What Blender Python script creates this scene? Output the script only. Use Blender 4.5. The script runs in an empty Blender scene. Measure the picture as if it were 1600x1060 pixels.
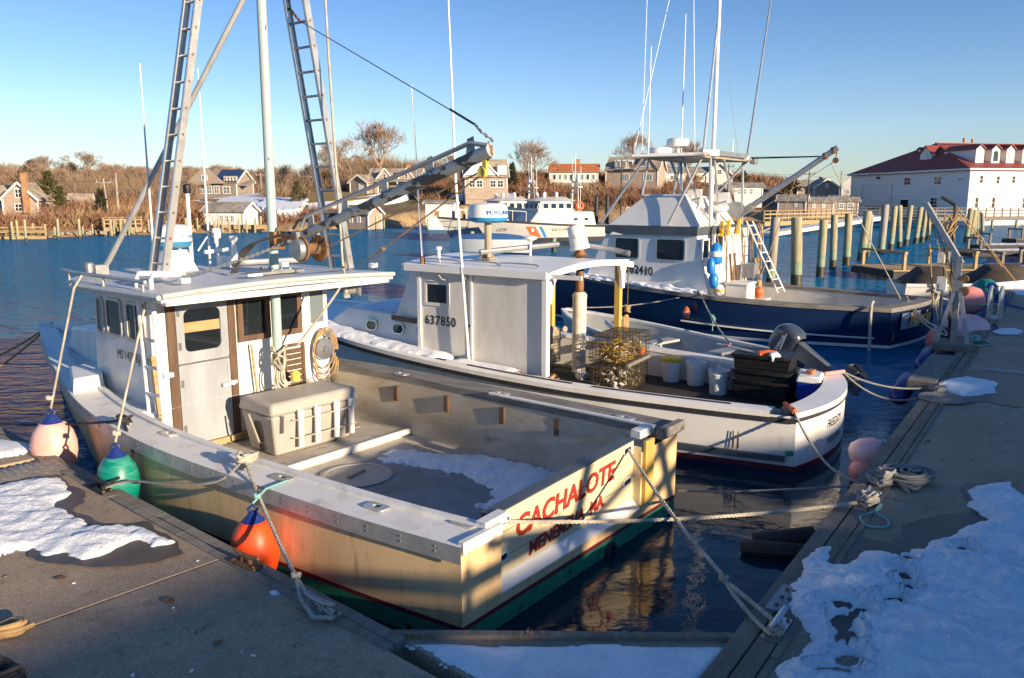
import bpy, bmesh, math, random
from mathutils import Vector as V, Matrix as MX
R=math.radians
random.seed(11)
S=bpy.context.scene; COL=S.collection
# ------------------------------------------------------------------ survey: pixel -> world
FOC=1270.; HOR=312.; EYE=3.3
PIT=math.atan((530-HOR)/FOC); CP,SP=math.cos(PIT),math.sin(PIT)
def ray(px,py):
    u=(px-800)/FOC; v=(530-py)/FOC
    return V((u,CP+v*SP,-SP+v*CP))
def Zp(px,py,z):
    d=ray(px,py); t=(z-EYE)/d.z
    return V((d.x*t,d.y*t,z))
def Yp(px,py,y):
    d=ray(px,py); t=y/d.y
    return V((d.x*t,y,EYE+d.z*t))
# ------------------------------------------------------------------ mesh builder
def frame(d):
    d=V(d).normalized(); u=V((0,0,1)) if abs(d.z)<.95 else V((1,0,0))
    a=d.cross(u).normalized(); return a,a.cross(d).normalized()*-1
class MB:
    def __init__(s): s.v=[];s.f=[];s.m=[];s.k=0
    def add(s,vs,fs,k=None):
        n=len(s.v); s.v+= [tuple(p) for p in vs]
        for f in fs: s.f.append([n+i for i in f]); s.m.append(s.k if k is None else k)
        return s
    def box(s,c,d,rz=0,k=None,rot=None):
        c=V(c); m=rot if rot else MX.Rotation(rz,3,'Z')
        vs=[c+m@V((x*d[0]/2,y*d[1]/2,z*d[2]/2)) for x in(-1,1) for y in(-1,1) for z in(-1,1)]
        return s.add(vs,[(0,1,3,2),(4,6,7,5),(0,4,5,1),(2,3,7,6),(0,2,6,4),(1,5,7,3)],k)
    def hexa(s,b,t,k=None):   # four bottom, four top points (ccw from above)
        return s.add(list(b)+list(t),[(3,2,1,0),(4,5,6,7),(0,1,5,4),(1,2,6,5),(2,3,7,6),(3,0,4,7)],k)
    def bar(s,a,b,w,h=None,k=None,up=None):
        a,b=V(a),V(b); h=h or w; d=(b-a).normalized()
        u=V(up) if up else (V((0,0,1)) if abs(d.z)<.95 else V((1,0,0)))
        x=d.cross(u).normalized()*w/2; y=x.cross(d).normalized()*h/2
        vs=[p+i*x+j*y for p in(a,b) for i,j in((-1,-1),(1,-1),(1,1),(-1,1))]
        return s.add(vs,[(3,2,1,0),(4,5,6,7),(0,1,5,4),(1,2,6,5),(2,3,7,6),(3,0,4,7)],k)
    def tube(s,pts,r,n=8,k=None,cap=True):
        pts=[V(p) for p in pts]; N=len(pts); rr=r if isinstance(r,(list,tuple)) else [r]*N
        vs=[];a=None
        for i,p in enumerate(pts):
            d=(pts[min(i+1,N-1)]-pts[max(i-1,0)])
            if d.length<1e-9: d=V((0,0,1))
            d.normalize()
            if a is None: a,_=frame(d)
            else:
                a=a-d*a.dot(d)
                if a.length<1e-6: a,_=frame(d)
                a.normalize()
            b=d.cross(a)
            for j in range(n):
                t=2*math.pi*j/n; vs.append(p+(a*math.cos(t)+b*math.sin(t))*rr[i])
        fs=[(i*n+j,i*n+(j+1)%n,(i+1)*n+(j+1)%n,(i+1)*n+j) for i in range(N-1) for j in range(n)]
        if cap: fs+=[tuple(range(n-1,-1,-1)),tuple(range((N-1)*n,N*n))]
        return s.add(vs,fs,k)
    def rope(s,pts,r,pitch=None,k=None):   # three laid strands along a path
        pts=resample(pts,max(r*1.5,.012)); pitch=pitch or r*7
        for q in range(3):
            out=[];L=0;a=None
            for i,p in enumerate(pts):
                d=(pts[min(i+1,len(pts)-1)]-pts[max(i-1,0)]).normalized()
                if a is None: a,_=frame(d)
                a=(a-d*a.dot(d)).normalized(); b=d.cross(a)
                if i: L+=(p-pts[i-1]).length
                t=2*math.pi*(L/pitch+q/3); out.append(p+(a*math.cos(t)+b*math.sin(t))*r*.52)
            s.tube(out,r*.56,5,k)
        return s
    def lathe(s,prof,o=(0,0,0),ax=(0,0,1),n=16,k=None):
        o=V(o);ax=V(ax).normalized();a,b=frame(ax);b=ax.cross(a);vs=[]
        for r,h in prof:
            for j in range(n):
                t=2*math.pi*j/n; vs.append(o+ax*h+(a*math.cos(t)+b*math.sin(t))*max(r,1e-4))
        N=len(prof)
        fs=[(i*n+j,i*n+(j+1)%n,(i+1)*n+(j+1)%n,(i+1)*n+j) for i in range(N-1) for j in range(n)]
        fs+=[tuple(range(n-1,-1,-1)),tuple(range((N-1)*n,N*n))]
        return s.add(vs,fs,k)
    def plate(s,poly,o,eu,ev,d0,d1,k=None):   # extruded polygon in plane (eu,ev)
        o,eu,ev=V(o),V(eu),V(ev);en=eu.cross(ev).normalized();n=len(poly)
        vs=[o+eu*x+ev*y+en*d for d in(d0,d1) for x,y in poly]
        fs=[tuple(range(n-1,-1,-1)),tuple(range(n,2*n))]+[(i,(i+1)%n,n+(i+1)%n,n+i) for i in range(n)]
        return s.add(vs,fs,k)
    def ring(s,po,pi,o,eu,ev,d0,d1,k=None):   # plate with a hole, same point count
        o,eu,ev=V(o),V(eu),V(ev);en=eu.cross(ev).normalized();n=len(po)
        vs=[o+eu*x+ev*y+en*d for d in(d0,d1) for x,y in list(po)+list(pi)]
        fs=[]
        for i in range(n):
            j=(i+1)%n
            fs+=[(i,i+n,j+n,j),(2*n+i,2*n+j,3*n+j,3*n+i),(i,j,2*n+j,2*n+i),(n+i,3*n+i,3*n+j,n+j)]
        return s.add(vs,fs,k)
    def grid(s,rows,k=None,kf=None):
        n=len(rows[0]);vs=[p for r in rows for p in r];fs=[];b=len(s.v)
        s.v+=[tuple(p) for p in vs]
        for i in range(len(rows)-1):
            for j in range(n-1):
                s.f.append([b+i*n+j,b+i*n+j+1,b+(i+1)*n+j+1,b+(i+1)*n+j]); s.m.append(kf(i,j) if kf else (s.k if k is None else k))
        return s
    def mesh(s,name,mats,ang=35):
        me=bpy.data.meshes.new(name); me.from_pydata(s.v,[],s.f)
        for m in (mats if isinstance(mats,(list,tuple)) else [mats]): me.materials.append(m)
        me.polygons.foreach_set('material_index',s.m); me.polygons.foreach_set('use_smooth',[True]*len(s.f))
        me.set_sharp_from_angle(angle=R(ang)); me.update(); return me
    def build(s,name,mats,parent=None,bevel=0,ang=35,loc=None):
        o=bpy.data.objects.new(name,s.mesh(name,mats,ang)); COL.objects.link(o)
        bm=bmesh.new(); bm.from_mesh(o.data); bmesh.ops.recalc_face_normals(bm,faces=bm.faces[:]); bm.to_mesh(o.data); bm.free()
        if parent is not None: o.parent=parent
        if loc is not None: o.location=loc
        if bevel:
            b=o.modifiers.new('bevel','BEVEL'); b.width=bevel; b.segments=2; b.limit_method='ANGLE'; b.angle_limit=R(40)
        return o
def resample(pts,step):
    pts=[V(p) for p in pts]; out=[pts[0].copy()]; acc=0
    for a,b in zip(pts,pts[1:]):
        L=(b-a).length
        if L<1e-9: continue
        t=step-acc
        while t<=L: out.append(a+(b-a)*(t/L)); t+=step
        acc=(L-(t-step))
    if (out[-1]-pts[-1]).length>1e-4: out.append(pts[-1].copy())
    return out
def sag(a,b,s,n=24): 
    a,b=V(a),V(b); return [a.lerp(b,i/n)-V((0,0,s*4*(i/n)*(1-i/n))) for i in range(n+1)]
def spl(pts,n=8):   # Catmull-Rom
    P=[V(p) for p in pts]; P=[P[0]*2-P[1]]+P+[P[-1]*2-P[-2]]; out=[]
    for i in range(1,len(P)-2):
        for j in range(n):
            t=j/n; a,b,c,d=P[i-1:i+3]
            out.append(.5*((2*b)+(c-a)*t+(2*a-5*b+4*c-d)*t*t+(3*b-a-3*c+d)*t**3))
    return out+[P[-2]]
def lerp_tab(t,x):
    if x<=t[0][0]: return t[0][1]
    for (a,b),(c,d) in zip(t,t[1:]):
        if x<=c: u=(x-a)/(c-a); return b+(d-b)*u
    return t[-1][1]
def smooth_tab(t):
    n=len(t); m=[]
    for i in range(n):
        i0,i1=max(i-1,0),min(i+1,n-1); m.append((t[i1][1]-t[i0][1])/(t[i1][0]-t[i0][0]))
    def f(x):
        if x<=t[0][0]: return t[0][1]
        for i in range(n-1):
            if x<=t[i+1][0]:
                h=t[i+1][0]-t[i][0];u=(x-t[i][0])/h
                return (2*u**3-3*u*u+1)*t[i][1]+(u**3-2*u*u+u)*h*m[i]+(-2*u**3+3*u*u)*t[i+1][1]+(u**3-u*u)*h*m[i+1]
        return t[-1][1]
    return f
def rr(w,h,r,n=4,x=0,y=0):
    o=[]
    for cx,cy,a in((w/2-r,h/2-r,0),(-w/2+r,h/2-r,90),(-w/2+r,-h/2+r,180),(w/2-r,-h/2+r,270)):
        for i in range(n+1): t=R(a+90*i/n); o.append((x+cx+r*math.cos(t),y+cy+r*math.sin(t)))
    return o
def tag(o,label=None,cat=None,group=None,kind=None):
    if label: o['label']=label
    if cat: o['category']=cat
    if group: o['group']=group
    if kind: o['kind']=kind
    return o
def thing(name,label,cat,loc=(0,0,0),rz=0,group=None):
    o=bpy.data.objects.new(name,None); COL.objects.link(o); o.location=loc; o.rotation_euler=(0,0,rz); o.empty_display_size=.2
    return tag(o,label,cat,group)
def copy_tree(o,parent=None,loc=None,rz=None,label=None):
    c=o.copy(); COL.objects.link(c)
    if parent is not None: c.parent=parent
    if loc is not None: c.location=loc
    if rz is not None: c.rotation_euler=(0,0,rz)
    if label: c['label']=label
    for ch in list(o.children): copy_tree(ch,c)
    return c
def text(body,size,m,parent,o,eu,ev,name='lettering',ext=.0015,bold=0,sx=1,shear=0,space=1,align='LEFT',label=None):
    cu=bpy.data.curves.new(name,'FONT'); cu.body=body; cu.size=size; cu.extrude=ext; cu.offset=bold; cu.shear=shear
    cu.space_character=space; cu.align_x=align; cu.resolution_u=3
    t=bpy.data.objects.new(name,cu); COL.objects.link(t)
    me=bpy.data.meshes.new_from_object(t); bpy.data.objects.remove(t); bpy.data.curves.remove(cu)
    eu,ev=V(eu),V(ev); en=eu.cross(ev).normalized(); o=V(o)
    for v in me.vertices: c=v.co.copy(); v.co=o+eu*(c.x*sx)+ev*c.y+en*c.z
    me.materials.clear(); me.materials.append(m)
    ob=bpy.data.objects.new(name,me); COL.objects.link(ob); ob.parent=parent
    if label: ob['label']=label
    return ob
def wrap(o,c,r,a0):   # bend flat lettering (x along, z up, y thickness) round a vertical cylinder
    for v in o.data.vertices:
        a=a0+v.co.x/r; h=r+.002-v.co.y; v.co=V((c[0]+math.cos(a)*h,c[1]+math.sin(a)*h,v.co.z))
    return o
# ------------------------------------------------------------------ materials
def mat(name,col,rough=.6,col2=None,vs=3.,thr=(.42,.62),metal=0.,bump=0.,bs=40.,stretch=(1,1,1),spec=.5,fine=.12,col3=None,vs3=12,thr3=(.62,.68),coat=0):
    m=bpy.data.materials.new(name); m.use_nodes=True; nt=m.node_tree; N=nt.nodes; L=nt.links; b=N['Principled BSDF']
    b.inputs['Roughness'].default_value=rough; b.inputs['Metallic'].default_value=metal; b.inputs['Specular IOR Level'].default_value=spec
    if coat: b.inputs['Coat Weight'].default_value=coat; b.inputs['Coat Roughness'].default_value=.1
    tc=N.new('ShaderNodeTexCoord'); mp=N.new('ShaderNodeMapping'); mp.inputs['Scale'].default_value=stretch; L.new(tc.outputs['Object'],mp.inputs['Vector'])
    def noise(sc,det=5,ro=.6):
        n=N.new('ShaderNodeTexNoise'); n.inputs['Scale'].default_value=sc; n.inputs['Detail'].default_value=det; n.inputs['Roughness'].default_value=ro
        L.new(mp.outputs['Vector'],n.inputs['Vector']); return n
    def ramp(src,lo,hi):
        r=N.new('ShaderNodeMapRange'); r.inputs['From Min'].default_value=lo; r.inputs['From Max'].default_value=hi; L.new(src,r.inputs['Value']); return r.outputs['Result']
    def mix(f,a,c,mode='MIX'):
        x=N.new('ShaderNodeMix'); x.data_type='RGBA'; x.blend_type=mode
        if hasattr(f,'links') or not isinstance(f,float): L.new(f,x.inputs[0])
        else: x.inputs[0].default_value=f
        for i,q in((6,a),(7,c)):
            if isinstance(q,(tuple,list)): x.inputs[i].default_value=(*q[:3],1)
            else: L.new(q,x.inputs[i])
        return x.outputs[2]
    c=col
    if col2 is not None: c=mix(ramp(noise(vs).outputs['Fac'],*thr),col,col2)
    if col3 is not None: c=mix(ramp(noise(vs3,6,.65).outputs['Fac'],*thr3),c,col3)
    if fine:
        g=ramp(noise(bs*1.3,3).outputs['Fac'],.25,.75); mr=N.new('ShaderNodeMapRange'); L.new(g,mr.inputs['Value'])
        mr.inputs['To Min'].default_value=1-fine; mr.inputs['To Max'].default_value=1+fine
        cb=N.new('ShaderNodeCombineColor'); [L.new(mr.outputs['Result'],cb.inputs[i]) for i in range(3)]
        c=mix(1.0,c,cb.outputs['Color'],'MULTIPLY')
    if isinstance(c,(tuple,list)): b.inputs['Base Color'].default_value=(*c[:3],1)
    else: L.new(c,b.inputs['Base Color'])
    if bump:
        bp=N.new('ShaderNodeBump'); bp.inputs['Strength'].default_value=bump; bp.inputs['Distance'].default_value=.02
        L.new(noise(bs,6,.65).outputs['Fac'],bp.inputs['Height']); L.new(bp.outputs['Normal'],b.inputs['Normal'])
    return m
def emis_off(): pass
M={}
def dm(k,*a,**kw): M[k]=mat(k,*a,**kw); return M[k]
dm('white',(.78,.77,.74),.45,(.6,.58,.53),2.2,(.5,.8),bump=.05,bs=20,fine=.04)
dm('white_clean',(.8,.8,.78),.4,fine=.03)
dm('white_weather',(.74,.73,.7),.5,(.5,.47,.42),4,(.5,.75),bump=.12,bs=30,fine=.06,col3=(.25,.17,.1),vs3=9,thr3=(.68,.74))
dm('cabin_white',(.74,.74,.73),.45,(.62,.6,.56),1.4,(.48,.75),bump=.06,bs=14,fine=.04,stretch=(2.2,2.2,.4),col3=(.55,.45,.34),vs3=4,thr3=(.62,.82))
dm('cream',(.8,.56,.3),.42,(.66,.45,.235),1.4,(.42,.72),bump=.05,bs=9,fine=.05,col3=(.34,.24,.12),vs3=4.2,thr3=(.56,.78),stretch=(2.4,2.4,.5))
dm('cream_clean',(.72,.6,.38),.42,(.62,.5,.31),3,(.5,.8),fine=.05)
dm('maroon',(.16,.02,.03),.5,fine=.1)
dm('bottom_green',(.015,.22,.12),.6,(.05,.26,.16),6,(.5,.7),col3=(.02,.03,.02),vs3=9,thr3=(.58,.66))
dm('yellow_wood',(.62,.42,.1),.5,(.5,.33,.08),6,stretch=(1,1,.2))
dm('grey_paint',(.34,.37,.4),.55,(.28,.3,.33),3,bump=.08,bs=12,stretch=(1,1,.25),fine=.05)
dm('bare_brown',(.13,.075,.045),.6,(.09,.05,.03),5,stretch=(3,3,.4),bump=.15,bs=25)
dm('deck_grey',(.5,.46,.4),.7,(.37,.33,.28),2.5,(.4,.65),bump=.15,bs=45,col3=(.17,.14,.11),vs3=4,thr3=(.6,.72))
dm('deck_pad',(.29,.295,.3),.85,(.22,.22,.22),2,(.4,.6),bump=.2,bs=90)
dm('timber_grey',(.24,.22,.19),.85,(.15,.135,.115),5,(.35,.65),bump=.5,bs=26,stretch=(3,.5,2),fine=.2)
dm('timber_dark',(.17,.14,.11),.9,(.25,.215,.17),4,(.4,.65),bump=.5,bs=26,stretch=(2,.5,2),fine=.2)
dm('timber_cap',(.16,.15,.14),.85,(.27,.25,.22),4,(.4,.65),bump=.5,bs=22,stretch=(3,.5,3),fine=.2)
dm('timber_new',(.42,.3,.15),.7,(.33,.22,.1),6,stretch=(.5,3,3),bump=.2,bs=20)
dm('alu',(.62,.62,.6),.38,(.5,.5,.49),6,metal=.75,fine=.06)
dm('alu_dull',(.5,.5,.49),.5,(.4,.4,.39),5,metal=.55,fine=.08)
dm('galv',(.36,.37,.38),.5,(.28,.29,.3),9,metal=.6,col3=(.22,.12,.06),vs3=7,thr3=(.68,.75))
dm('mast_green',(.36,.5,.48),.45,(.42,.46,.46),1.2,(.45,.6),col3=(.1,.1,.09),vs3=9,thr3=(.66,.69),stretch=(1,1,.4),fine=.05)
dm('boom_grey',(.36,.38,.38),.5,(.055,.053,.05),3.2,(.5,.53),stretch=(1.4,1,1.4),bump=.15,bs=20,fine=.08)
dm('boom_plain',(.36,.38,.38),.5,(.3,.31,.31),3,fine=.08,col3=(.08,.08,.075),vs3=10,thr3=(.66,.7))
dm('iron_rust',(.16,.09,.055),.75,(.3,.15,.06),7,(.4,.6),metal=.25,bump=.4,bs=30)
dm('black',(.012,.012,.013),.5,fine=.1)
dm('rubber',(.02,.02,.022),.7,(.035,.035,.035),5,bump=.1,bs=30)
dm('navy',(.007,.02,.068),.22,(.01,.027,.088),2,(.4,.7),fine=.03,col3=(.03,.07,.11),vs3=3,thr3=(.68,.8),stretch=(1,.4,1.5),coat=.2)
dm('navy_slate',(.06,.08,.1),.4,(.08,.1,.12),2,fine=.05)
dm('glass',(.012,.016,.02),.04,fine=0,spec=.8)
dm('glass_pale',(.16,.2,.22),.08,fine=0,spec=.8)
dm('red_letter',(.34,.03,.02),.5,fine=.08)
dm('black_letter',(.02,.02,.022),.5,fine=.1)
dm('gold_letter',(.75,.42,.12),.4,fine=.05)
dm('blue_letter',(.02,.12,.4),.4,fine=.05)
dm('fender_pink',(.85,.52,.45),.42,(.82,.36,.3),2.5,(.38,.7),fine=.04,col3=(.4,.3,.24),vs3=6,thr3=(.62,.82))
dm('fender_red',(.9,.28,.25),.42,(.85,.42,.38),2,(.4,.7),fine=.04,col3=(.3,.16,.13),vs3=6,thr3=(.62,.85))
dm('fender_rose',(.95,.4,.41),.42,(.95,.62,.6),1.6,(.42,.6),fine=.04,col3=(.4,.28,.24),vs3=6,thr3=(.64,.85))
dm('fender_green',(.0,.2,.15),.4,(.08,.34,.27),3,(.48,.66),stretch=(1,1,5),fine=.06,col3=(.02,.1,.08),vs3=5,thr3=(.6,.75))
dm('fender_orange',(1.,.075,.006),.42,(.95,.1,.02),2,fine=.04,col3=(.5,.08,.03),vs3=8,thr3=(.62,.8))
dm('fender_blue',(.015,.03,.18),.4,(.02,.05,.22),3,fine=.05)
dm('buoy_blue',(.02,.22,.6),.4,fine=.04); dm('buoy_yellow',(.75,.55,.1),.45,fine=.04)
dm('rope_white',(.5,.46,.38),.8,(.36,.32,.25),9,bump=.3,bs=150,fine=.15)
dm('rope_grey',(.27,.27,.26),.85,(.2,.2,.19),9,bump=.3,bs=150,fine=.15)
dm('rope_teal',(.2,.42,.4),.8,bump=.3,bs=150); dm('rope_dark',(.02,.02,.022),.7); dm('rope_tan',(.42,.28,.13),.85,(.32,.2,.09),9)
dm('rope_blue',(.02,.09,.28),.7)
dm('snow',(.9,.92,.95),.7,(.78,.81,.87),5,bump=1.0,bs=34,fine=.07,spec=.3,col3=(.55,.53,.5),vs3=17,thr3=(.66,.78))
dm('cooler_grey',(.4,.37,.33),.45,(.36,.33,.3),2,bump=.06,bs=60,fine=.04)
dm('pvc',(.8,.8,.78),.35,fine=.03)
dm('concrete',(.42,.325,.235),.85,(.29,.22,.155),1.0,(.32,.7),bump=.5,bs=55,fine=.4,col3=(.22,.165,.12),vs3=6.5,thr3=(.55,.72))
dm('concrete_wet',(.085,.065,.05),.45,(.06,.046,.036),4,bump=.2,bs=70,fine=.12)
dm('stainless',(.55,.56,.57),.3,metal=.9,fine=.04)
dm('frp_white',(.79,.78,.76),.35,(.68,.66,.61),1.2,(.45,.75),fine=.03,col3=(.5,.4,.29),vs3=4,thr3=(.6,.8),stretch=(2.2,2.2,.45))
dm('panel_grey',(.68,.66,.62),.5,(.56,.54,.5),3,(.45,.7),stretch=(1,1,.3),bump=.08,bs=25,fine=.05)
dm('skiff_grey',(.42,.44,.44),.55,(.36,.37,.36),3,fine=.05)
dm('engine',(.05,.062,.085),.28,fine=.03,coat=.5); dm('engine_leg',(.15,.16,.17),.35,metal=.3,fine=.05)
dm('tote',(.01,.01,.011),.5,(.03,.03,.03),9,(.55,.7)); dm('mat_black',(.022,.021,.02),.9,(.045,.04,.035),3,(.45,.7),bump=.6,bs=35)
dm('cool_blue',(.01,.05,.42),.4,fine=.04); dm('orange_plastic',(.8,.18,.03),.45,(.6,.1,.03),9)
dm('bucket',(.75,.74,.72),.4,(.6,.57,.52),5,(.55,.8),fine=.03); dm('lid_yellow',(.8,.45,.02),.4,fine=.03)
dm('cg_white',(.62,.6,.55),.5,(.54,.52,.48),2,fine=.03); dm('cg_grey',(.5,.48,.44),.5,(.42,.4,.36),.8,(.45,.75),fine=.03,stretch=(1,1,.4)); dm('cg_orange',(.8,.13,.03),.45,fine=.03); dm('cg_blue',(.03,.2,.55),.45,fine=.03)
dm('shingle',(.4,.31,.25),.85,(.3,.23,.18),1.5,(.4,.7),bump=.3,bs=6,fine=.2,stretch=(1,1,3))
dm('shingle_dark',(.3,.245,.205),.85,(.23,.19,.165),1.5,bump=.3,bs=6,fine=.2,stretch=(1,1,3))
dm('siding_white',(.75,.73,.69),.6,(.66,.64,.6),1.2,fine=.04,stretch=(.3,.3,4))
dm('trim_white',(.78,.76,.72),.55,fine=.03)
dm('roof_grey',(.36,.32,.27),.85,(.2,.18,.15),1.2,fine=.15); dm('roof_tan',(.4,.33,.25),.85,(.22,.18,.14),1.2,fine=.15)
dm('roof_red',(.3,.06,.04),.6,(.24,.05,.036),.7,fine=.15,stretch=(1,1,3)); dm('roof_orange',(.5,.17,.06),.8,(.4,.13,.05),1.5,fine=.15)
dm('brick',(.42,.24,.12),.8,(.32,.17,.08),3,fine=.2); dm('solar',(.03,.06,.14),.15,fine=0)
dm('piling',(.4,.36,.22),.85,(.27,.24,.14),3,(.4,.65),bump=.5,bs=14,stretch=(3,3,.35),fine=.2)
dm('piling_grey',(.38,.34,.29),.85,(.27,.24,.2),3,bump=.5,bs=14,stretch=(3,3,.35),fine=.2)
dm('pile_algae',(.27,.33,.22),.8,(.2,.24,.14),4,fine=.2); dm('pile_wet',(.035,.03,.018),.5,(.06,.05,.02),5,fine=.2)
dm('pile_black',(.03,.028,.026),.6,fine=.1)
dm('bark',(.34,.26,.19),.9,(.24,.18,.13),3,fine=.2); dm('twig',(.34,.23,.16),.9,(.25,.165,.115),2,fine=.2)
dm('scrub_twig',(.27,.14,.08),.95,(.19,.1,.06),.35,(.4,.6),fine=.25,col3=(.42,.3,.16),vs3=.16,thr3=(.55,.65))
dm('wood_twig',(.27,.185,.12),.95,(.19,.13,.085),.2,(.35,.65),fine=.25)
dm('needle',(.05,.055,.016),.9,(.085,.08,.02),.8,(.4,.65),fine=.3); dm('needle_dark',(.025,.032,.016),.9,(.04,.04,.018),.8,fine=.3)
dm('hill',(.16,.1,.06),.95,(.11,.07,.045),.12,(.4,.6),bump=.5,bs=1.2,fine=.2,col3=(.2,.15,.06),vs3=.06,thr3=(.55,.62))
dm('lawn',(.3,.2,.06),.95,(.24,.16,.05),.3,fine=.15); dm('bank',(.42,.29,.15),.9,(.28,.18,.09),.8,(.4,.6),bump=.4,bs=4,fine=.2)
dm('rock',(.4,.3,.2),.9,(.25,.18,.12),2,bump=.4,bs=8,fine=.2); dm('lot',(.08,.075,.07),.9,(.06,.056,.052),.5,fine=.2)
dm('mesh_wire',(.1,.075,.04),.6,(.05,.035,.02),20,fine=.2); dm('net_yellow',(.5,.32,.05),.8,(.35,.2,.04),20,bump=.5,bs=80)
# ------------------------------------------------------------------ camera, light, world
cam=bpy.data.cameras.new('camera'); co=bpy.data.objects.new('camera',cam); COL.objects.link(co)
co.location=(0,0,EYE); co.rotation_euler=(math.pi/2-PIT,0,0); cam.sensor_width=36; cam.lens=FOC/1600*36; cam.clip_end=5000; cam.clip_start=.05
S.camera=co
SUN_EL=12.5; SX,SY=.735,-.678
w=bpy.data.worlds.new('World'); S.world=w; w.use_nodes=True; nt=w.node_tree
sky=nt.nodes.new('ShaderNodeTexSky'); sky.sky_type='NISHITA'; sky.sun_disc=False; sky.sun_elevation=R(SUN_EL); sky.sun_rotation=math.atan2(SX,SY)
sky.air_density=1.0; sky.dust_density=.1; sky.ozone_density=1.0; sky.altitude=0
bg=nt.nodes['Background']; bg.inputs['Strength'].default_value=.06
tc=nt.nodes.new('ShaderNodeTexCoord'); sp=nt.nodes.new('ShaderNodeSeparateXYZ'); nt.links.new(tc.outputs['Generated'],sp.inputs[0])
cr=nt.nodes.new('ShaderNodeValToRGB'); nt.links.new(sp.outputs['Z'],cr.inputs['Fac']); el=cr.color_ramp.elements
el[0].position=0; el[0].color=(.9,1.08,1.65,1); el[1].position=.24; el[1].color=(.68,1.0,1.58,1)
e=el.new(.08); e.color=(1.02,1.26,1.85,1); e=el.new(.6); e.color=(.5,.98,1.62,1)
mx=nt.nodes.new('ShaderNodeMix'); mx.data_type='RGBA'; mx.blend_type='MULTIPLY'; mx.inputs[0].default_value=1
nt.links.new(sky.outputs['Color'],mx.inputs[6]); nt.links.new(cr.outputs['Color'],mx.inputs[7]); nt.links.new(mx.outputs[2],bg.inputs['Color'])
sl=bpy.data.lights.new('sun','SUN'); sl.energy=5.0; sl.angle=R(.5); sl.color=(1,.8,.55)
so=bpy.data.objects.new('sun',sl); COL.objects.link(so)
sd=V((SX,SY,math.tan(R(SUN_EL)))).normalized(); so.rotation_euler=sd.to_track_quat('Z','Y').to_euler(); so.location=sd*60
S.view_settings.view_transform='Standard'; S.view_settings.look='None'; S.view_settings.exposure=.84; S.view_settings.gamma=1
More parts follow.
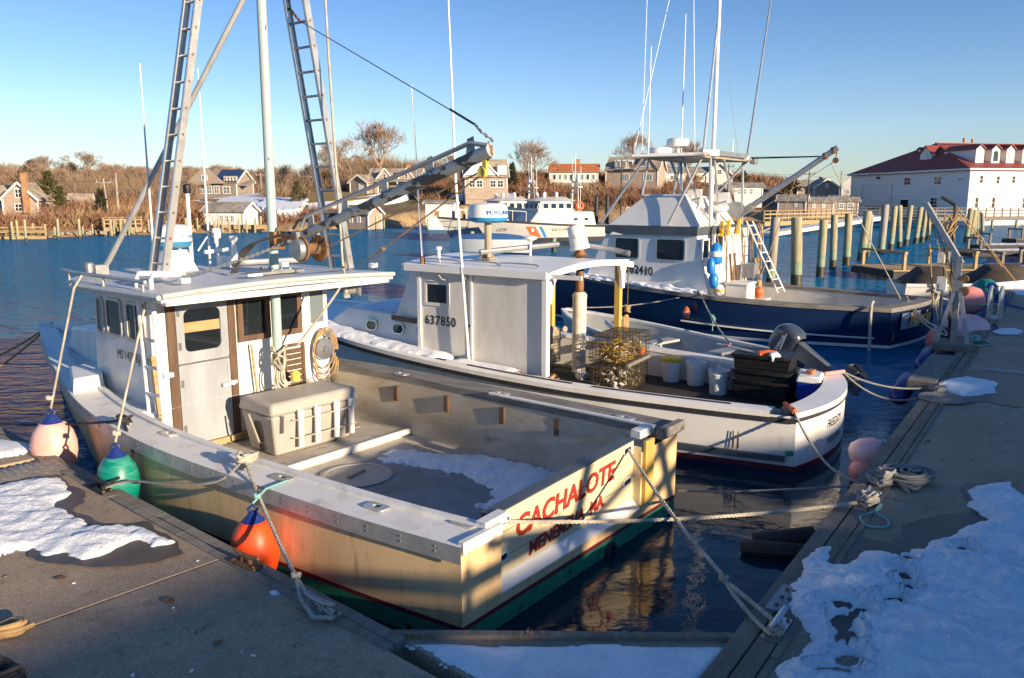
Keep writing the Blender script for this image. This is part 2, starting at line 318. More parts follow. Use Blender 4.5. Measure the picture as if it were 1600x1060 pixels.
# ------------------------------------------------------------------ water
def water_mat():
    m=bpy.data.materials.new('sea_water'); m.use_nodes=True; nt=m.node_tree; N=nt.nodes; L=nt.links; b=N['Principled BSDF']
    b.inputs['Base Color'].default_value=(.004,.042,.105,1); b.inputs['Roughness'].default_value=.02; b.inputs['IOR'].default_value=1.333
    tc=N.new('ShaderNodeTexCoord')
    def nz(sc,st,det,rot=0):
        mp=N.new('ShaderNodeMapping'); mp.inputs['Scale'].default_value=st; mp.inputs['Rotation'].default_value=(0,0,rot)
        n=N.new('ShaderNodeTexNoise'); n.inputs['Scale'].default_value=sc; n.inputs['Detail'].default_value=det; n.inputs['Roughness'].default_value=.55; n.inputs['Distortion'].default_value=.4
        L.new(tc.outputs['Object'],mp.inputs['Vector']); L.new(mp.outputs['Vector'],n.inputs['Vector']); return n.outputs['Fac']
    # sheltered between the boats and docks, breezy outside
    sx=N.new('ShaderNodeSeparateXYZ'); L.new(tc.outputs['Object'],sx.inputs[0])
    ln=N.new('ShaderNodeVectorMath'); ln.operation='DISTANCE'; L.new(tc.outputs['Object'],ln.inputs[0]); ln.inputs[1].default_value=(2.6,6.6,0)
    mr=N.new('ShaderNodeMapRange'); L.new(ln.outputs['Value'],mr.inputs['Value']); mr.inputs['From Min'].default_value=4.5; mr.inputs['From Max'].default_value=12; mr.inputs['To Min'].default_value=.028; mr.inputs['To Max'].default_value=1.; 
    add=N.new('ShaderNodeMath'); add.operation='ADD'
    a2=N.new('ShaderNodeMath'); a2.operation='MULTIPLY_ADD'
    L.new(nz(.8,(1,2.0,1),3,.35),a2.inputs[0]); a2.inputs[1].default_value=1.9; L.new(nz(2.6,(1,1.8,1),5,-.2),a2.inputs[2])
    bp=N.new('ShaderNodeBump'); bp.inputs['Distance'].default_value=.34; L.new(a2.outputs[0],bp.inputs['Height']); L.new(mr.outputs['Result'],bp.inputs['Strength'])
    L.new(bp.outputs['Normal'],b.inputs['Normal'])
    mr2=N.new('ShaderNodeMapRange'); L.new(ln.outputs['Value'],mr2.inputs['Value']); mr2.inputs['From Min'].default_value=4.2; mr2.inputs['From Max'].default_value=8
    cm=N.new('ShaderNodeMix'); cm.data_type='RGBA'; L.new(mr2.outputs['Result'],cm.inputs[0]); cm.inputs[6].default_value=(.001,.02,.04,1); cm.inputs[7].default_value=(.002,.15,.33,1); L.new(cm.outputs[2],b.inputs['Base Color'])  # colour by distance: shaded basin painted darker, reflected sky blue painted farther out
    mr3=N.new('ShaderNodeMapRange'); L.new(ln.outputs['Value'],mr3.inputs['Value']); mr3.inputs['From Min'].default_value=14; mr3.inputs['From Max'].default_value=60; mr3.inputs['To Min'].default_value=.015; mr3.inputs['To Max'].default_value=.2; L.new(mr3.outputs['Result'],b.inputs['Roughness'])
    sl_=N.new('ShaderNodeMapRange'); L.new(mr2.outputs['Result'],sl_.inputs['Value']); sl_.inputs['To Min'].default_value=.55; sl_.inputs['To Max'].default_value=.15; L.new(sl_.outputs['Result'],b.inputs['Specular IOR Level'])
    df=N.new('ShaderNodeBsdfDiffuse'); df.inputs['Color'].default_value=(.006,.18,.37,1); mxs=N.new('ShaderNodeMixShader'); mf=N.new('ShaderNodeMapRange'); L.new(ln.outputs['Value'],mf.inputs['Value']); mf.inputs['From Min'].default_value=6; mf.inputs['From Max'].default_value=30; mf.inputs['To Min'].default_value=0; mf.inputs['To Max'].default_value=.6; L.new(mf.outputs['Result'],mxs.inputs[0]); L.new(b.outputs[0],mxs.inputs[1]); L.new(df.outputs[0],mxs.inputs[2]); L.new(bp.outputs['Normal'],df.inputs['Normal']); L.new(mxs.outputs[0],N['Material Output'].inputs['Surface'])  # flat blue layer standing in for sky reflection on the outer ripples
    return m
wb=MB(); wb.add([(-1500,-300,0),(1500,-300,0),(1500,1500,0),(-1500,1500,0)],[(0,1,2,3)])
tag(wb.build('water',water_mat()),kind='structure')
# ------------------------------------------------------------------ far shore
SHORE=[(-900,50),(-400,56),(0,69),(200,78),(400,84),(560,94),(680,104),(900,118),(1200,118),(1330,122),(1500,130),(1800,130),(3200,120)]
HK=[(-900,.72),(0,.72),(450,.74),(530,1.0),(622,1.5),(700,2.1),(757,2.6),(820,2.4),(900,2.5),(1000,2.5),(1100,2.2),(1180,1.5),(1250,.9),(1400,.35),(1700,.3),(3200,.3)]
PROF=[(-6,-1.2),(0,-.05),(1.5,.55),(5,1.1),(25,2.5),(45,4.4),(70,6.4),(120,9.3),(200,10.5),(420,9),(1500,2)]
def ground_h(px,d):
    dd=d-lerp_tab(SHORE,px); return hcl(lerp_tab(PROF,dd)*(lerp_tab(HK,px) if dd>2 else 1),px)
def hcl(h,px): c=lerp_tab([(450,20),(620,7.6),(757,6.2),(1000,6.4),(1200,7)],px); return h if h<c else c+(h-c)*.12
def pd(px,d,z=0): u=(px-800)/FOC*CP; return V((u*d,d,z))
tb=MB(); rows=[]
pxs=[-900+i*25 for i in range(165)]
ds=[-6,-2,0,.7,1.5,3,5,9,14,20,26,32,38,45,52,60,70,82,100,120,150,200,300,420,700,1500]
for dd in ds:
    row=[]
    for px in pxs:
        d=lerp_tab(SHORE,px)+dd+ (math.sin(px*.05)*1.2+math.sin(px*.137)*.7 if dd<8 else 0); h=hcl(lerp_tab(PROF,dd)*(lerp_tab(HK,px) if dd>2 else 1),px)
        row.append(pd(px,d,h+(random.uniform(-.12,.12) if 1<dd<60 else 0)))
    rows.append(row)
tb.grid(rows,kf=lambda i,j:1 if ds[i]<4 else 0)
tag(tb.build('terrain',[M['hill'],M['bank']]),kind='structure')
# lawn and snow sheets lying on the slope
def sheet(name,pts,m,n=14,lift=.25):
    # pts: (px,py-on-photo,distance) outline, draped
    b=MB(); c=V((0,0,0)); P=[Yp(*p) for p in pts]
    for p in P: c+=p/len(P)
    outer=[]
    for i in range(len(P)):
        a,d=P[i],P[(i+1)%len(P)]
        for j in range(5): outer.append(a.lerp(d,j/5)+V((random.uniform(-.5,.5),random.uniform(-.5,.5),0)))
    vs=[c+V((0,0,lift))]+[p+V((0,0,lift)) for p in outer]; k=len(outer)
    vs+=[p-V((0,0,1.0)) for p in outer]
    b.add(vs,[(0,i+1,(i+1)%k+1) for i in range(k)]+[(i+1,k+i+1,k+(i+1)%k+1,(i+1)%k+1) for i in range(k)])
    return tag(b.build(name,m,ang=60),kind='structure')
sheet('lawn',[(282,322,108),(300,338,92),(333,330,92),(345,312,112),(300,313,114)],M['lawn'],lift=.1)
sheet('lawn',[(478,302,122),(478,318,106),(560,313,108),(600,304,122),(540,300,126)],M['lawn'],lift=.1)
sheet('snow_field',[(300,316,112),(335,320,104),(395,326,98),(420,328,96),(420,306,122),(398,304,126),(350,311,117)],M['snow'],lift=.2)
sheet('snow_field',[(395,324,98),(440,332,94),(470,328,98),(480,313,106),(420,310,110)],M['snow'],lift=.2)
sheet('snow_field',[(478,320,104),(500,330,99),(560,316,108),(640,306,118),(612,302,124),(560,311,112)],M['snow'],lift=.2)
sheet('snow_field',[(245,340,88),(262,346,84),(290,340,88),(280,335,94)],M['snow'],lift=.2)
sheet('snow_field',[(700,306,119),(735,311,113),(812,310,118),(800,304,125)],M['snow'],lift=.2)
# ------------------------------------------------------------------ vegetation
def blades(b,base,h,n,spread,wd,k=0,up=.75):
    for _ in range(n):
        a=random.uniform(0,6.283); r=spread*math.sqrt(random.random())*.6; p=base+V((math.cos(a)*r,math.sin(a)*r,random.uniform(0,h*.45)))
        d=V((math.cos(a)*random.uniform(.1,.9),math.sin(a)*random.uniform(.1,.9),up)).normalized()*h*random.uniform(.4,.85)
        s=d.cross(V((random.uniform(-1,1),random.uniform(-1,1),.2))).normalized()*wd
        i=len(b.v); b.v+=[tuple(p-s),tuple(p+s),tuple(p+d)]; b.f.append([i,i+1,i+2]); b.m.append(k)
scrub=MB()
def clearing(px,d):
    for a,b_,c,e in CLEAR:
        if a<px<b_ and c<d<e: return True
    return False
CLEAR=[(296,420,96,128),(326,404,83,96),(395,470,92,112),(478,645,100,128),(555,660,104,140),(700,815,108,126),(-40,76,76,104),(860,935,132,150),(948,1040,130,152),(1090,1345,100,160),(540,590,90,100),(655,715,98,112),(1330,1800,90,220)]
random.seed(5)
cnt=0
while cnt<5200:
    px=random.uniform(-120,1420); dd=random.choice([random.uniform(2.5,40),random.uniform(2.5,75)]); d=lerp_tab(SHORE,px)+dd
    if clearing(px,d): continue
    z=ground_h(px,d); hh=random.uniform(1.0,2.3)*(1.15 if 820<px<1150 else 1)
    blades(scrub,pd(px,d,z-.15),hh,24,1.5,.03+d*.00022); cnt+=1
tag(scrub.build('scrub',M['scrub_twig'],ang=180),kind='stuff',label='dense reddish brown leafless scrub covering the far banks',cat='scrub')
wood=MB(); random.seed(6); cnt=0
while cnt<2600:
    px=random.uniform(-150,700); dd=random.uniform(28,135); d=lerp_tab(SHORE,px)+dd
    if clearing(px,d): continue
    z=ground_h(px,d); hh=random.uniform(2.2,3.9)
    blades(wood,pd(px,d,z+.2),hh,30,2.4,.045,up=.9); cnt+=1
tag(wood.build('wood_undergrowth',M['wood_twig'],ang=180),kind='stuff',label='brown winter wood thicket filling the far left hillside',cat='woodland')
def tree_mesh(seed,h,spread,depth=5,trunk=.16):
    rnd=random.Random(seed); t=MB(); c=MB()
    def br(p,d,L,r,k):
        pts=[p]; q=p.copy(); e=d.copy()
        for i in range(3):
            e=(e+V((rnd.uniform(-.22,.22),rnd.uniform(-.22,.22),rnd.uniform(-.08,.2)))).normalized(); q=q+e*L/3; pts.append(q.copy())
        (t if k==0 else c).tube(pts,[r,r*.85,r*.72,r*.55],6 if k==0 else 3,cap=False)
        if k>=depth: 
            for _ in range(5):
                f=(e+V((rnd.uniform(-.8,.8),rnd.uniform(-.8,.8),rnd.uniform(-.2,.7)))).normalized()*L*rnd.uniform(.6,1.2); s=f.cross(V((rnd.uniform(-1,1),rnd.uniform(-1,1),.3))).normalized()*.016
                o=pts[rnd.randint(1,3)]; c.add([o-s,o+s,o+f],[(0,1,2)])
            return
        for _ in range(rnd.choice((3,3,4)) if k else 5):
            a=rnd.uniform(0,6.283); sp=spread*rnd.uniform(.6,1.2); n1,n2=frame(e)
            f=(e+(n1*math.cos(a)+n2*math.sin(a))*sp+V((0,0,.12))).normalized(); br(pts[rnd.choice((2,3,3))],f,L*rnd.uniform(.66,.86),r*.56,k+1)
    br(V((0,0,-.3)),V((0,0,1)),h*.3,trunk,0); return t.mesh('trunk',M['bark']),c.mesh('crown',M['twig'])
def tree_obj(meshes,label,cat,loc,rz,sc,group=None,name='bare_tree'):
    r=thing(name,label,cat,loc,rz,group); r.scale=(sc,sc,sc)
    for n,me in zip(('trunk','crown'),meshes): o=bpy.data.objects.new(n,me); COL.objects.link(o); o.parent=r
    return r
oak=[tree_mesh(s,6.5,.75) for s in (1,2,3)]; slim=[tree_mesh(s,6.5,.42,4,.1) for s in (4,5,6)]
random.seed(9)
for i in range(150):
    while True:
        px=random.uniform(-60,560); d=lerp_tab(SHORE,px)+random.uniform(35,128)
        if not clearing(px,d): break
    if i%3==0: d=lerp_tab(SHORE,px)+random.uniform(105,130)
    tree_obj(slim[i%3] if i%2 else oak[i%3],'bare brown tree among the others on the far wooded hillside','tree',pd(px,d,ground_h(px,d)),random.uniform(0,6),random.uniform(.55,.85),'bare trees on the hillside wood')
for i,(px,py,d,sc,lab) in enumerate([(600,285,138,1.75,'broad spreading bare oak standing behind the gabled house'),(548,296,132,1.35,'pale forked bare tree left of the grey barn'),(826,296,135,1.35,'rounded bare tree with dense twigs between two houses'),(63,284,150,.85,'bare tree on the left skyline above the brick chimney'),(122,284,150,.95,'tallest bare tree on the left skyline'),(1000,270,160,1.3,'bare tree rising behind the wide shingle house'),(1078,290,165,1.5,'bare tree showing between the hardtop struts of the blue boat'),(706,272,150,.62,'small bare tree behind the grey house with many windows')]):
    tree_obj(oak[i%3],lab,'tree',Yp(px,py,d)-V((0,0,.3)),i*1.3,sc)
def pine_mesh(seed,h,w,m,flat=False):
    rnd=random.Random(seed); t=MB(); c=MB(); t.tube([(0,0,-.5),(.1,0,h*.5),(0,.05,h*.95)],[.18,.12,.04],6)
    for k in range(46):
        z=h*(.12+.86*k/46); rad=w*(1-(z/h)**(1.6 if flat else 1.1))*rnd.uniform(.55,1.1)+.15; a=k*2.4+rnd.uniform(-.4,.4); p=V((math.cos(a)*rad,math.sin(a)*rad,z+rnd.uniform(-.1,.3)))
        t.tube([(0,0,z-.15),p*1],[.05,.015],3,cap=False)
        for q in range(9):
            o=V((0,0,z)).lerp(p,rnd.uniform(.3,1.05))+V((rnd.gauss(0,.2),rnd.gauss(0,.2),rnd.gauss(0,.12)))
            for _ in range(9):
                f=V((rnd.gauss(0,1),rnd.gauss(0,1),rnd.gauss(.25,.6))).normalized()*rnd.uniform(.25,.5); s=f.cross(V((rnd.gauss(0,1),rnd.gauss(0,1),rnd.gauss(0,1)))).normalized()*.06
                c.add([o-s,o+s,o+f],[(0,1,2)])
    return t.mesh('trunk',M['bark']),c.mesh('crown',m)
pA=pine_mesh(1,5.6,2.6,M['needle']); pB=pine_mesh(2,4.6,1.5,M['needle_dark']); pC=pine_mesh(3,3.2,2.6,M['needle_dark'],True)
for i,(px,py,d,me,sc,lab) in enumerate([(79,330,92,pA,.78,'yellow green pine beside the house with the brick chimney'),(97,334,86,pA,.5,'low bushy pine in front of the yellow green pine'),(1160,305,140,pA,.72,'dark green pine above the long white cottage'),(800,292,128,pB,.75,'dark conical cedar left of the rounded bare tree'),(1237,304,150,pC,.95,'wide dark cedar left of the gabled shingle house'),(160,342,84,pB,.62,'small dark cedar near the two utility poles'),(300,318,118,pB,.5,'small dark shrub left of the shed with three windows'),(465,322,104,pA,.55,'scrubby pine behind the right ladder of the near boat'),(1281,306,158,pB,.72,'dark cedar tip behind the gabled shingle house'),(50,276,160,pC,.9,'low dark cedar under the left skyline'),(40,296,120,pC,.9,'flat dark cedar on the slope below the upper left house'),(112,268,160,pC,.5,'dark cedar on the left skyline')]):
    tree_obj(me,lab,'tree',Yp(px,py,d),i*1.7,sc,name='evergreen_tree')
# ------------------------------------------------------------------ buildings
def window(parent,o,eu,ev,w,h,fm,gm,fw=.07,r=0,mun=(0,0),d=.03,name='window',sub='pane',n=3):
    b=MB(); r=max(r,.004); po=rr(w,h,r,n); pi=rr(w-2*fw,h-2*fw,max(r-fw*.6,.003),n)
    b.ring(po,pi,o,eu,ev,-.02,d)
    eu,ev=V(eu),V(ev); o=V(o); en=eu.cross(ev).normalized(); t=min(fw*.55,.05)
    for i in range(mun[0]): x=(-w/2)+(i+1)*w/(mun[0]+1); b.plate([(x-t/2,-h/2+fw),(x+t/2,-h/2+fw),(x+t/2,h/2-fw),(x-t/2,h/2-fw)],o,eu,ev,.002,d*.8)
    for i in range(mun[1]): y=(-h/2)+(i+1)*h/(mun[1]+1); b.plate([(-w/2+fw,y-t/2),(w/2-fw,y-t/2),(w/2-fw,y+t/2),(-w/2+fw,y+t/2)],o,eu,ev,.001,d*.7)
    f=b.build(name,fm,parent); g=MB(); g.plate(rr(w-2*fw+.01,h-2*fw+.01,max(r-fw*.6,.003),n),o,eu,ev,-.012,d*.3); g.build(sub,gm,f); return f
def house(name,label,loc,rz,Lx,W,h,rh,wm,rm,wins=(),chim=None,doors=(),cat='house',oh=.3,found=1.5,trim='trim_white',mun=(1,1)):
    t=thing(name,label,cat,loc,rz); b=MB(); x,y=Lx/2,W/2
    b.add([(-x,-y,-found),(x,-y,-found),(x,y,-found),(-x,y,-found),(-x,-y,h),(x,-y,h),(x,y,h),(-x,y,h),(-x,0,h+rh),(x,0,h+rh)],[(0,1,5,4),(2,3,7,6),(1,2,6,9,5),(3,0,4,8,7)])
    b.build('wall',M[wm],t)
    r=MB(); k=rh/y; th=.1
    for s in(-1,1):
        e=V((0,s*(y+oh),h-oh*k)); rg=V((0,0,h+rh))
        pts=[rg+V((-x-oh,0,.02)),rg+V((x+oh,0,.02)),e+V((x+oh,0,.02)),e+V((-x-oh,0,.02))]
        r.hexa(pts,[p+V((0,0,th)) for p in pts])
    r.build('roof',M[rm],t)
    tr=MB()
    for sx in(-1,1):
        for s in(-1,1): tr.bar((sx*(x+oh+.03),s*(y+oh),h-oh*k+.02),(sx*(x+oh+.03),0,h+rh+.02),.06,.22)
        for s in(-1,1): tr.box((sx*(x+.004),s*(y+.004),h/2-.1),(.14,.14,h-.2+.3))
    tr.build('trim',M[trim],t)
    fc={'f':((0,-y,0),(1,0,0)),'b':((0,y,0),(-1,0,0)),'r':((x,0,0),(0,1,0)),'l':((-x,0,0),(0,-1,0))}
    for q in wins:
        face,u,z,ww,hh=q[:5]; o,eu=fc[face]; gm=q[5] if len(q)>5 else 'glass'
        window(t,V(o)+V(eu)*u+V((0,0,z)),eu,(0,0,1),ww,hh,M[trim],M[gm],.1,mun=q[6] if len(q)>6 else mun,d=.05)
    for face,u,ww,hh,m in doors:
        o,eu=fc[face]; d=MB(); d.plate(rr(ww,hh,.01,1,0,hh/2),V(o)+V(eu)*u,eu,(0,0,1),-.02,.06); d.build('door',M[m],t)
    if chim:
        cx,cy,cw,top,m=chim; c=MB(); c.box((cx,cy,top/2),(cw,cw,top)); c.box((cx,cy,top+.06),(cw*1.15,cw*1.15,.12)); c.build('chimney',M[m],t)
    return t
def hz(px,py,d): p=Yp(px,py,d); return p
# left shore
t=house('shingle_house','shingled gable cottage with tan chimney and white trim at the far left',hz(47,333,90),R(90+6),4.,3.5,1.55,1.65,'shingle','roof_tan',[('l',-.1,2.1,.75,1.0),('l',-.2,.6,.8,.9)],(-2.25,-.75,.5,4.1,'brick'))
w_=MB(); w_.box((1.8,3.0,.2),(2.6,4.2,3.4)); w_.build('side_wing',M['shingle'],t); w_=MB(); w_.hexa([V((3.3,5.2,1.9)),V((.3,5.2,1.9)),V((.3,.6,1.9)),V((3.3,.6,1.9))],[V((1.9,5.2,3.0)),V((1.7,5.2,3.0)),V((1.7,.6,3.0)),V((1.9,.6,3.0))]); w_.build('wing_roof',M['roof_tan'],t)
for yy in(2.2,3.2,4.3): window(t,V((.49,yy,.9)),(0,-1,0),(0,0,1),.7,.9,M['trim_white'],M['glass'],.09,mun=(1,1),d=.05)
house('flat_house','low house with pale roof high on the left hillside',hz(19,282,185),R(-8),4.6,3.6,1.5,.5,'shingle_dark','roof_tan',[('f',-1.3,.9,1.,.7),('f',.2,.9,.9,.7,'glass_pale'),('f',1.5,.9,.9,.7,'glass_pale'),('f',-1.,.1,1.6,.5)],None)
house('gable_house','faint gabled house half hidden by bare trees on the left hillside',hz(74,282,180),R(80),3.6,3.,1.,1.2,'shingle','roof_tan',[('l',0,.5,.7,.6,'glass_pale')],None)
house('cottage','small low cottage roof between the yellow green pine and the utility poles',hz(120,330,100),R(35),3.2,2.6,1.0,1.,'shingle','roof_tan',[('l',0,.5,.6,.6,'glass_pale')],None)
t=house('shingle_house','brown shingled house with blue solar panels on its roof above the snowy lawn',hz(353,306,126),R(-10),6.4,5.2,2.05,1.65,'shingle_dark','shingle_dark',[('f',1.6,.8,1.2,1.1,'glass_pale'),('f',-2.3,.85,.9,1.2,'glass_pale'),('f',-1.2,.85,.9,1.2,'glass_pale'),('f',0,.85,.9,1.2,'glass_pale')],(.6,.4,.7,4.1,'brick'))
b=MB(); b.hexa([V((-.2,-2.95,1.98)),V((3.6,-2.95,1.98)),V((3.3,-.15,3.82)),V((-.2,-.15,3.82))],[V((-.2,-2.95,2.05)),V((3.6,-2.95,2.05)),V((3.3,-.15,3.9)),V((-.2,-.15,3.9))]); b.build('solar_panel',M['solar'],t)
b=MB(); b.plate([(-3.2,0),(3.2,0),(.5,2.1),(-.5,2.1)],(-1.5,-3.0,1.75),(1,0,0),(0,0,1),-.1,.25); b.build('front_gable',M['shingle'],t); window(t,V((-1.5,-3.29,2.6)),(1,0,0),(0,0,1),1.0,.8,M['trim_white'],M['glass_pale'],.09,mun=(1,0),d=.06)
b=MB(); b.box((2.4,-2.66,2.3),(2.2,.2,1.1)); b.build('dormer',M['shingle'],t)
for i in range(4): window(t,V((1.6+i*.52,-2.79,2.35)),(1,0,0),(0,0,1),.42,.75,M['trim_white'],M['glass'],.07,mun=(0,1),d=.04)
b=MB(); b.hexa([V((-5,-3.6,1.55)),V((-.4,-3.6,1.55)),V((-.6,-2.3,2.1)),V((-4.2,-2.3,2.1))],[V((-5,-3.6,1.65)),V((-.4,-3.6,1.65)),V((-.6,-2.3,2.3)),V((-4.2,-2.3,2.3))]); b.hexa([V((3,-2.2,1.5)),V((5.2,-2.2,1.4)),V((4.2,1.8,2.2)),V((3,1.8,2.2))],[V((3,-2.2,1.6)),V((5.2,-2.2,1.5)),V((4.2,1.8,2.4)),V((3,1.8,2.4))]); b.build('porch_roof',M['roof_grey'],t)
house('boat_shed','pale shingled waterside shed with a row of three small windows',hz(362,359,86),R(-14),4.5,2.6,2.0,.75,'siding_white','roof_grey',[('f',-.25,1.15,.5,.75),('f',.35,1.15,.5,.75),('f',1.0,1.15,.5,.75),('r',0,1.3,.5,.8,'glass_pale')],None,[('f',-1.5,.75,1.6,'trim_white')],'shed')
house('boat_shed','small grey waterside shed behind the foot of the right ladder',hz(566,357,93),R(-28),3.6,2.4,1.75,.8,'shingle','roof_grey',[('f',.5,1.0,.55,.7),('f',-.6,1.,.5,.7),('r',.2,1.,.5,.8,'glass_pale')],None,[],'shed')
house('white_house','tiny white fronted house at the skyline behind the right ladder',hz(488,287,165),R(0),4.2,4,1.7,.7,'siding_white','roof_grey',[('f',-1.,.9,.9,.8,'glass_pale'),('f',.2,.9,.9,.8,'glass_pale'),('f',1.4,.9,.9,.8,'glass_pale')],None)
house('barn','grey windowless barn with pale door beside the gabled house',hz(572,302,124),R(62),3.4,3.2,1.6,1.0,'shingle_dark','roof_tan',[],None,[('l',.4,.8,1.4,'siding_white')],'barn')
t=house('gabled_house','shingle house with two white edged gables and porch above the snow strip',hz(622,301,126),R(-4),7.4,5.,1.9,1.6,'shingle','roof_tan',[('f',-2.,.9,.8,1.),('f',1.2,.9,1.2,.9)],(1.6,.4,.6,4.,'brick'))
for gx in(-1.4,1.9):
    b=MB(); b.plate([(-1.25,0),(1.25,0),(0,1.5)],(gx,-2.75,1.9),(1,0,0),(0,0,1),-1.6,.1); b.build('gable',M['shingle'],t)
    b=MB(); [b.bar((gx+s*1.35,-2.92,1.85),(gx,-2.92,3.5),.16,.14) for s in(-1,1)]; b.build('gable_trim',M['trim_white'],t); window(t,V((gx,-2.85,2.35)),(1,0,0),(0,0,1),.5,.75,M['trim_white'],M['glass'],.07,mun=(0,1),d=.04)
b=MB(); b.hexa([V((-3.9,-4.,1.5)),V((3.9,-4.,1.5)),V((3.9,-2.5,1.95)),V((-3.9,-2.5,1.95))],[V((-3.9,-4.,1.6)),V((3.9,-4.,1.6)),V((3.9,-2.5,2.1)),V((-3.9,-2.5,2.1))]); b.build('porch_roof',M['roof_tan'],t)
b=MB(); [b.box((-3.6+i*1.44,-3.85,.3),(.14,.14,2.4)) for i in range(6)]; b.build('porch_post',M['trim_white'],t)
t=house('shingle_house','large pale shingled house with gable and banks of windows behind the boom tip',hz(757,302,113),R(8),5.6,4.6,2.3,2.1,'shingle','roof_tan',[('f',-1.9,1.2,.9,1.),('f',-.9,1.2,.9,1.),('f',.9,1.2,.9,1.),('f',1.9,1.2,.9,1.)],None)
b=MB(); b.plate([(-2.2,0),(2.2,0),(0,2.15)],(-.7,-2.5,2.35),(1,0,0),(0,0,1),-2,.1); b.build('gable',M['siding_white'],t); b=MB(); [b.bar((-.7+s*2.35,-2.68,2.25),(-.7,-2.68,4.6),.2,.16) for s in(-1,1)]; b.build('gable_trim',M['trim_white'],t)
window(t,V((-.7,-2.6,3.2)),(1,0,0),(0,0,1),.7,.9,M['trim_white'],M['glass'],.09,mun=(0,1),d=.05); b=MB(); b.box((2.1,-2,3),(1.2,1.4,1.2)); b.build('dormer',M['siding_white'],t); b=MB(); b.box((0,-2.36,-.1),(5.65,.1,1.5)); b.build('skirt',M['shingle'],t)
t=house('ranch_house','long low white house with orange roof and brick chimney',hz(897,287,140),R(-6),8.0,5,1.9,1.25,'siding_white','roof_orange',[('f',-3.2+i*.92,1.0,.62,1.,'glass_pale' if i%3 else 'glass',(0,0)) for i in range(8)],(.6,.1,.7,3.9,'brick'))
b=MB(); b.box((0,-2.55,-.5),(8.05,.1,1.2)); b.build('foundation',M['roof_tan'],t)
t=house('shingle_house','wide grey shingle house with two steep gables and a balcony',hz(993,288,138),R(-22),8.6,6,2.3,2.1,'shingle','roof_tan',[('f',-1.,1.0,1.3,1.3,'glass_pale',(2,0)),('f',2.7,1.,1.5,1.2,'glass_pale',(2,0)),('l',-1.4,1.,1.2,.9),('l',1.2,1.,1.2,.9),('l',0,2.9,1.2,.9),('l',-1,2.9,.6,.9)],None)
b=MB(); b.plate([(-1.9,0),(1.9,0),(0,2.3)],(2.4,-3.1,2.3),(1,0,0),(0,0,1),-2.5,.1); b.build('gable',M['shingle'],t); b=MB(); [b.bar((2.4+s*2.1,-3.3,2.15),(2.4,-3.3,4.75),.2,.2) for s in(-1,1)]; b.build('gable_trim',M['shingle_dark'],t); window(t,V((2.4,-3.2,3.1)),(1,0,0),(0,0,1),1.2,.9,M['trim_white'],M['glass_pale'],.09,mun=(1,0),d=.06)
b=MB(); b.box((-1.2,-2.2,3.1),(3.2,1.6,1.5)); b.build('dormer',M['siding_white'],t); [window(t,V((x_,-3.02,3.15)),(1,0,0),(0,0,1),.7,.95,M['trim_white'],M[g_],.08,d=.04) for x_,g_ in((-2.2,'glass_pale'),(-1.3,'glass_pale'),(-.2,'glass'))]
b=MB(); [b.box((-1.6+i*.28,-3.75,2.75),(.05,.05,.7)) for i in range(9)]; b.box((-.5,-3.75,3.12),(2.4,.08,.08)); b.box((-.5,-3.4,2.37),(2.5,.85,.12)); b.build('balcony',M['shingle'],t)
house('white_house','white house with chimney right of the wide shingle house',hz(1050,288,142),R(5),3.2,4,1.9,.9,'siding_white','roof_grey',[('f',-.4,1.1,1.1,.8),('f',1.,1.1,.5,.8)],(-1.1,0,.5,3.3,'brick'))
house('white_house','long white house with dark roof behind the hardtop struts',hz(1086,289,150),R(5),4.6,4,2.2,.9,'siding_white','roof_grey',[('f',-1.2,1.1,.8,.8),('f',.6,1.1,.8,.8)],None)
house('gable_house','white gable end house behind the mast of the blue boat',hz(1122,290,150),R(80),5,4.4,1.9,2.0,'siding_white','roof_grey',[('l',0,2.3,.8,.9)],None)
house('cottage','long white cottage with porch and flat grey roof under the dark pine',hz(1160,309,128),R(-4),5.2,3.6,1.6,.6,'siding_white','roof_grey',[('f',-1.8+i*.9,.9,.6,.9,'glass_pale') for i in range(4)],None)
house('shed','dark grey gabled shed left of the long white cottage',hz(1133,308,126),R(50),2.2,2,1.0,.8,'shingle_dark','roof_grey',[('l',0,.7,.5,.5)],None,cat='shed')
house('fish_shack','shingled fish shack with grey gable and dark doorway at the pier',hz(1238,331,112),R(-24),3.5,2.8,1.5,.7,'shingle','roof_grey',[('f',.5,.9,.35,.5)],None,[('l',0,.9,1.5,'black')],'shed')
house('fish_shack','low pale fish shack in the middle of the row behind the pier',hz(1276,331,116),R(-6),3.6,2.8,1.35,.6,'shingle','roof_grey',[('f',-.8,.8,.4,.6),('f',.5,.8,.4,.6)],None,cat='shed')
house('fish_shack','fish shack with wide pale windows beside the white station',hz(1316,331,116),R(-10),3.4,3,1.5,.6,'shingle','roof_grey',[('f',-.5,.8,.7,.8,'glass_pale'),('f',.7,.8,.8,.9,'glass_pale')],None,cat='shed')
house('shingle_house','tall gabled shingle house above the fish shacks',hz(1283,312,140),R(84),6,3.9,2.0,1.35,'shingle','roof_grey',[('l',0,2.3,.5,.7),('l',-1.2,.5,.45,.6),('l',-.5,.5,.45,.6),('l',.6,.5,.45,.6),('l',1.2,.5,.45,.6)],None)
house('shingle_house','dark roofed long house behind the tall gabled shingle house',hz(1264,311,152),R(6),6.5,4,2.4,.9,'shingle_dark','roof_grey',[],None)
house('white_house','white house with red roof peeking out left of the station',hz(1330,312,165),R(70),6,4.6,2.6,2.2,'siding_white','roof_red',[('l',-.8,1.5,.5,.9),('l',.6,1.5,.5,.9)],None)
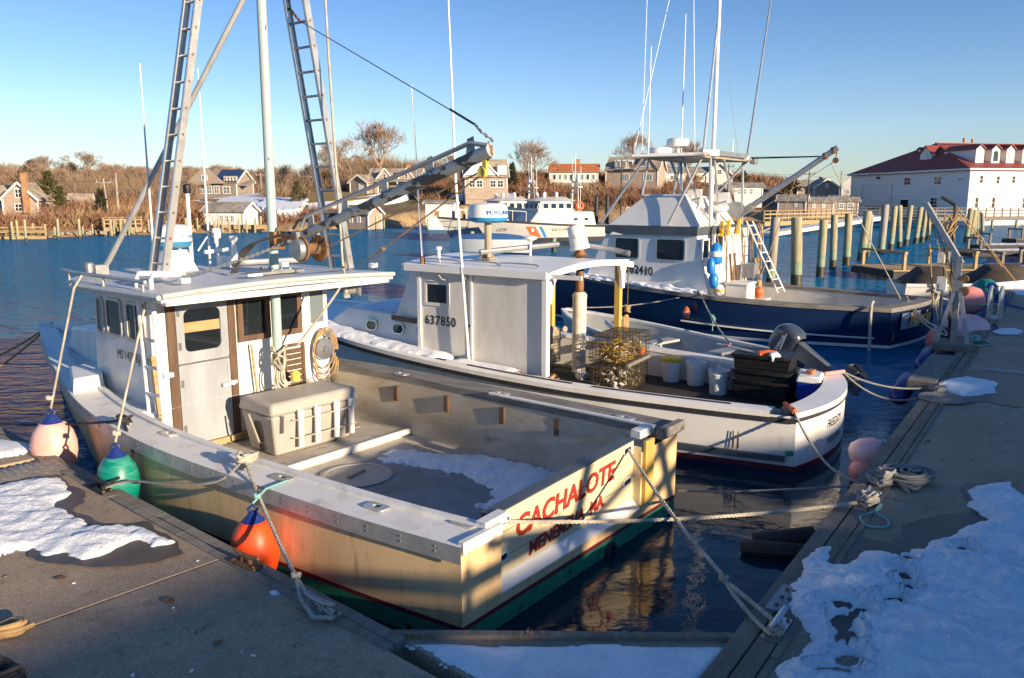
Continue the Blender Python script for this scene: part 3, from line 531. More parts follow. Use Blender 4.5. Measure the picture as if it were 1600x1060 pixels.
house('guard_shack','small white dock shack with orange window behind the moored patrol boats',hz(690,350,92),R(-4),3.,2.4,2.3,.25,'siding_white','roof_grey',[('f',-.35,1.15,.75,.8,'brick',(0,0))],None,cat='shed')
# the white station with the red hipped roof
st=thing('station_building','big white boathouse station with red hipped roof and dormers','building',(58.6,106,1.5),math.atan2(.18,.98))
WD,LN,EH,AP=26,38,5.75,(4.6,13,9.75)
b=MB(); b.box((LN/2,WD/2,EH/2-1),(LN,WD,EH+2)); b.build('wall',M['siding_white'],st)
b=MB(); o_=.45; e=[V((-o_,-o_,EH)),V((LN+o_,-o_,EH)),V((LN+o_,WD+o_,EH)),V((-o_,WD+o_,EH))]; r0,r1=V(AP),V((LN-4.6,13,9.75))
u=[p-V((0,0,.28)) for p in e]
b.add(e+[r0,r1]+u,[(0,1,5,4),(1,2,5),(2,3,4,5),(3,0,4),(0,6,7,1),(1,7,8,2),(2,8,9,3),(3,9,6,0),(9,8,7,6)]); b.build('roof',M['roof_red'],st)
b=MB(); b.bar(e[0]+V((-.03,0,-.12)),e[3]+V((-.03,0,-.12)),.1,.2); b.bar(e[0]+V((0,-.03,-.12)),e[1]+V((0,-.03,-.12)),.1,.2); b.tube([(-.1,-.12,EH-.2),(-.1,-.12,0)],.07,6); b.build('gutter',M['trim_white'],st)
b=MB(); [b.bar(e[0].lerp(r0,.04)+V((0,0,.05)),r0+V((0,0,.05)),.3,.12)]; b.bar(r0+V((0,0,.05)),r1+V((0,0,.05)),.3,.12); b.build('ridge_cap',M['roof_red'],st)
def stw(px,pyt,pyb,w,mun=(1,1),g='glass'):   # window on the shaded end wall
    a=(px-800)/FOC*CP; s=(58.6-a*106)/(a*.98+.18); d=106+.98*s
    zt=EYE+(HOR-pyt)*d/1270-1.5; zb=EYE+(HOR-pyb)*d/1270-1.5
    window(st,V((0,s*1.0,(zt+zb)/2)),(0,-1,0),(0,0,1),w,zt-zb,M['trim_white'],M[g],.13,mun=mun,d=.06)
stw(1416,278,291,1.5); stw(1463,276,290,1.5); stw(1414,311,326,2.0,(0,0)); stw(1460,308,326,1.6,(1,2))
for px,pt,pb in((1530,275,288),(1556,276,289),(1580,276,288),(1526,308,326),(1552,308,326),(1604,276,288),(1600,308,326)):
    a=(px-800)/FOC*CP; s=(a*106-58.6)/(.98-a*.18); d=106+.18*s; zt=EYE+(HOR-pt)*d/1270-1.5; zb=EYE+(HOR-pb)*d/1270-1.5
    window(st,V((s,0,(zt+zb)/2)),(1,0,0),(0,0,1),.62,zt-zb,M['trim_white'],M['glass'],.09,mun=(0,1),d=.06)
b=MB(); b.plate(rr(.9,2.2,.02,1),(10.4,0,1.0),(1,0,0),(0,0,1),-.02,.07); b.build('door',M['glass'],st)
def face_s(px): a=(px-800)/FOC*CP; return (58.6-a*106)/(a*.98+.18)
s0,s1=face_s(1392),face_s(1347); b=MB(); b.ring(rr(s1-s0+.5,4.4,.02,1),rr(s1-s0,4.1,.02,1),(0,(s0+s1)/2,1.9),(0,-1,0),(0,0,1),-.02,.1)
for i in range(5): b.box((-.03,(s0+s1)/2,.65+i*.75),(.05,s1-s0,.05))
gd=b.build('garage_door',M['panel_grey'],st); b=MB(); 
for i in range(4): b.plate(rr(1.1,.5,.02,1),(0,s0+.9+i*1.55,.55),(0,-1,0),(0,0,1),-.01,.05)
b.build('pane',M['brick'],gd)
b=MB(); b.box((-.15,face_s(1371),5.0),(.3,.5,.3)); b.build('wall_lamp',M['black'],st)
b=MB(); b.lathe([(.02,0),(.2,.05),(.2,.25),(.02,.3)],(-.15,face_s(1497),4.3)); b.build('siren',M['trim_white'],st)
def dormer(o,eu,ed,w,h,dl,g,lab=None):   # o: foot of the front face, eu along the face, ed inwards
    o,eu,ed=V(o),V(eu),V(ed); k=V((0,0,1)); b=MB()
    b.plate([(-w/2,0),(w/2,0),(w/2,h),(0,h+w*.42),(-w/2,h)],o,eu,k,-dl,0); d=b.build('dormer',M['siding_white'],st)
    b=MB()
    for s in(-1,1):
        A=o+eu*(s*(w/2+.15))+k*(h-.08)-ed*.2; B_=o+k*(h+w*.42+.05)-ed*.2; q=[A,B_,B_+ed*dl,A+ed*dl]; b.hexa(q,[p+k*.12 for p in q])
    b.build('dormer_roof',M['roof_red'],d)
    b=MB(); pts=[(-w*.26,.35),(w*.26,.35)]+[(w*.26*math.cos(R(a)),h*.72+w*.26*math.sin(R(a))) for a in range(0,181,20)]; b.plate(pts,o,eu,k,-.01,.06); b.build('arched_window',M[g],d)
for px,h_ in((1425,1.75),(1400,1.0)):
    s=face_s(px); dormer((1.6 if px>1410 else 3.2,s,EH+.7 if px>1410 else EH+1.6),(0,-1,0),(1,0,0),2.2 if px>1410 else 1.8,h_,5,'panel_grey')
for i,px in enumerate((1544,1569,1592,1617)):
    a=(px-800)/FOC*CP; s=(a*106-58.6)/(.98-a*.18); dormer((s,2.2,EH+.65),(1,0,0),(0,1,0),1.2,1.9,6,'glass' if i==1 else 'panel_grey')
b=MB(); b.tube([(9.6,13.6,9.0),(9.6,13.6,10.6)],.17,8); b.tube([(11.,13.6,9.0),(11.,13.6,10.5)],.17,8); b.build('chimney',M['brick'],st)
# ------------------------------------------------------------------ utility poles
def upole(px,pyt,pyb,d,label,arm=True,m='piling_grey',r=.13,lean=0):
    g=Yp(px,pyb,d); tp=Yp(px,pyt,d); h=tp.z-g.z; t=thing('utility_pole',label,'utility pole',g,0); b=MB(); b.tube([(0,0,-1),(lean,0,h)],[r,r*.7],8); b.build('pole',M[m],t)
    if arm:
        b=MB(); b.bar((lean-.8,0,h-.35),(lean+.8,0,h-.35),.1); [b.lathe([(.05,0),(.06,.15),(.02,.2)],(lean+x,0,h-.3)) for x in(-.7,0,.7)]; b.build('crossarm',M[m],t)
    return t
upole(172,280,345,84,'leaning utility pole with signs near the left shore',True,'piling_grey',.11,-.35)
upole(186,270,342,90,'taller bare utility pole right of the leaning one',False)
upole(970,249,325,110,'dark utility pole with crossarm before the wide shingle house',True,'pile_black',.11)
upole(1137,256,300,120,'utility pole with crossarm behind the flybridge seats',True,'pile_black',.1)
upole(1261,268,332,108,'dark utility pole at the fish shacks under the cargo boom',True,'pile_black',.1)
upole(1312,267,318,120,'bare pale utility pole left of the station',False)
upole(409,270,310,130,'utility pole close behind the green mast',True)
b=MB(); 
for a,c in(((172,282,84),(0,270,100)),((970,252,110),(1137,260,120)),((1137,260,120),(1261,272,108)),((1261,272,108),(1312,272,120)),((1312,272,120),(1420,262,118))): b.tube(sag(Yp(*a),Yp(*c),.5,10),.016,3)
tag(b.build('overhead_wire',M['black']),'thin dark overhead wire strung between the utility poles','wire')
# ------------------------------------------------------------------ pilings
def piling(px,pyt,pyb,wpx,label,group=None,m='piling',wet=.55,alg=.35,lean=0,cap=False,dep=None):
    g=Zp(px,pyb,0) if dep is None else V(((px-800)/FOC*CP*dep,dep,0)); d=g.y
    h=Yp(px,pyt,d).z; r=wpx*math.hypot(g.x,g.y)/1270/2*.88; b=MB(); n=12; hs=[-1.5,wet*.6,wet,wet+alg,h*.7,h-.03,h]; rs=[r*1.05,r*1.05,r*1.03,r*1.02,r,r*.98,r*.9]
    rows=[]
    for z,q in zip(hs,rs): rows.append([(math.cos(2*math.pi*j/n)*q*(1+.03*math.sin(j*2.3+z)),math.sin(2*math.pi*j/n)*q,z) for j in range(n+1)])
    for i,row in enumerate(rows): rows[i]=[(x+lean*hs[i]/max(h,.1),y,z) for x,y,z in row]
    b.grid(rows,kf=lambda i,j:(2,2,1,0,0,0)[i]); b.add([rows[-1][j] for j in range(n)],[tuple(range(n))],0)
    if cap: b.lathe([(r*1.1,h-.25),(r*1.1,h),(r*.7,h+.2),(.02,h+.32)],(lean,0,0),n=10,k=0)
    o=b.build('piling',[M[m],M['pile_algae'],M['pile_wet']],ang=50,loc=g); return tag(o,label,'piling',group)
GR='greenish pilings standing in the harbour'
PL=[(1203,340,446,15,'grey weathered piling with knotted teal rope beside the ladder','piling_grey'),(1244,340,447,18,'thick pale green piling, first right of the grey roped one','piling'),(1281,344,433,13,'squat green piling with a bracket near its foot','piling'),(1301,336,421,11,'green piling leaning right, third of the row from the left','piling'),(1322,334,415,12,'upright green piling with dark rope round its foot','piling'),(1345,330,408,13,'thick green piling just left of a thin grey one','piling'),(1355,335,401,8,'thin grey piling crossed by the white boom line','piling_grey'),(1376,320,397,11,'tallest brown piling in front of the station door','piling_grey'),(1391,322,392,9,'green piling right of the tallest brown one','piling'),(1405,321,388,8,'slim green piling, left of a close pair','piling'),(1415,321,384,8,'slim green piling, right of a close pair','piling'),(1430,324,381,8,'green piling left of the davit arm','piling'),(1440,328,379,7,'green piling with a crosspiece behind the davit arm','piling'),(1449,325,376,6,'thin green piling right behind the davit arm','piling'),(1509,326,379,8,'leftmost piling of the front cluster below the station corner','piling'),(1515,328,374,7,'middle piling of the front cluster below the station corner','piling'),(1521,328,371,7,'right piling of the front cluster below the station corner','piling'),(1526,331,365,6,'left piling of the rear cluster at the long pier','piling'),(1530,331,364,5,'middle piling of the rear cluster at the long pier','piling'),(1535,333,366,5,'right dark piling of the rear cluster at the long pier','piling_grey')]
for px,a,c,wd,lab,m in PL: piling(px,a,c,wd,lab,None,m,wet=.45 if m=='piling' else .3,alg=.5,lean=random.uniform(-.2,.24))
for px,a,c,wd,lab in [(41,343,378,4,'pale green piling at the low float on the left shore'),(92,342,375,4,'pale green piling in front of the brown bank'),(86,355,373,4,'short stump piling beside the brown bank'),(125,342,374,4,'pale green piling with a stump at its right'),(130,354,371,3,'stump piling touching the pale green piling'),(145,350,370,2.5,'thin dark footed piling left of the small pier'),(164,345,372,3,'left corner piling of the small pier'),(179,345,371,3,'second piling of the small pier under the leaning pole'),(205,345,369,3,'piling at the right end of the small pier'),(214,344,368,3,'leaning thin piling seen beside the slanted pipe'),(233,343,367,3,'piling right of the left ladder'),(291,341,365,4,'tall piling left of the shed pier'),(309,341,364,3,'leaning piling at the shed pier corner'),(322,340,364,4,'thick piling in front of the shed pier'),(327,345,364,3,'short piling touching the thick one at the shed pier'),(408,338,362,3.5,'piling at the right end of the shed pier behind the mast'),(588,337,362,4,'pale piling right of the grey waterside shed'),(600,342,361,3,'shorter pale piling with the brown bank behind'),(582,343,358,3,'piling against the grey waterside shed'),(668,341,361,3,'pale piling left of the moored patrol boats')]: piling(px,a,c,wd,lab,None,'piling',wet=.3,alg=.3,lean=-.1 if px==214 else .03)
for i,(px,h_) in enumerate([(170,.9),(185,.95),(192,.9),(198,.85),(242,.8),(250,.9),(258,.7),(264,.85),(270,.95),(333,.7),(339,.8),(345,.6),(356,.75),(371,.7),(383,.8),(396,.7),(14,.9),(22,1.),(47,.7),(66,.6),(552,.7),(574,.7),(562,.6)]):
    d=lerp_tab(SHORE,px)-1; g=V(((px-800)/FOC*CP*d,d,0)); b=MB(); b.tube([(0,0,-1),(0,0,h_+.6)],[.12,.1],8); tag(b.build('piling',M['piling'],loc=g),'short weathered post among those along the left shore','piling','short posts along the left shore')
piling(543,377,455,17,'yellow green piling right behind the near cabin roof',None,'piling',alg=.3)
piling(737,362,396,8,'olive piling left of the radar pedestal',None,'piling',dep=48); piling(866,372,385,8,'grey cracked piling in front of the patrol boat','piling','piling_grey',dep=52)
piling(932,309,352,7,'left black steel mooring pile with pointed cap','black mooring piles','pile_black',cap=True,dep=80)
piling(949,309,352,7,'right black steel mooring pile with pointed cap','black mooring piles','pile_black',cap=True,dep=80)
piling(709,330,366,5,'brown mooring pile at the bow of the far patrol boat',None,'pile_black',dep=70); piling(725,335,366,4,'dark mooring pile behind the radar dome',None,'pile_black',dep=72)
# ------------------------------------------------------------------ far piers
def pier(name,label,a,c,z,wd,m,rail=True,posts=14,rh=1.05,under=True):
    a,c=V(a),V(c); d=(c-a); L=d.length; t=thing(name,label,'pier',(a.x,a.y,0),math.atan2(d.y,d.x))
    b=MB(); b.box((L/2,wd/2,z-.1),(L,wd,.2)); b.box((L/2,-.08,z-.2),(L,.12,.42)); b.build('deck',M[m],t)
    if under:
        b=MB(); n=max(3,int(L/3)); [b.tube([(L*i/n,.15,-1.5),(L*i/n,.15,z-.2)],.14,8) for i in range(n+1)]; [b.bar((L*i/n,.15,.2),(L*(i+1)/n,.15,z-.3),.12) for i in range(0,n,2)]; b.build('support_piles',M['piling'],t)
    if rail:
        for i in range(posts+1): b=MB(); b.box((L*i/posts,0,z+rh/2),(.11,.11,rh)); b.build('railing_post',M[m],t)
        b=MB(); [b.box((L/2,-.07,z+q),(L,.05,.13)) for q in(.35,.72)]; b.box((L/2,0,z+rh),(L,.16,.06)); b.build('railing',M[m],t)
    return t
pier('pier','long railed timber pier on pilings in front of the fish shacks',V((24.5,80,0)),V((38,92,0)),1.15,2.6,'timber_new',posts=16)
pier('pier','grey railed boardwalk pier running below the station',V((46,93,0)),V((66,98,0)),1.3,2.6,'timber_grey',posts=18)
pier('pier','shadowed boardwalk end with thin railing left of the station pilings',V((40,101,0)),V((52,97,0)),1.3,2.,'timber_grey',posts=8)
pier('pier','small low pier under the waterside shed with three windows',V((-36.5,82.5,0)),V((-24.5,83.5,0)),.75,1.4,'timber_new',rail=False)
pier('pier','small railed pier below the leaning utility pole',V((-38.5,77.3,0)),V((-35.2,78,0)),.7,1.6,'timber_new',posts=6,rh=.95)
pier('float','low timber float on the far left shore',V((-46,68.5,0)),V((-39.5,69.5,0)),.25,1.0,'timber_new',rail=True,posts=3,rh=.5,under=False)
b=MB(); b.hexa([V((22,74,.05)),V((23,72.5,.05)),V((42,92,1.1)),V((41,94,1.1))],[V((22,74,.35)),V((23,72.5,.35)),V((42,92,1.5)),V((41,94,1.5))]); tag(b.build('boat_ramp',M['trim_white']),'pale sloping launch ramp behind the harbour pilings','ramp')
b=MB()
random.seed(3)
for i in range(70):
    px=random.uniform(-40,300) if i<50 else random.uniform(590,700); d=lerp_tab(SHORE,px)+random.uniform(-.6,1.8); s=random.uniform(.2,.55); b.box(pd(px,d,.1+random.uniform(0,.3)),(s*1.4,s,s*.8),random.uniform(0,3))
tag(b.build('shore_rocks',M['rock'],bevel=.08),'tan boulders tumbled along the left shoreline','rocks',kind='stuff')
# ------------------------------------------------------------------ generic pieces for boats
class Hull:
    def __init__(s,L,hb,sheer,fl,rake=.5,cx=0,curv=0,keel=-.4,yc=None):
        s.L=L; s.hb=smooth_tab(hb); s.sh=sheer; s.fl=fl; s.rake=rake; s.cx=cx; s.curv=curv; s.keel=keel; s.skew=0
    def p(s,side,y,z):
        H=s.sh(y,side); t=max(0,min(1,(H-z)/(H+.35))); k=1-s.fl(y)*t**1.25
        return s.sk(V((s.cx+side*max(s.hb(y),0)*k,y-s.rake*t*(y/s.L)**5,z)))
    def sk(s,v):
        if s.skew: v.y-=s.skew*(v.x-s.cx+s.hb(0))*max(0,1-v.y/3)
        return v
    def ys(s,n=34): return [s.L*(1-(1-i/n)**1.25) for i in range(n+1)]
    def side(s,b,levels,side,kf,y0=0):
        Y=[y for y in s.ys() if y>=y0]
        rows=[[s.p(side,y,l(s.sh(y,side))) for y in Y] for l in levels]; b.grid(rows,kf=kf); return b
    def transom(s,b,levels,kf,n=14,x0=-1,x1=1):
        rows=[]
        for l in levels:
            r=[]
            for i in range(n+1):
                u=x0+(x1-x0)*i/n; A=s.p(-1,0,0); H=s.sh(0,-1)*(1-u)/2+s.sh(0,1)*(1+u)/2; z=l(H); a=s.p(-1,0,l(s.sh(0,-1))); c=s.p(1,0,l(s.sh(0,1)))
                r.append(V((a.x+(c.x-a.x)*(u+1)/2,a.y+(c.y-a.y)*(u+1)/2-s.curv*(1-u*u),z)))
            rows.append(r)
        return b.grid(rows,kf=kf)
    def strip(s,b,side,y0,y1,prof,n=30,k=0,close=True):   # sweep (inset,dz) profile along the sheer
        rows=[]
        for i in range(n+1):
            y=y0+(y1-y0)*i/n; H=s.sh(y,side); h=s.hb(y); row=[]
            for ins,dz in prof+([prof[0]] if close else []):
                row.append(s.sk(V((s.cx+side*max(h-ins,.012 if ins>0 else 0),y,H+dz))))
            rows.append(row)
        return b.grid(rows,k=k)
    def deck(s,b,y0,y1,zf,inset,n=24,k=0,m=6):
        rows=[]
        for i in range(n+1):
            y=y0+(y1-y0)*i/n; h=max(s.hb(y)-inset,.01); rows.append([s.sk(V((s.cx+h*(2*j/m-1),y,zf(y)))) for j in range(m+1)])
        return b.grid(rows,k=k)
def inside(P,x,y):
    c=False;j=len(P)-1
    for i in range(len(P)):
        if (P[i][1]>y)!=(P[j][1]>y) and x<(P[j][0]-P[i][0])*(y-P[i][1])/(P[j][1]-P[i][1])+P[i][0]: c=not c
        j=i
    return c
def pdist(P,x,y):
    m=9e9
    for i in range(len(P)):
        ax,ay=P[i-1][:2];bx,by=P[i][:2];dx,dy=bx-ax,by-ay;t=max(0,min(1,((x-ax)*dx+(y-ay)*dy)/(dx*dx+dy*dy+1e-12)))
        m=min(m,math.hypot(x-ax-dx*t,y-ay-dy*t))
    return m
from mathutils import noise as NZ
def snow(name,P,z,th,label,parent=None,res=.05,prints=(),edge=.12,cat='snow',jag=.06,rough=.35,zf=None,group=None):
    xs=[p[0] for p in P];ys=[p[1] for p in P]; nx=int((max(xs)-min(xs)+.3)/res);ny=int((max(ys)-min(ys)+.3)/res); x0,y0=min(xs)-.15,min(ys)-.15
    idx={};b=MB()
    for i in range(nx+1):
        for j in range(ny+1):
            x=x0+i*res;y=y0+j*res; dd=pdist(P,x,y)*(1 if inside(P,x,y) else -1)
            dd+=jag*NZ.noise(V((x*4,y*4,z)))+jag*.6*NZ.noise(V((x*13,y*13,1)))
            if dd<-res: continue
            h=th*(1-math.exp(-max(dd,0)/edge)); h*=1+rough*NZ.noise(V((x*2.2,y*2.2,5)))+rough*.6*NZ.noise(V((x*7,y*7,9)))+(rough*.4*NZ.noise(V((x*21,y*21,3))) if res<.04 else 0)
            for (fx,fy,ca,sa,a,c_) in prints:
                u=((x-fx)*ca+(y-fy)*sa)/a; v=(-(x-fx)*sa+(y-fy)*ca)/c_; q=u*u+v*v
                if q<.5: h=-.013
                elif q<1: h*=.25+.6*(q-.5)
                elif q<2.2: h*=.75+.35*(2.2-q)
            if dd<=0: h=-.012
            idx[i,j]=len(b.v); b.v.append((x,y,(zf(x,y) if zf else z)+h))
    for (i,j) in list(idx):
        if (i+1,j) in idx and (i,j+1) in idx and (i+1,j+1) in idx: b.f.append([idx[i,j],idx[i+1,j],idx[i+1,j+1],idx[i,j+1]]); b.m.append(0)
    o=b.build(name,M['snow'],parent,ang=180); return tag(o,label,cat,group) if parent is None else o
def knot(b,c,r,rr_=.016,seed=1,k=0,fl=.6):
    rnd=random.Random(seed); c=V(c); pts=[]
    for i in range(16): a=i*2.1+rnd.uniform(-.3,.3); pts.append(c+V((math.cos(a)*r*rnd.uniform(.6,1),math.sin(a)*r*rnd.uniform(.6,1),fl*r*rnd.uniform(-.6,1))))
    b.tube(spl(pts,4),rr_,6,k)
def coil(b,c,r0,r1,n,rr_,layers=1,k=0,seed=1,ell=1,strand=False):
    rnd=random.Random(seed); c=V(c); pts=[]
    if seed!=5:
        for q in range(int(n)*2):
            cx=c+V((rnd.gauss(0,.02),rnd.gauss(0,.02),rr_*(.9+.8*q))); r=r0+(r1-r0)*rnd.random(); a0=rnd.random()*6; b.tube([cx+V((math.cos(a0+i*.33)*r*(1+.05*math.sin(i)),math.sin(a0+i*.33)*r*ell,rnd.uniform(0,rr_*.6))) for i in range(20)],rr_,6,k)
        return
    N=int(n*18)
    for i in range(N+1):
        a=i/18*6.283; r=r0+(r1-r0)*((i/N*layers)%1 if layers>1 else i/N); pts.append(c+V((math.cos(a)*r*(1+rnd.uniform(-.03,.03)),math.sin(a)*r*ell*(1+rnd.uniform(-.03,.03)),rr_+rr_*1.3*int(i/N*layers)+rnd.uniform(0,rr_*.5))))
    b.tube(pts,rr_,6,k)
def fender(name,label,c,r,h,bm,tm,tilt=(0,0),rope=None,parent=None):
    t=thing(name,label,'fender',c); t.rotation_euler=(tilt[0],tilt[1],0); b=MB()
    b.lathe([(.01,-h*.5),(r*.55,-h*.48),(r*.88,-h*.36),(r,-h*.15),(r*.99,h*.05),(r*.86,h*.24),(r*.62,h*.37),(r*.5,h*.415)],n=24); b.build('body',M[bm],t,ang=80)
    b=MB(); b.lathe([(r*.52,h*.405),(r*.4,h*.45),(r*.26,h*.5),(r*.16,h*.56),(.01,h*.57)],n=20); b.tube([(-r*.06,0,h*.53),(-r*.2,0,h*.6),(0,0,h*.66),(r*.2,0,h*.6),(r*.06,0,h*.53)],r*.07,6); b.build('eye_cap',M[tm],t,ang=80)
    return t
def lobster_buoy(label,c,r,h,m1,m2=None,group=None,rx=0):
    t=thing('buoy',label,'buoy',c,0,group); t.rotation_euler=(rx,0,0); b=MB(); b.lathe([(.01,-h/2),(r*.7,-h*.46),(r,-h*.3),(r,h*.1),(r*.7,h*.36),(r*.3,h*.46),(.01,h*.5)],n=14); b.build('float',M[m1],t,ang=70)
    if m2: b=MB(); b.lathe([(r*1.02,-h*.12),(r*1.03,h*.1),(r*1.0,h*.11)],n=14); b.build('band',M[m2],t)
    return t
def line(label,pts,r,m,name='mooring_line',cat='rope',strands=False,group=None,knots=()):
    b=MB()
    if strands: b.rope(pts,r)
    else: b.tube(pts,r,6)
    for i,(c,kr) in enumerate(knots): knot(b,c,kr,r*.9,i+3)
    return tag(b.build(name,M[m],ang=60),label,cat,group)
# ------------------------------------------------------------------ boat 1 : the cream workboat
EX=V((.606,.795)); CO=V((.69,6.93)); CRZ=math.atan2(EX.y,EX.x)
cb=thing('fishing_boat','cream workboat with green bottom and red stern lettering nearest the camera','boat',(CO.x,CO.y,0),CRZ)
CW=MX.Translation((CO.x,CO.y,0))@MX.Rotation(CRZ,4,'Z')
def cw(x,y,z): return CW@V((x,y,z))
CH=Hull(10.8,[(0,1.75),(1,1.83),(2.5,1.88),(3.75,1.9),(4.5,1.86),(5.3,1.76),(6.2,1.57),(7,1.33),(8,1.02),(9.2,.62),(10.2,.24),(10.8,.015)],
   lambda y,s:.76+.0037*y*y+(.11*(1-y/11) if s>0 else 0),lambda y:.015+.62*max(0,(y-3)/7.8)**1.6,.75)
lev=[lambda H:H,lambda H:H-.12,lambda H:.6*H+.06,lambda H:.35*H+.06,lambda H:.185,lambda H:.145,lambda H:.05,lambda H:-.4]
km=lambda i,j:(0,0,0,0,1,2,2)[i]
b=MB(); CH.side(b,lev,-1,km); CH.side(b,lev,1,km)
low=[lambda H:.27]+lev[4:]; CH.transom(b,low,lambda i,j:(0,1,2,2)[i])
for x0,x1 in((-1,-.73),(.55,1)): CH.transom(b,[lambda H:H,lambda H:.27],lambda i,j:0,3,x0,x1)
b.build('hull',[M['cream'],M['maroon'],M['bottom_green']],cb,ang=50)
# recessed transom boards with ledge and reveals
b=MB(); XL,XR=-1.278,.965
b.add([(XL,.09,.26),(XR,.09,.26),(XR,.09,.955),(XL,.09,.875),(XL,.2,.875),(XR,.2,.955),(XL,.2,.2),(XR,.2,.2)],[(0,1,2,3),(3,2,5,4),(6,4,5,7)])
b.add([(XL,0,.2),(XL,.2,.2),(XL,.2,.8),(XL,0,.8)],[(0,1,2,3)]); b.add([(XR,0,.2),(XR,.2,.2),(XR,.2,.9),(XR,0,.9)],[(0,1,2,3)])
tp=b.build('transom_panel',M['cream_clean'],cb)
b=MB(); b.hexa([V((XL,-.002,.262)),V((XR,-.002,.262)),V((XR,.09,.265)),V((XL,.09,.265))],[V((XL,-.002,.272)),V((XR,-.002,.272)),V((XR,.088,.35)),V((XL,.088,.35))]); b.build('transom_ledge',M['white'],cb)
b=MB(); [b.add([(XL,.0875,z),(XR,.0875,z+.07*q),(XR,.0875,z+.006+.07*q),(XL,.0875,z+.006)],[(0,1,2,3)]) for z,q in((.49,.5),(.7,.8))]; b.build('board_seam',M['timber_dark'],tp)
for x,z in((-1.14,.80),(-1.16,.5),(.83,.89),(.84,.56)):
    b=MB(); b.ring(rr(.17,.085,.042,5),rr(.135,.05,.025,5),(x,.088,z),(1,.0,.05),(0,0,1),0,.012); s_=b.build('slot_rim',M['white_clean'],tp); b=MB(); b.plate(rr(.14,.055,.027,5),(x,.088,z),(1,0,.05),(0,0,1),.001,.003); b.build('slot_hole',M['black'],s_)
b=MB(); b.box((1.075,-.022,.64),(.17,.04,.64)); b.build('stern_post',M['yellow_wood'],cb,bevel=.008)
eu=V((1,0,.045)).normalized(); text('CACHALOTE',.245,M['red_letter'],cb,(-.985,.084,.6),eu,(0.02,0,1),bold=.007,sx=1.09,shear=.12)
text('MENEMSHA  MA.',.165,M['red_letter'],cb,(-.8,.084,.385),V((1,0,.055)).normalized(),(0.02,0,1),bold=.005,sx=1.0,shear=.1)
b=MB(); b.hexa([V((XL,.08,.876)),V((XR,.08,.956)),V((XR,.21,.956)),V((XL,.21,.876))],[V((XL,.08,.89)),V((XR,.08,.97)),V((XR,.21,.97)),V((XL,.21,.89))]); b.build('transom_cap',M['navy_slate'],cb)
b=MB(); b.lathe([(.055,-.05),(.085,-.05),(.09,.03),(.06,.035),(.055,-.0)],(.38,0,.03),(0,-1,0),14); b.build('exhaust_outlet',M['rubber'],cb)
# caps
b=MB(); CH.strip(b,-1,-.02,6.6,[(-.035,.0),(-.035,.075),(.34,.085),(.36,.03),(.36,.0)]); CH.strip(b,-1,6.6,10.78,[(-.03,0),(-.03,.07),(.25,.08),(.26,.0)]); CH.strip(b,1,5.5,10.78,[(-.03,0),(-.03,.07),(.25,.08),(.26,.0)])
b.box((-1.53,-.01,.82),(.46,.05,.09)); b.build('cap_rail',M['white_weather'],cb)
b=MB(); CH.strip(b,-1,.02,6.5,[(.30,.08),(.30,.115),(.37,.115),(.37,.08)]); b.bar((-1.45,.06,.86),(-1.18,.06,.87),.09,.08); b.build('inner_lip',M['white_weather'],cb)
b=MB(); CH.strip(b,-1,-.03,9.5,[(-.041,-.055),(-.041,.078),(-.034,.078),(-.034,-.055)]); b.build('edge_strip',M['alu_dull'],cb)
b=MB()
for i in range(24):
    y=.2+i*.33; H=CH.sh(y,-1); x=-(CH.hb(y)+.043)
    for dz in(.0,.04): b.box((x,y,H+dz),(.008,.012,.012))
b.build('screws',M['timber_dark'],cb)
b=MB(); CH.strip(b,1,-.02,5.6,[(-.05,0.0),(-.05,.1),(.3,.1),(.3,.0)]); b.box((1.53,-.03,.96),(.5,.08,.1)); b.build('timber_cap',M['timber_cap'],cb)
b=MB(); CH.strip(b,1,.1,5.2,[(.27,.0),(.27,-.1),(.3,-.1),(.3,.0)]); [b.box((1.57-.03*(y<1),y,.72+.006*y),(.07,.07,.2)) for y in(.6,1.4,2.2,3.1,4.0)]; b.build('rail_stringer',M['bare_brown'],cb)
b=MB(); CH.strip(b,1,.1,2.4,[(.335,.1),(.335,.125),(.28,.125),(.28,.1)]); b.box((1.22,.13,.98),(.3,.12,.09)); b.build('corner_chock',M['white_weather'],cb,bevel=.01)
for s_,y,x in((-1,1.0,-1.63),(-1,2.15,-1.68),(-1,4.1,-1.62),(-1,.22,-1.45),(1,.55,1.6),(1,2.3,1.66),(1,4.,1.66)):
    H=CH.sh(y,s_)+(.088 if s_<0 else .103); b=MB(); b.ring(rr(.2,.11,.01,1),rr(.09,.05,.025,4),(x,y,H),(0,1,0),(-1,0,0),0,.014) if False else None
    po=rr(.22,.12,.03,4); pi=rr(.08,.06,.03,4); b.ring(po,pi,(x,y,H),(0,1,0),(-1,0,0),-.004,.012); f=b.build('rod_holder',M['alu'],cb); b=MB(); b.plate(rr(.09,.065,.032,4),(x,y,H),(0,1,0),(-1,0,0),-.004,.002); b.build('hole',M['black'],f)
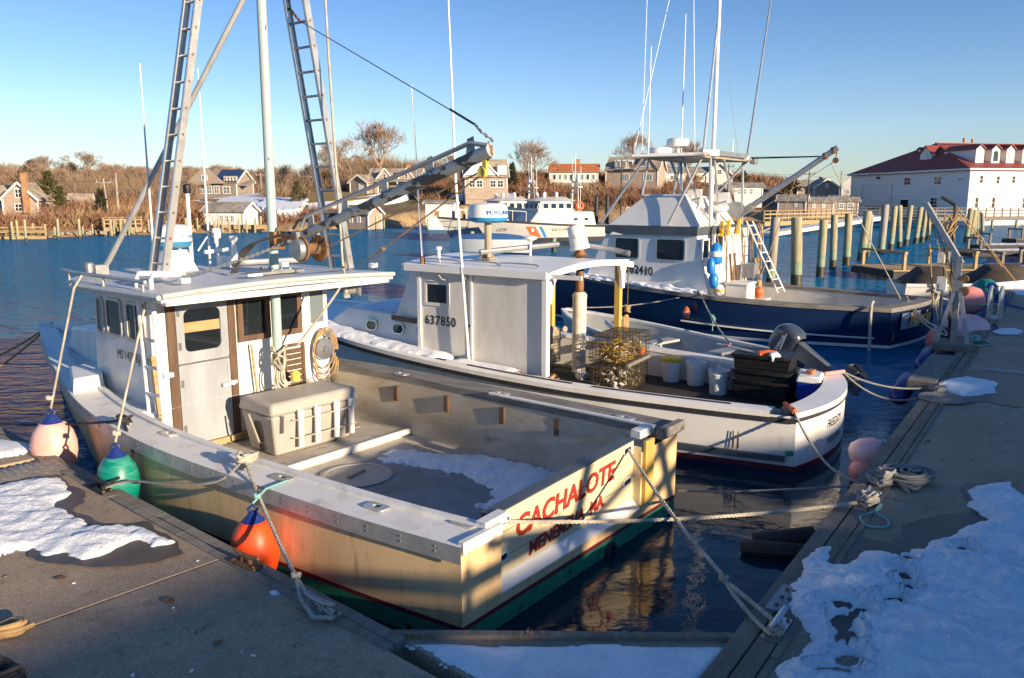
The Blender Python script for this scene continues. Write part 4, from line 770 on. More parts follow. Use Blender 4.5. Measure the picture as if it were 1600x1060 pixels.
# inside of the cockpit
def wallin(b,side,y0,y1,ins,zd,n=20):
    rows=[]
    for i in range(n+1):
        y=y0+(y1-y0)*i/n; x=side*(CH.hb(y)-ins); rows.append([V((x,y,CH.sh(y,side)+.01)),V((x-side*.03,y,zd(y)))])
    b.grid(rows)
DZ=lambda y:.29 if y>3.78 else .21
b=MB(); wallin(b,-1,.2,5.15,.3,DZ); wallin(b,1,.2,5.2,.3,DZ); b.build('bulwark',mat('bulwark_paint',(.52,.47,.39),.65,(.4,.33,.23),2,(.4,.65),bump=.15,bs=20,fine=.1,col3=(.2,.16,.08),vs3=2.6,thr3=(.6,.78),stretch=(1,.6,1.6)),cb)
b=MB(); CH.deck(b,.1,3.76,lambda y:.21,.31); b.build('deck',M['deck_grey'],cb); b=MB(); CH.deck(b,3.76,5.3,lambda y:.29,.31); CH.deck(b,3.76,3.765,lambda y:.21+(y-3.76)*16,.31,1); b.build('fore_deck_step',M['deck_grey'],cb)
b=MB(); b.box((.05,3.775,.27),(3.0,.05,.07)); b.build('step_edge',M['white_weather'],cb,bevel=.008)
b=MB(); b.box((-.05,1.95,.215),(1.75,2.9,.012)); b.build('deck_pad',M['deck_pad'],cb)
b=MB(); b.lathe([(.4,0),(.41,.012),(.36,.018),(.355,.012),(.02,.016)],(0,3.08,.222),n=32); h_=b.build('deck_hatch',M['cooler_grey'],cb); b=MB(); b.bar((-.12,3.05,.25),(.12,3.1,.25),.03,.015); [b.box((x,y,.245),(.04,.05,.02)) for x,y in((-.12,3.05),(.12,3.1))]; b.build('handle',M['rope_tan'],h_)
b=MB(); b.lathe([(.09,0),(.09,.008),(.01,.01)],(.95,3.42,.212),n=20); b.lathe([(.08,0),(.08,.008),(.01,.01)],(1.2,4.45,.292),n=20); b.build('deck_plate',M['cooler_grey'],cb)
# side decks and foredeck
b=MB(); CH.deck(b,5.1,10.7,lambda y:CH.sh(y,-1)+.03,.2); b.build('foredeck',M['white_weather'],cb)
b=MB(); b.hexa([V((-1.55,6.35,.9)),V((-1.15,6.35,.9)),V((-.75,7.2,.95)),V((-1.2,7.2,.95))],[V((-1.5,6.4,1.16)),V((-1.15,6.4,1.16)),V((-.75,7.2,1.18)),V((-1.18,7.2,1.16))]); b.build('side_box',M['white'],cb,bevel=.015)
b=MB(); b.hexa([V((-.78,6.6,.9)),V((.95,6.6,.9)),V((.5,9.0,1.05)),V((-.4,9.0,1.05))],[V((-.74,6.6,1.6)),V((.9,6.6,1.6)),V((.42,8.9,1.42)),V((-.36,8.9,1.42))]); tk=b.build('trunk_cabin',M['cabin_white'],cb,bevel=.03)
b=MB(); b.hexa([V((-.6,6.7,1.6)),V((.75,6.7,1.6)),V((.55,7.9,1.52)),V((-.45,7.9,1.52))],[V((-.6,6.7,1.68)),V((.75,6.7,1.68)),V((.55,7.9,1.6)),V((-.45,7.9,1.6))]); b.build('hatch',M['maroon'],tk,bevel=.01)
b=MB(); b.tube([(-.66,6.75,1.74),(-.5,7.9,1.66)],.03,6); [b.box((-.64+.04*i,6.85+.25*i,1.68),(.03,.03,.1)) for i in range(5)]; b.build('grab_rail',M['alu_dull'],tk)
window(tk,V((-.795,7.0,1.33)),(.1,-1,0),(0,.03,1),.22,.2,M['alu_dull'],M['glass'],.02,d=.012)
# wheelhouse
wh=MB(); yb=5.15; X0,X1=-1.15,1.4
wh.hexa([V((X0-.03,yb,.28)),V((X1+.03,yb,.28)),V((X1-.2,6.85,.6)),V((X0+.12,6.85,.6))],[V((X0,yb,2.24)),V((X1,yb,2.24)),V((X1-.15,6.55,2.28)),V((X0+.06,6.55,2.28))]); cabn=wh.build('wheelhouse',M['cabin_white'],cb,bevel=.02)
eP=V((-.07,-1,0)).normalized(); eV=V((.012,0,1)).normalized()
def px_(y,z=1.9): return X0+(-.03+.0882*(y-yb))*(1-(z-.28)/1.98)+.0429*(y-yb)*(z-.28)/1.98-.003
window(cabn,V((px_(6.42),6.42,1.9)),eP,eV,.2,.46,M['alu_dull'],M['glass_pale'],.028,r=.06,d=.02)
window(cabn,V((px_(6.05),6.05,1.9)),eP,eV,.42,.46,M['alu_dull'],M['glass'],.03,r=.06,d=.02)
window(cabn,V((px_(5.5),5.5,1.89)),eP,eV,.46,.46,M['alu_dull'],M['glass'],.03,r=.06,mun=(1,0),d=.02)
text('MS 1476 BJ',.155,M['black_letter'],cabn,(px_(6.05,1.4)-.004,6.06,1.405),eP,eV,sx=.86)
b=MB(); b.plate([(0,0),(.05,0),(.05,.09),(0,.09)],(px_(5.28,1.4)-.003,5.28,1.4),eP,eV,0,.004); b.build('registration_sticker',M['fender_green'],cabn)
# aft wall fittings
EXx=(1,0,0);EZ=(0,0,1)
b=MB()
for x in(-.93,-.135): b.box((x,yb-.012,1.24),(.1,.05,1.78))
b.box((-.53,yb-.013,2.17),(.7,.05,.07)); fr=b.build('door_frame',M['bare_brown'],cb)
b=MB(); b.ring(rr(.68,.74,.02,3),rr(.48,.5,.07,3),(-.53,yb-.004,1.77),EXx,EZ,0,.03); b.ring(rr(.68,.98,.02,3),rr(.6,.9,.01,3),(-.53,yb-.004,.88),EXx,EZ,0,.03); b.plate(rr(.61,.91,.01,3),(-.53,yb-.004,.88),EXx,EZ,0,.022); dr=b.build('door',M['grey_paint'],cb,bevel=.004)
b=MB(); b.plate(rr(.5,.52,.07,3),(-.53,yb-.004,1.77),EXx,EZ,0,.008); b.build('window',M['glass'],dr); b=MB(); b.box((-.53,yb-.016,1.81),(.47,.006,.12)); b.build('bench_behind_glass',M['timber_new'],dr)
b=MB(); b.bar((-.33,yb-.07,1.05),(-.14,yb-.07,1.07),.035,.04); b.tube([(-.19,yb-.02,1.06),(-.19,yb-.09,1.06)],.03,8); b.build('handle',M['pvc'],dr)
b=MB(); b.box((-.53,yb-.035,1.385),(.69,.012,.02)); [b.box((x,yb-.03,z),(.04,.02,.09)) for x in(-.84,) for z in(.6,1.15,1.6,2.0)]; b.build('hinge',M['stainless'],dr)
b=MB(); b.box((-.5,yb-.04,.36),(.95,.1,.07)); b.build('door_sill',M['timber_new'],cb,bevel=.006)
for x,w_ in((.19,.48),(.7,.46)): window(cb,V((x,yb,1.83)),EXx,EZ,w_,.58,M['bare_brown'],M['glass'],.075,d=.045)
window(cb,V((1.2,yb,1.86)),EXx,EZ,.3,.5,M['white'],M['glass_pale'],.035,d=.02)
b=MB(); b.ring(rr(.34,.62,.01,1),rr(.26,.54,.01,1),(.79,yb,1.1),EXx,EZ,-.01,.035); [b.box((.79,yb-.015,.86+i*.075),(.27,.02,.06),rot=MX.Rotation(R(-30),3,'X')) for i in range(7)]; b.build('louvre_vent',M['bare_brown'],cb)
b=MB(); b.lathe([(.03,.02),(.15,.02),(.155,.05),(.15,.075),(.05,.085),(.04,.1),(.01,.1)],(1.27,yb,1.27),(0,-1,0),24); b.lathe([(.02,0),(.045,.05),(.045,.08),(.01,.08)],(1.33,yb,1.47),(0,-1,0),12); hr=b.build('rope_hauler',M['stainless'],cb)
b=MB(); 
for q in range(4): b.tube(spl([(1.27+math.cos(R(a))*(.17+.012*q),yb-.05-.015*q,1.24+math.sin(R(a))*(.24+.03*q)-(.05*q if a>180 else 0)) for a in range(0,361,30)],3),.011,5)
b.build('hauler_rope',M['rope_tan'],hr)
b=MB(); b.lathe([(.085,-.1),(.09,-.085),(.055,-.06),(.05,.05),(.075,.08),(.08,.1)],(1.52,4.75,2.08),(.6,-.8,0),14); b.bar((1.45,4.8,2.24),(1.45,4.8,1.98),.03,.1); b.build('line_spool',M['alu_dull'],cb)
b=MB(); b.tube([(.18,5.06,.36),(.1,5.08,1.5)],.014,8); b.build('boat_hook',M['timber_new'],cb)
b=MB(); b.lathe([(.02,0),(.06,-.03),(.06,-.14),(.01,-.16)],(.62,4.9,1.1)); b.build('dock_sponge',M['buoy_yellow'],cb)
# roof
RX0,RX1,RY0,RY1=-1.5,1.82,4.28,6.95
b=MB(); rows=[[],[]]; top=[];bot=[]
zr=lambda x,y:2.33+.05*(1-((x-.16)/1.66)**2)+.02*(y-4.3)/2.6
xs=[RX0+(RX1-RX0)*i/12 for i in range(13)]; yy=[RY0,5.2,6.1,6.6,RY1]; ins=[0,0,0,.12,.5]
b.grid([[V((min(max(x,RX0+q),RX1-q),y,zr(x,y))) for x in xs] for y,q in zip(yy,ins)]); b.grid([[V((min(max(x,RX0+q),RX1-q),y,zr(x,y)-.09)) for x in xs] for y,q in zip(yy,ins)])
def edge(pts): b.grid([[V(p) for p in pts],[V(p)-V((0,0,.09)) for p in pts]])
edge([(x,RY0,zr(x,RY0)) for x in xs]); edge([(RX0+q,y,zr(RX0,y)) for y,q in zip(yy,ins)]); edge([(RX1-q,y,zr(RX1,y)) for y,q in zip(yy,ins)]); edge([(min(max(x,RX0+.5),RX1-.5),RY1,zr(x,RY1)) for x in xs])
roof=b.build('roof',mat('roof_paint',(.55,.56,.57),.5,(.44,.45,.47),1.3,(.4,.66),bump=.08,bs=16,fine=.06,col3=(.4,.3,.2),vs3=4,thr3=(.68,.74)),cb)
b=MB(); b.tube([(x,RY0-.02,zr(x,RY0)-.02) for x in xs],.03,8); b.tube([(RX0-.02,y,zr(RX0,y)-.03) for y in yy[:3]],.028,8); b.build('roof_bead',mat('bead_paint',(.4,.49,.5),.5,(.5,.5,.47),5,(.45,.6),fine=.08,col3=(.5,.25,.1),vs3=6,thr3=(.66,.7)),roof)
b=MB(); b.box((.16,RY0+.06,2.235),(3.2,.1,.07)); b.build('roof_beam',M['white_weather'],roof,bevel=.006)
b=MB(); b.tube([(RX0+.02,4.6,2.44),(RX0+.02,6.2,2.46),(RX0+.15,6.75,2.45)],.022,8); [b.tube([(RX0+.02,y,2.3),(RX0+.02,y,2.45)],.015,6) for y in(4.65,5.5,6.3)]; b.build('roof_rail',M['alu_dull'],roof); b=MB(); b.tube([(.7,6.2,2.44),(1.6,5.9,2.44)],.04,8); b.build('roof_pipe',M['alu_dull'],roof)
b=MB(); b.bar((-.3,4.5,2.43),(-.1,4.5,2.43),.03,.03); b.build('roof_cleat',M['white_clean'],roof)
for x,y in((-1.02,4.62),(1.72,4.55),(1.05,5.6)): b=MB(); b.box((x,y,2.42),(.11,.07,.06)); b.build('ladder_foot_bracket',M['white_clean'],roof,bevel=.006)
b=MB(); b.box((.36,4.86,2.415),(.62,.34,.03)); b.box((.36,4.86,2.435),(.34,.3,.02)); [b.lathe([(.015,0),(.015,.02),(.001,.025)],(.36+x,4.86+y,2.445),n=6) for x in(-.13,0,.13) for y in(-.12,.12)]; b.build('mast_plate',M['galv'],roof)
b=MB(); b.box((-1.05,6.45,2.45),(.16,.14,.12)); b.lathe([(.05,0),(.055,.1),(.04,.12)],(-1.15,6.5,2.42),n=10); b.build('horn',M['galv'],roof)
# mast, ladders, boom
b=MB(); b.tube([(.34,4.88,.29),(.355,4.88,2.4),(.36,4.88,5.7),(.37,4.88,9.7)],[.062,.06,.056,.045],16); ms=b.build('mast',M['mast_green'],cb)
b=MB(); knot(b,(.3,4.8,1.3),.12,.014,5,fl=1.6); [b.tube(spl([(.28+.03*q,4.8,1.35),(.2+.04*q,4.78,1.05),(.28+.05*q,4.76,.85+.04*q),(.36,4.78,1.05),(.34,4.8,1.35)],5),.012,5) for q in range(4)]; b.build('hanging_rope',M['rope_white'],ms)
def eladder(p0,p1,q0,q1,n,nm):
    p0,p1,q0,q1=map(V,(p0,p1,q0,q1)); b=MB(); up=(q0-p0).normalized()
    for a,c in((p0,q0),(p1,q1)):
        b.bar(a,c,.085,.022,up=(0,1,0)); 
        for sx in(-1,1): b.bar(a+V((sx*.04,.018 if a is p1 else -.018,0)),c+V((sx*.04,.018 if a is p1 else -.018,0)),.008,.03,up=(0,1,0))
    o=b.build(nm,M['alu'],cb)
    for i in range(n): t=(i+.6)/n; b=MB(); b.tube([p0.lerp(q0,t),p1.lerp(q1,t)],.017,6,k=0); c=p1.lerp(q1,t); b.lathe([(.024,0),(.022,.004)],c+V((0,-.012,0)),(0,-1,0),3,k=1); b.build('rung',[M['alu_dull'],M['iron_rust']],o)
    return o
eladder((-.75,5.8,2.36),(-.75,5.5,2.36),(.25,5.08,9.0),(.25,4.85,9.0),22,'mast_ladder')
eladder((1.55,5.2,2.36),(1.55,4.8,2.36),(.47,5.3,9.2),(.47,4.93,9.2),23,'mast_ladder')
b=MB(); b.tube([(-.95,6.6,2.42),(-.9,6.5,2.55),(.31,4.95,5.85)],.033,10); b.build('mast_stay',M['alu_dull'],cb)
A0,A1=V((.36,4.62,2.78)),V((.36,1.4,3.77)); dd=(A1-A0).normalized(); b=MB(); b.tube([A0+dd*.25,A1],[.05,.068],14); bo=b.build('boom',M['boom_grey'],cb)
b=MB(); b.tube([A0+dd*.3+V((0,0,.1)),A0+dd*.42+V((0,0,.2)),A1-dd*.28+V((0,0,.16)),A1-dd*.02+V((0,0,.05))],.024,8); [b.plate([(-.06,0),(.06,0),(.04,.17),(-.04,.17)],A0.lerp(A1,t)+V((0,0,.04)),dd,(0,0,1),-.006,.006) for t in(.15,.34,.54,.75,.92)]; b.build('boom_rail',M['boom_plain'],bo)
b=MB(); b.bar(A0-V((0,-.2,.02)),A0+dd*.36,.1,.09); b.box((.36,4.8,2.8),(.16,.1,.22)); b.build('gooseneck',M['iron_rust'],bo,bevel=.008)
b=MB(); b.lathe([(.02,-.17),(.15,-.17),(.15,-.14),(.07,-.13),(.07,.09),(.16,.1),(.16,.13),(.02,.13)],(.36,4.15,2.72),(1,0,0),20); wn=b.build('winch',M['iron_rust'],bo); b=MB(); b.lathe([(.02,-.24),(.11,-.24),(.13,-.2),(.13,-.175),(.02,-.175)],(.36,4.15,2.72),(1,0,0),14); b.build('winch_motor',M['galv'],wn)
for i in range(2): b=MB(); b.bar((.2+i*.3,4.15,2.7),(.2+i*.3,4.2,2.92),.03,.05); b.build('winch_bracket',M['galv'],wn)
b=MB(); [b.tube(spl([(.36+q*.03,4.6,2.9),(.1,4.8,2.8),(-.05+q*.05,4.95,2.68),(-.1-q*.04,5.0,2.42)],6),.016,6) for q in range(3)]; [b.tube(spl([(.3,4.4,2.95),(.33,4.3,3.06),(.4,4.2,3.02),(.4,4.15,2.85)],6),.016,6) for q in range(1)]; b.build('hydraulic_hose',M['rubber'],bo)
def chain(b,pts,l=.045,r=.008):
    pts=resample(pts,l*.8)
    for i,(a,c) in enumerate(zip(pts,pts[1:])):
        d=(c-a).normalized(); u=V((0,0,1)).cross(d).normalized() if i%2 else V((0,0,1)); m_=(a+c)/2; w2=l*.3; b.tube([m_+d*(l*.6*math.cos(R(t)))+u*(w2*math.sin(R(t))) for t in range(0,361,60)],r,4,cap=False)
b=MB(); chain(b,sag((.36,4.45,2.83),(-1.02,4.62,2.47),.03)); chain(b,[V((.37,1.38,3.86)),V((.33,1.5,3.95)),V((.37,1.6,4.02))]); b.build('chain',M['galv'],bo)
b=MB(); b.lathe([(.02,-.025),(.05,-.03),(.055,0),(.05,.03),(.02,.025)],(.36,1.5,3.56),(1,0,0),12); b.box((.36,1.47,3.63),(.04,.05,.1)); b.build('pulley_block',M['buoy_yellow'],bo); b=MB(); chain(b,[V((.36,1.43,3.85)),V((.36,1.38,3.72)),V((.36,1.47,3.66))],.04,.007); b.build('shackle',M['iron_rust'],bo)
b=MB(); b.tube([(.36,1.5,3.58),(.36,3.95,2.72)],.009,5); b.tube([A0+V((.06,0,.08)),A1+V((.07,0,-.02))],.008,5); b.tube([(.36,1.52,3.54),(.36,2.93,2.76),(.36,3.0,2.72)],.009,5); b.tube([(.36,2.93,2.76),(1.35,4.45,2.42)],.009,5); b.tube([(.36,2.95,2.75),(1.7,4.5,2.44)],.008,5); knot(b,(.36,2.93,2.76),.03,.008,2); b.build('boom_rope',M['rope_tan'],bo)
b=MB(); b.tube([(.37,1.6,4.02),(.98,4.95,5.5)],.006,5); b.tube([(.37,1.6,4.02),(.45,2.0,4.2)],.012,6); b.build('topping_wire',M['black'],bo)
b=MB(); chain(b,[V((.98,4.95,5.5)),V((1.05,5.3,5.75))],.06,.01); b.build('topping_chain',M['iron_rust'],bo)
b=MB(); b.tube(spl([(1.1,4.7,9.),(1.14,4.66,6),(1.15,4.6,4.2),(1.05,4.4,2.55),(.95,4.3,2.25),(.55,4.75,1.45)],6),.016,6); b.build('halyard',M['rope_white'],cb)
# electronics
b=MB(); b.hexa([V((-.42,6.0,2.37)),V((.02,6.0,2.37)),V((.0,6.5,2.37)),V((-.4,6.5,2.37))],[V((-.3,6.1,2.66)),V((-.08,6.1,2.66)),V((-.1,6.4,2.66)),V((-.28,6.4,2.66))]); b.bar((.0,6.05,2.37),(-.15,6.15,2.68),.06,.03); b.build('radar_pedestal',M['white'],cb)
b=MB(); b.lathe([(.02,.0),(.16,.0),(.225,.03),(.24,.09)],(-.18,6.25,2.68),n=28,k=1); b.lathe([(.24,.09),(.235,.2),(.215,.27),(.15,.3),(.01,.305)],(-.18,6.25,2.68),n=28,k=0); rd=b.build('radar_dome',[M['white_clean'],mat('radar_blue',(.04,.22,.4),.4,fine=.03)],cb)
wrap(text('FURUNO',.06,M['blue_letter'],rd,(0,0,2.81),(1,0,0),(0,0,1),sx=1.3),(-.18,6.25),.238,R(-115))
b=MB(); b.tube([(.1,6.3,2.37),(.1,6.3,3.4)],.027,10); b.lathe([(.06,0),(.05,.06),(.03,.1)],(.1,6.3,2.37),n=10); b.build('light_post',M['white'],cb); b=MB(); b.lathe([(.045,0),(.05,.02),(.05,.1),(.03,.12)],(.1,6.3,3.38),n=10); b.build('mast_lamp',M['black'],cb)
for x,y,zt in((-.42,6.3,4.95),(.4,6.35,5.0)): b=MB(); b.tube([(x,y,2.38),(x,y,3.4),(x,y,zt)],[.016,.014,.007],6); b.build('antenna',M['white_clean'],cb)
b=MB(); b.lathe([(.02,0),(.02,.25),(.06,.28),(.065,.38),(.04,.4)],(.62,6.5,2.5),n=12); b.lathe([(.09,0),(.1,.08),(.05,.14),(.03,.3),(.06,.36),(.06,.4),(.01,.41)],(.75,6.3,2.4),n=14); b.lathe([(.02,0),(.02,.12),(.045,.14),(.04,.2),(.01,.21)],(.38,6.15,2.72),n=10); b.box((.52,6.2,2.46),(.14,.12,.16)); b.bar((.3,6.3,2.6),(.7,6.35,2.62),.05); b.tube([(.2,6.3,2.62),(.42,6.35,2.85)],.012,6); b.build('antenna_cluster',M['white_clean'],cb,bevel=.008)
# boarding ladder on the port side
b=MB()
for y in(5.08,4.78): b.tube(spl([(-1.28,y,.74),(-1.3,y,1.6),(-1.32,y,2.44),(-1.24,y,2.5),(-.95,y,2.48)],4) if False else [(-1.28,y,.74),(-1.32,y,2.44),(-1.3,y,2.49),(-.92,y,2.47)],.028,8)
bl=b.build('boarding_ladder',M['white'],cb); 
for z in(.86,1.14,1.45,1.76,2.1): b=MB(); b.tube([(-1.3,5.08,z),(-1.3,4.78,z)],.02,8); b.build('rung',M['alu'],bl)
b=MB(); b.bar((-1.2,4.98,.45),(-1.22,5.05,1.55),.04,.05); b.build('plank',M['timber_new'],cb)
b=MB(); b.box((-1.04,5.08,1.3),(.12,.08,.05)); b.build('wall_fitting',M['white'],cb)

for y,z in((2.58,.93),(4.65,.97)): b=MB(); b.bar((-1.78,y-.1,z),(-1.78,y+.1,z),.03,.03); b.box((-1.78,y,z-.03),(.04,.09,.04)); b.build('deck_cleat',M['galv'],cb,bevel=.006)
# ------------------------------------------------------------------ loose things on boat 1
t=thing('cooler','large grey fish cooler with four white rod tubes against the wheelhouse','cooler',cw(.3,4.42,.295),CRZ-.05)
b=MB(); b.hexa([V((-.55,-.27,0)),V((.55,-.27,0)),V((.55,.27,0)),V((-.55,.27,0))],[V((-.62,-.33,.5)),V((.62,-.33,.5)),V((.62,.33,.5)),V((-.62,.33,.5))]); b.build('body',M['cooler_grey'],t,bevel=.03)
b=MB(); b.hexa([V((-.65,-.36,.503)),V((.65,-.36,.503)),V((.65,.36,.503)),V((-.65,.36,.503))],[V((-.62,-.33,.66)),V((.62,-.33,.66)),V((.62,.33,.66)),V((-.62,.33,.66))]); b.build('lid',M['cooler_grey'],t,bevel=.04)
for x in(-.26,-.02,.27,.5): b=MB(); b.lathe([(.025,0),(.036,.005),(.036,.36),(.043,.36),(.043,.46),(.03,.46),(.03,.3)],(x,-.37,.08),(0,-.02,1),12); b.build('rod_tube',M['pvc'],t)
b=MB(); [b.tube([(-.36,-.345,z),(-.3,-.4,z),(.55,-.4,z+.01),(.6,-.345,z)],.009,5) for z in(.2,.42)]; b.build('tube_strap',M['rope_white'],t)
b=MB(); b.plate(rr(.14,.26,.02,2),(-.6,0,.27),(0,-1,0),(-.12,0,1),-.005,.003); b.lathe([(.02,0),(.05,0),(.05,.012),(.035,.015)],(-.57,-.02,.07),(-1,0,0),14); b.build('handle_recess',M['black'],t); b=MB(); [b.bar((x,-.36,.3),(x,-.375,.5),.07,.03) for x in(-.5,.0)]; b.bar((-.66,.1,.48),(-.63,-.05,.15),.02,.02); b.build('latch',M['cooler_grey'],t)
def c2(P): return [tuple(cw(x,y,0))[:2] for x,y in P]
snow('deck_snow',c2([(.55,3.3),(.95,3.45),(1.2,2.9),(1.42,2.2),(1.5,1.2),(1.42,.55),(1.05,.3),(.4,.35),(.1,.75),(.15,1.35),(.55,1.6),(.75,2.1),(.62,2.7)]),.215,.06,'melting snow sheet on the starboard deck of the cream workboat',res=.018,edge=.1,jag=.12)
snow('deck_snow',c2([(-1.62,5.0),(-1.22,4.95),(-1.2,6.25),(-1.42,6.3),(-1.6,5.7)]),.0,.07,'snow strip on the side deck below the white wheelhouse',res=.04,zf=lambda x,y:.885,edge=.1)
snow('deck_snow',c2([(-1.22,6.5),(-.95,6.5),(-.62,8.2),(-.35,9.4),(-.5,9.5),(-.85,8.3)]),.0,.05,'thin snow on the foredeck edge of the cream workboat',res=.05,zf=lambda x,y:1.165,edge=.1) if False else None
FP=thing
f1=fender('fender','faded pink and white fender with blue cap hung near the bow',cw(-2.02,5.85,.57),.24,.62,'fender_pink','fender_blue')
f2=fender('fender','green streaked fender with purple cap hung against the hull',cw(-2.13,4.2,.55),.2,.56,'fender_green','fender_blue')
f3=fender('fender','bright orange fender with dark blue cap hung amidships',cw(-2.1,2.0,.41),.2,.56,'fender_orange','fender_blue')
line('white fender rope from the wheelhouse roof to the pink fender',[cw(-1.5,5.95,2.44),cw(-1.6,5.95,2.3),cw(-2.02,5.85,.97)],.014,'rope_white','fender_rope',knots=[(cw(-2.02,5.85,1.1),.04)])
line('white fender rope from the ladder to the green fender',[cw(-1.36,4.84,2.2),cw(-2.13,4.2,.92)],.013,'rope_white','fender_rope',knots=[(cw(-2.1,4.22,1.0),.04)])
line('pale teal fender rope from the rail to the orange fender',[cw(-1.7,2.05,.87),cw(-1.95,2.02,.87),cw(-2.1,2.0,.79)],.012,'rope_teal','fender_rope',knots=[(cw(-2.05,2.0,.84),.03)])
# ------------------------------------------------------------------ boat 2 : the white lobster boat
fb=thing('fishing_boat','white open sided lobster boat numbered 637850 in the middle','boat',(3.37,9.35,0),math.atan2(.8451,.5346))
FW=MX.Translation((3.37,9.35,0))@MX.Rotation(math.atan2(.8451,.5346),4,'Z')
def fw(x,y,z): return FW@V((x,y,z))
FH=Hull(10.6,[(0,1.32),(1,1.46),(3,1.69),(5.5,1.7),(7.3,1.5),(9,.95),(10.1,.32),(10.6,.015)],lambda y,s:.75+.0062*y*y,lambda y:.03+.6*max(0,(y-2.5)/8)**1.5,.7,1.35,.26)
lev=[lambda H:H,lambda H:H-.1,lambda H:.62*H,lambda H:.3*H,lambda H:.125,lambda H:.06,lambda H:.0,lambda H:-.4]
b=MB(); km=lambda i,j:(0,0,0,0,1,2,2)[i]; FH.side(b,lev,-1,km); FH.side(b,lev,1,km); FH.transom(b,lev,km)
b.build('hull',[M['frp_white'],M['maroon'],M['navy']],fb,ang=50)
b=MB(); FH.strip(b,-1,0,10.5,[(-.03,-.03),(-.03,-.085),(.0,-.085),(.0,-.03)]); FH.strip(b,1,0,10.5,[(-.03,-.03),(-.03,-.085),(.0,-.085),(.0,-.03)])
n=16
def tarc(off,dz): return [V((1.35+(1.32+off)*(2*i/n-1),-(.26+off)*(1-(2*i/n-1)**2)-off*.0,.75+dz)) for i in range(n+1)]
b.tube(tarc(.0,-.045),.028,6); b.build('rub_rail',M['rubber'],fb)
b=MB(); FH.strip(b,-1,.1,4.2,[(-.028,-.50),(-.028,-.57),(.02,-.57),(.02,-.50)]); b.build('lower_strake',M['navy_slate'],fb)
b=MB(); 
for s in(-1,1): FH.strip(b,s,.3,10.4,[(-.025,-.03),(-.025,.03),(.02,.045),(.22,.045),(.24,.0)])
a=tarc(.02,.045);c=[V((p.x*.86+1.35*.14,p.y*.6+.22,p.z+.01)) for p in a]
b.grid([[p-V((0,0,.075)) for p in a],a,c,[p-V((0,0,.12)) for p in c]])
for s,i in((-1,0),(1,n)): pass
b.build('gunwale',M['frp_white'],fb)
b=MB(); 
for y0,y1 in((.8,2.6),(2.9,4.6),(5.,6.8)): FH.strip(b,-1,y0,y1,[(.1,.046),(.1,.054),(.155,.054),(.155,.046)],8)
b.build('gunwale_pad',M['rubber'],fb)
b=MB(); 
for s in(-1,1):
    rows=[]
    for i in range(21): y=.2+5.8*i/20; x=1.35+s*(FH.hb(y)-.23); rows.append([V((x,y,FH.sh(y,s)+.02)),V((x-s*.02,y,.38))])
    b.grid(rows)
b.grid([c,[V((p.x,p.y,.38)) for p in c]]); b.build('bulwark',M['panel_grey'],fb)
b=MB(); FH.deck(b,-.0,6,lambda y:.4,.22); b.build('deck',M['mat_black'],fb)
b=MB(); FH.deck(b,5.7,10.5,lambda y:FH.sh(y,-1)+.02,.05); b.build('foredeck',M['frp_white'],fb)
# trunk and wheelhouse
b=MB(); b.hexa([V((.28,5.7,.9)),V((2.42,5.7,.9)),V((2.1,8.3,1.1)),V((.55,8.3,1.1))],[V((.36,5.8,1.44)),V((2.34,5.8,1.44)),V((2.0,7.75,1.48)),V((.65,7.75,1.48))]); tk=b.build('trunk_cabin',M['frp_white'],fb,bevel=.04)
for y in(7.05,6.42): window(tk,V((.3+.1*(y-5.7)+.012,y,1.22)),V((-.105,-1,0)).normalized(),V((.13,0,1)).normalized(),.27,.19,M['stainless'],M['glass'],.025,r=.08,d=.02,n=5)
b=MB(); b.lathe([(.05,0),(.055,.02),(.03,.04)],(.33,5.95,1.25),(-1,0,.1),10); b.build('vent_fitting',M['stainless'],tk)
xa=.15
b=MB(); b.add([(xa,5.8,.9),(xa,3.52,.8),(xa,3.52,2.28),(xa,5.85,2.28),(xa+.05,5.8,.9),(xa+.05,3.52,.8),(xa+.05,3.52,2.28),(xa+.05,5.85,2.28)],[(0,1,2,3),(7,6,5,4),(0,4,5,1),(1,5,6,2),(3,2,6,7),(0,3,7,4)]); sw=b.build('side_panel',M['panel_grey'],fb)
b=MB(); b.box((xa-.012,4.79,1.56),(.02,.035,1.44)); b.box((xa-.012,5.78,1.58),(.03,.06,1.36)); b.box((xa-.012,4.4,2.24),(.03,2.9,.06)); b.box((xa-.012,5.3,2.2),(.012,1.0,.03)); b.build('panel_seam',M['white'],sw)
b=MB(); b.box((xa+.0,3.52,1.55),(.1,.09,1.5)); b.plate([(0,0),(.34,.02),(.2,-.07),(.09,-.2),(.045,-.4),(0,-.45)],(xa+.0,3.47,2.28),(1,0,0),(0,0,1),-.03,.03); b.build('corner_post',M['white_clean'],fb,bevel=.01)
b=MB(); b.plate([(-.26,.06),(-.13,-.06),(-.07,-.2),(-.05,-.42),(.05,-.42),(.06,-.2),(.12,-.06),(.22,.03)],(2.38,3.38,2.3),(1,0,0),(0,0,1),-.03,.03); b.build('roof_bracket',M['white_clean'],fb,bevel=.006)
window(sw,V((xa-.002,5.44,1.88)),(0,-1,0),(0,0,1),.48,.38,M['panel_grey'],M['glass'],.05,r=.02,d=.015)
text('637850',.2,M['black_letter'],sw,(xa-.004,5.68,1.40),(0,-1,-.02),(0,0,1),sx=.9,space=1.12,bold=.002)
text('·',.2,M['black_letter'],sw,(xa-.004,4.86,1.36),(0,-1,0),(0,0,1),bold=.012)
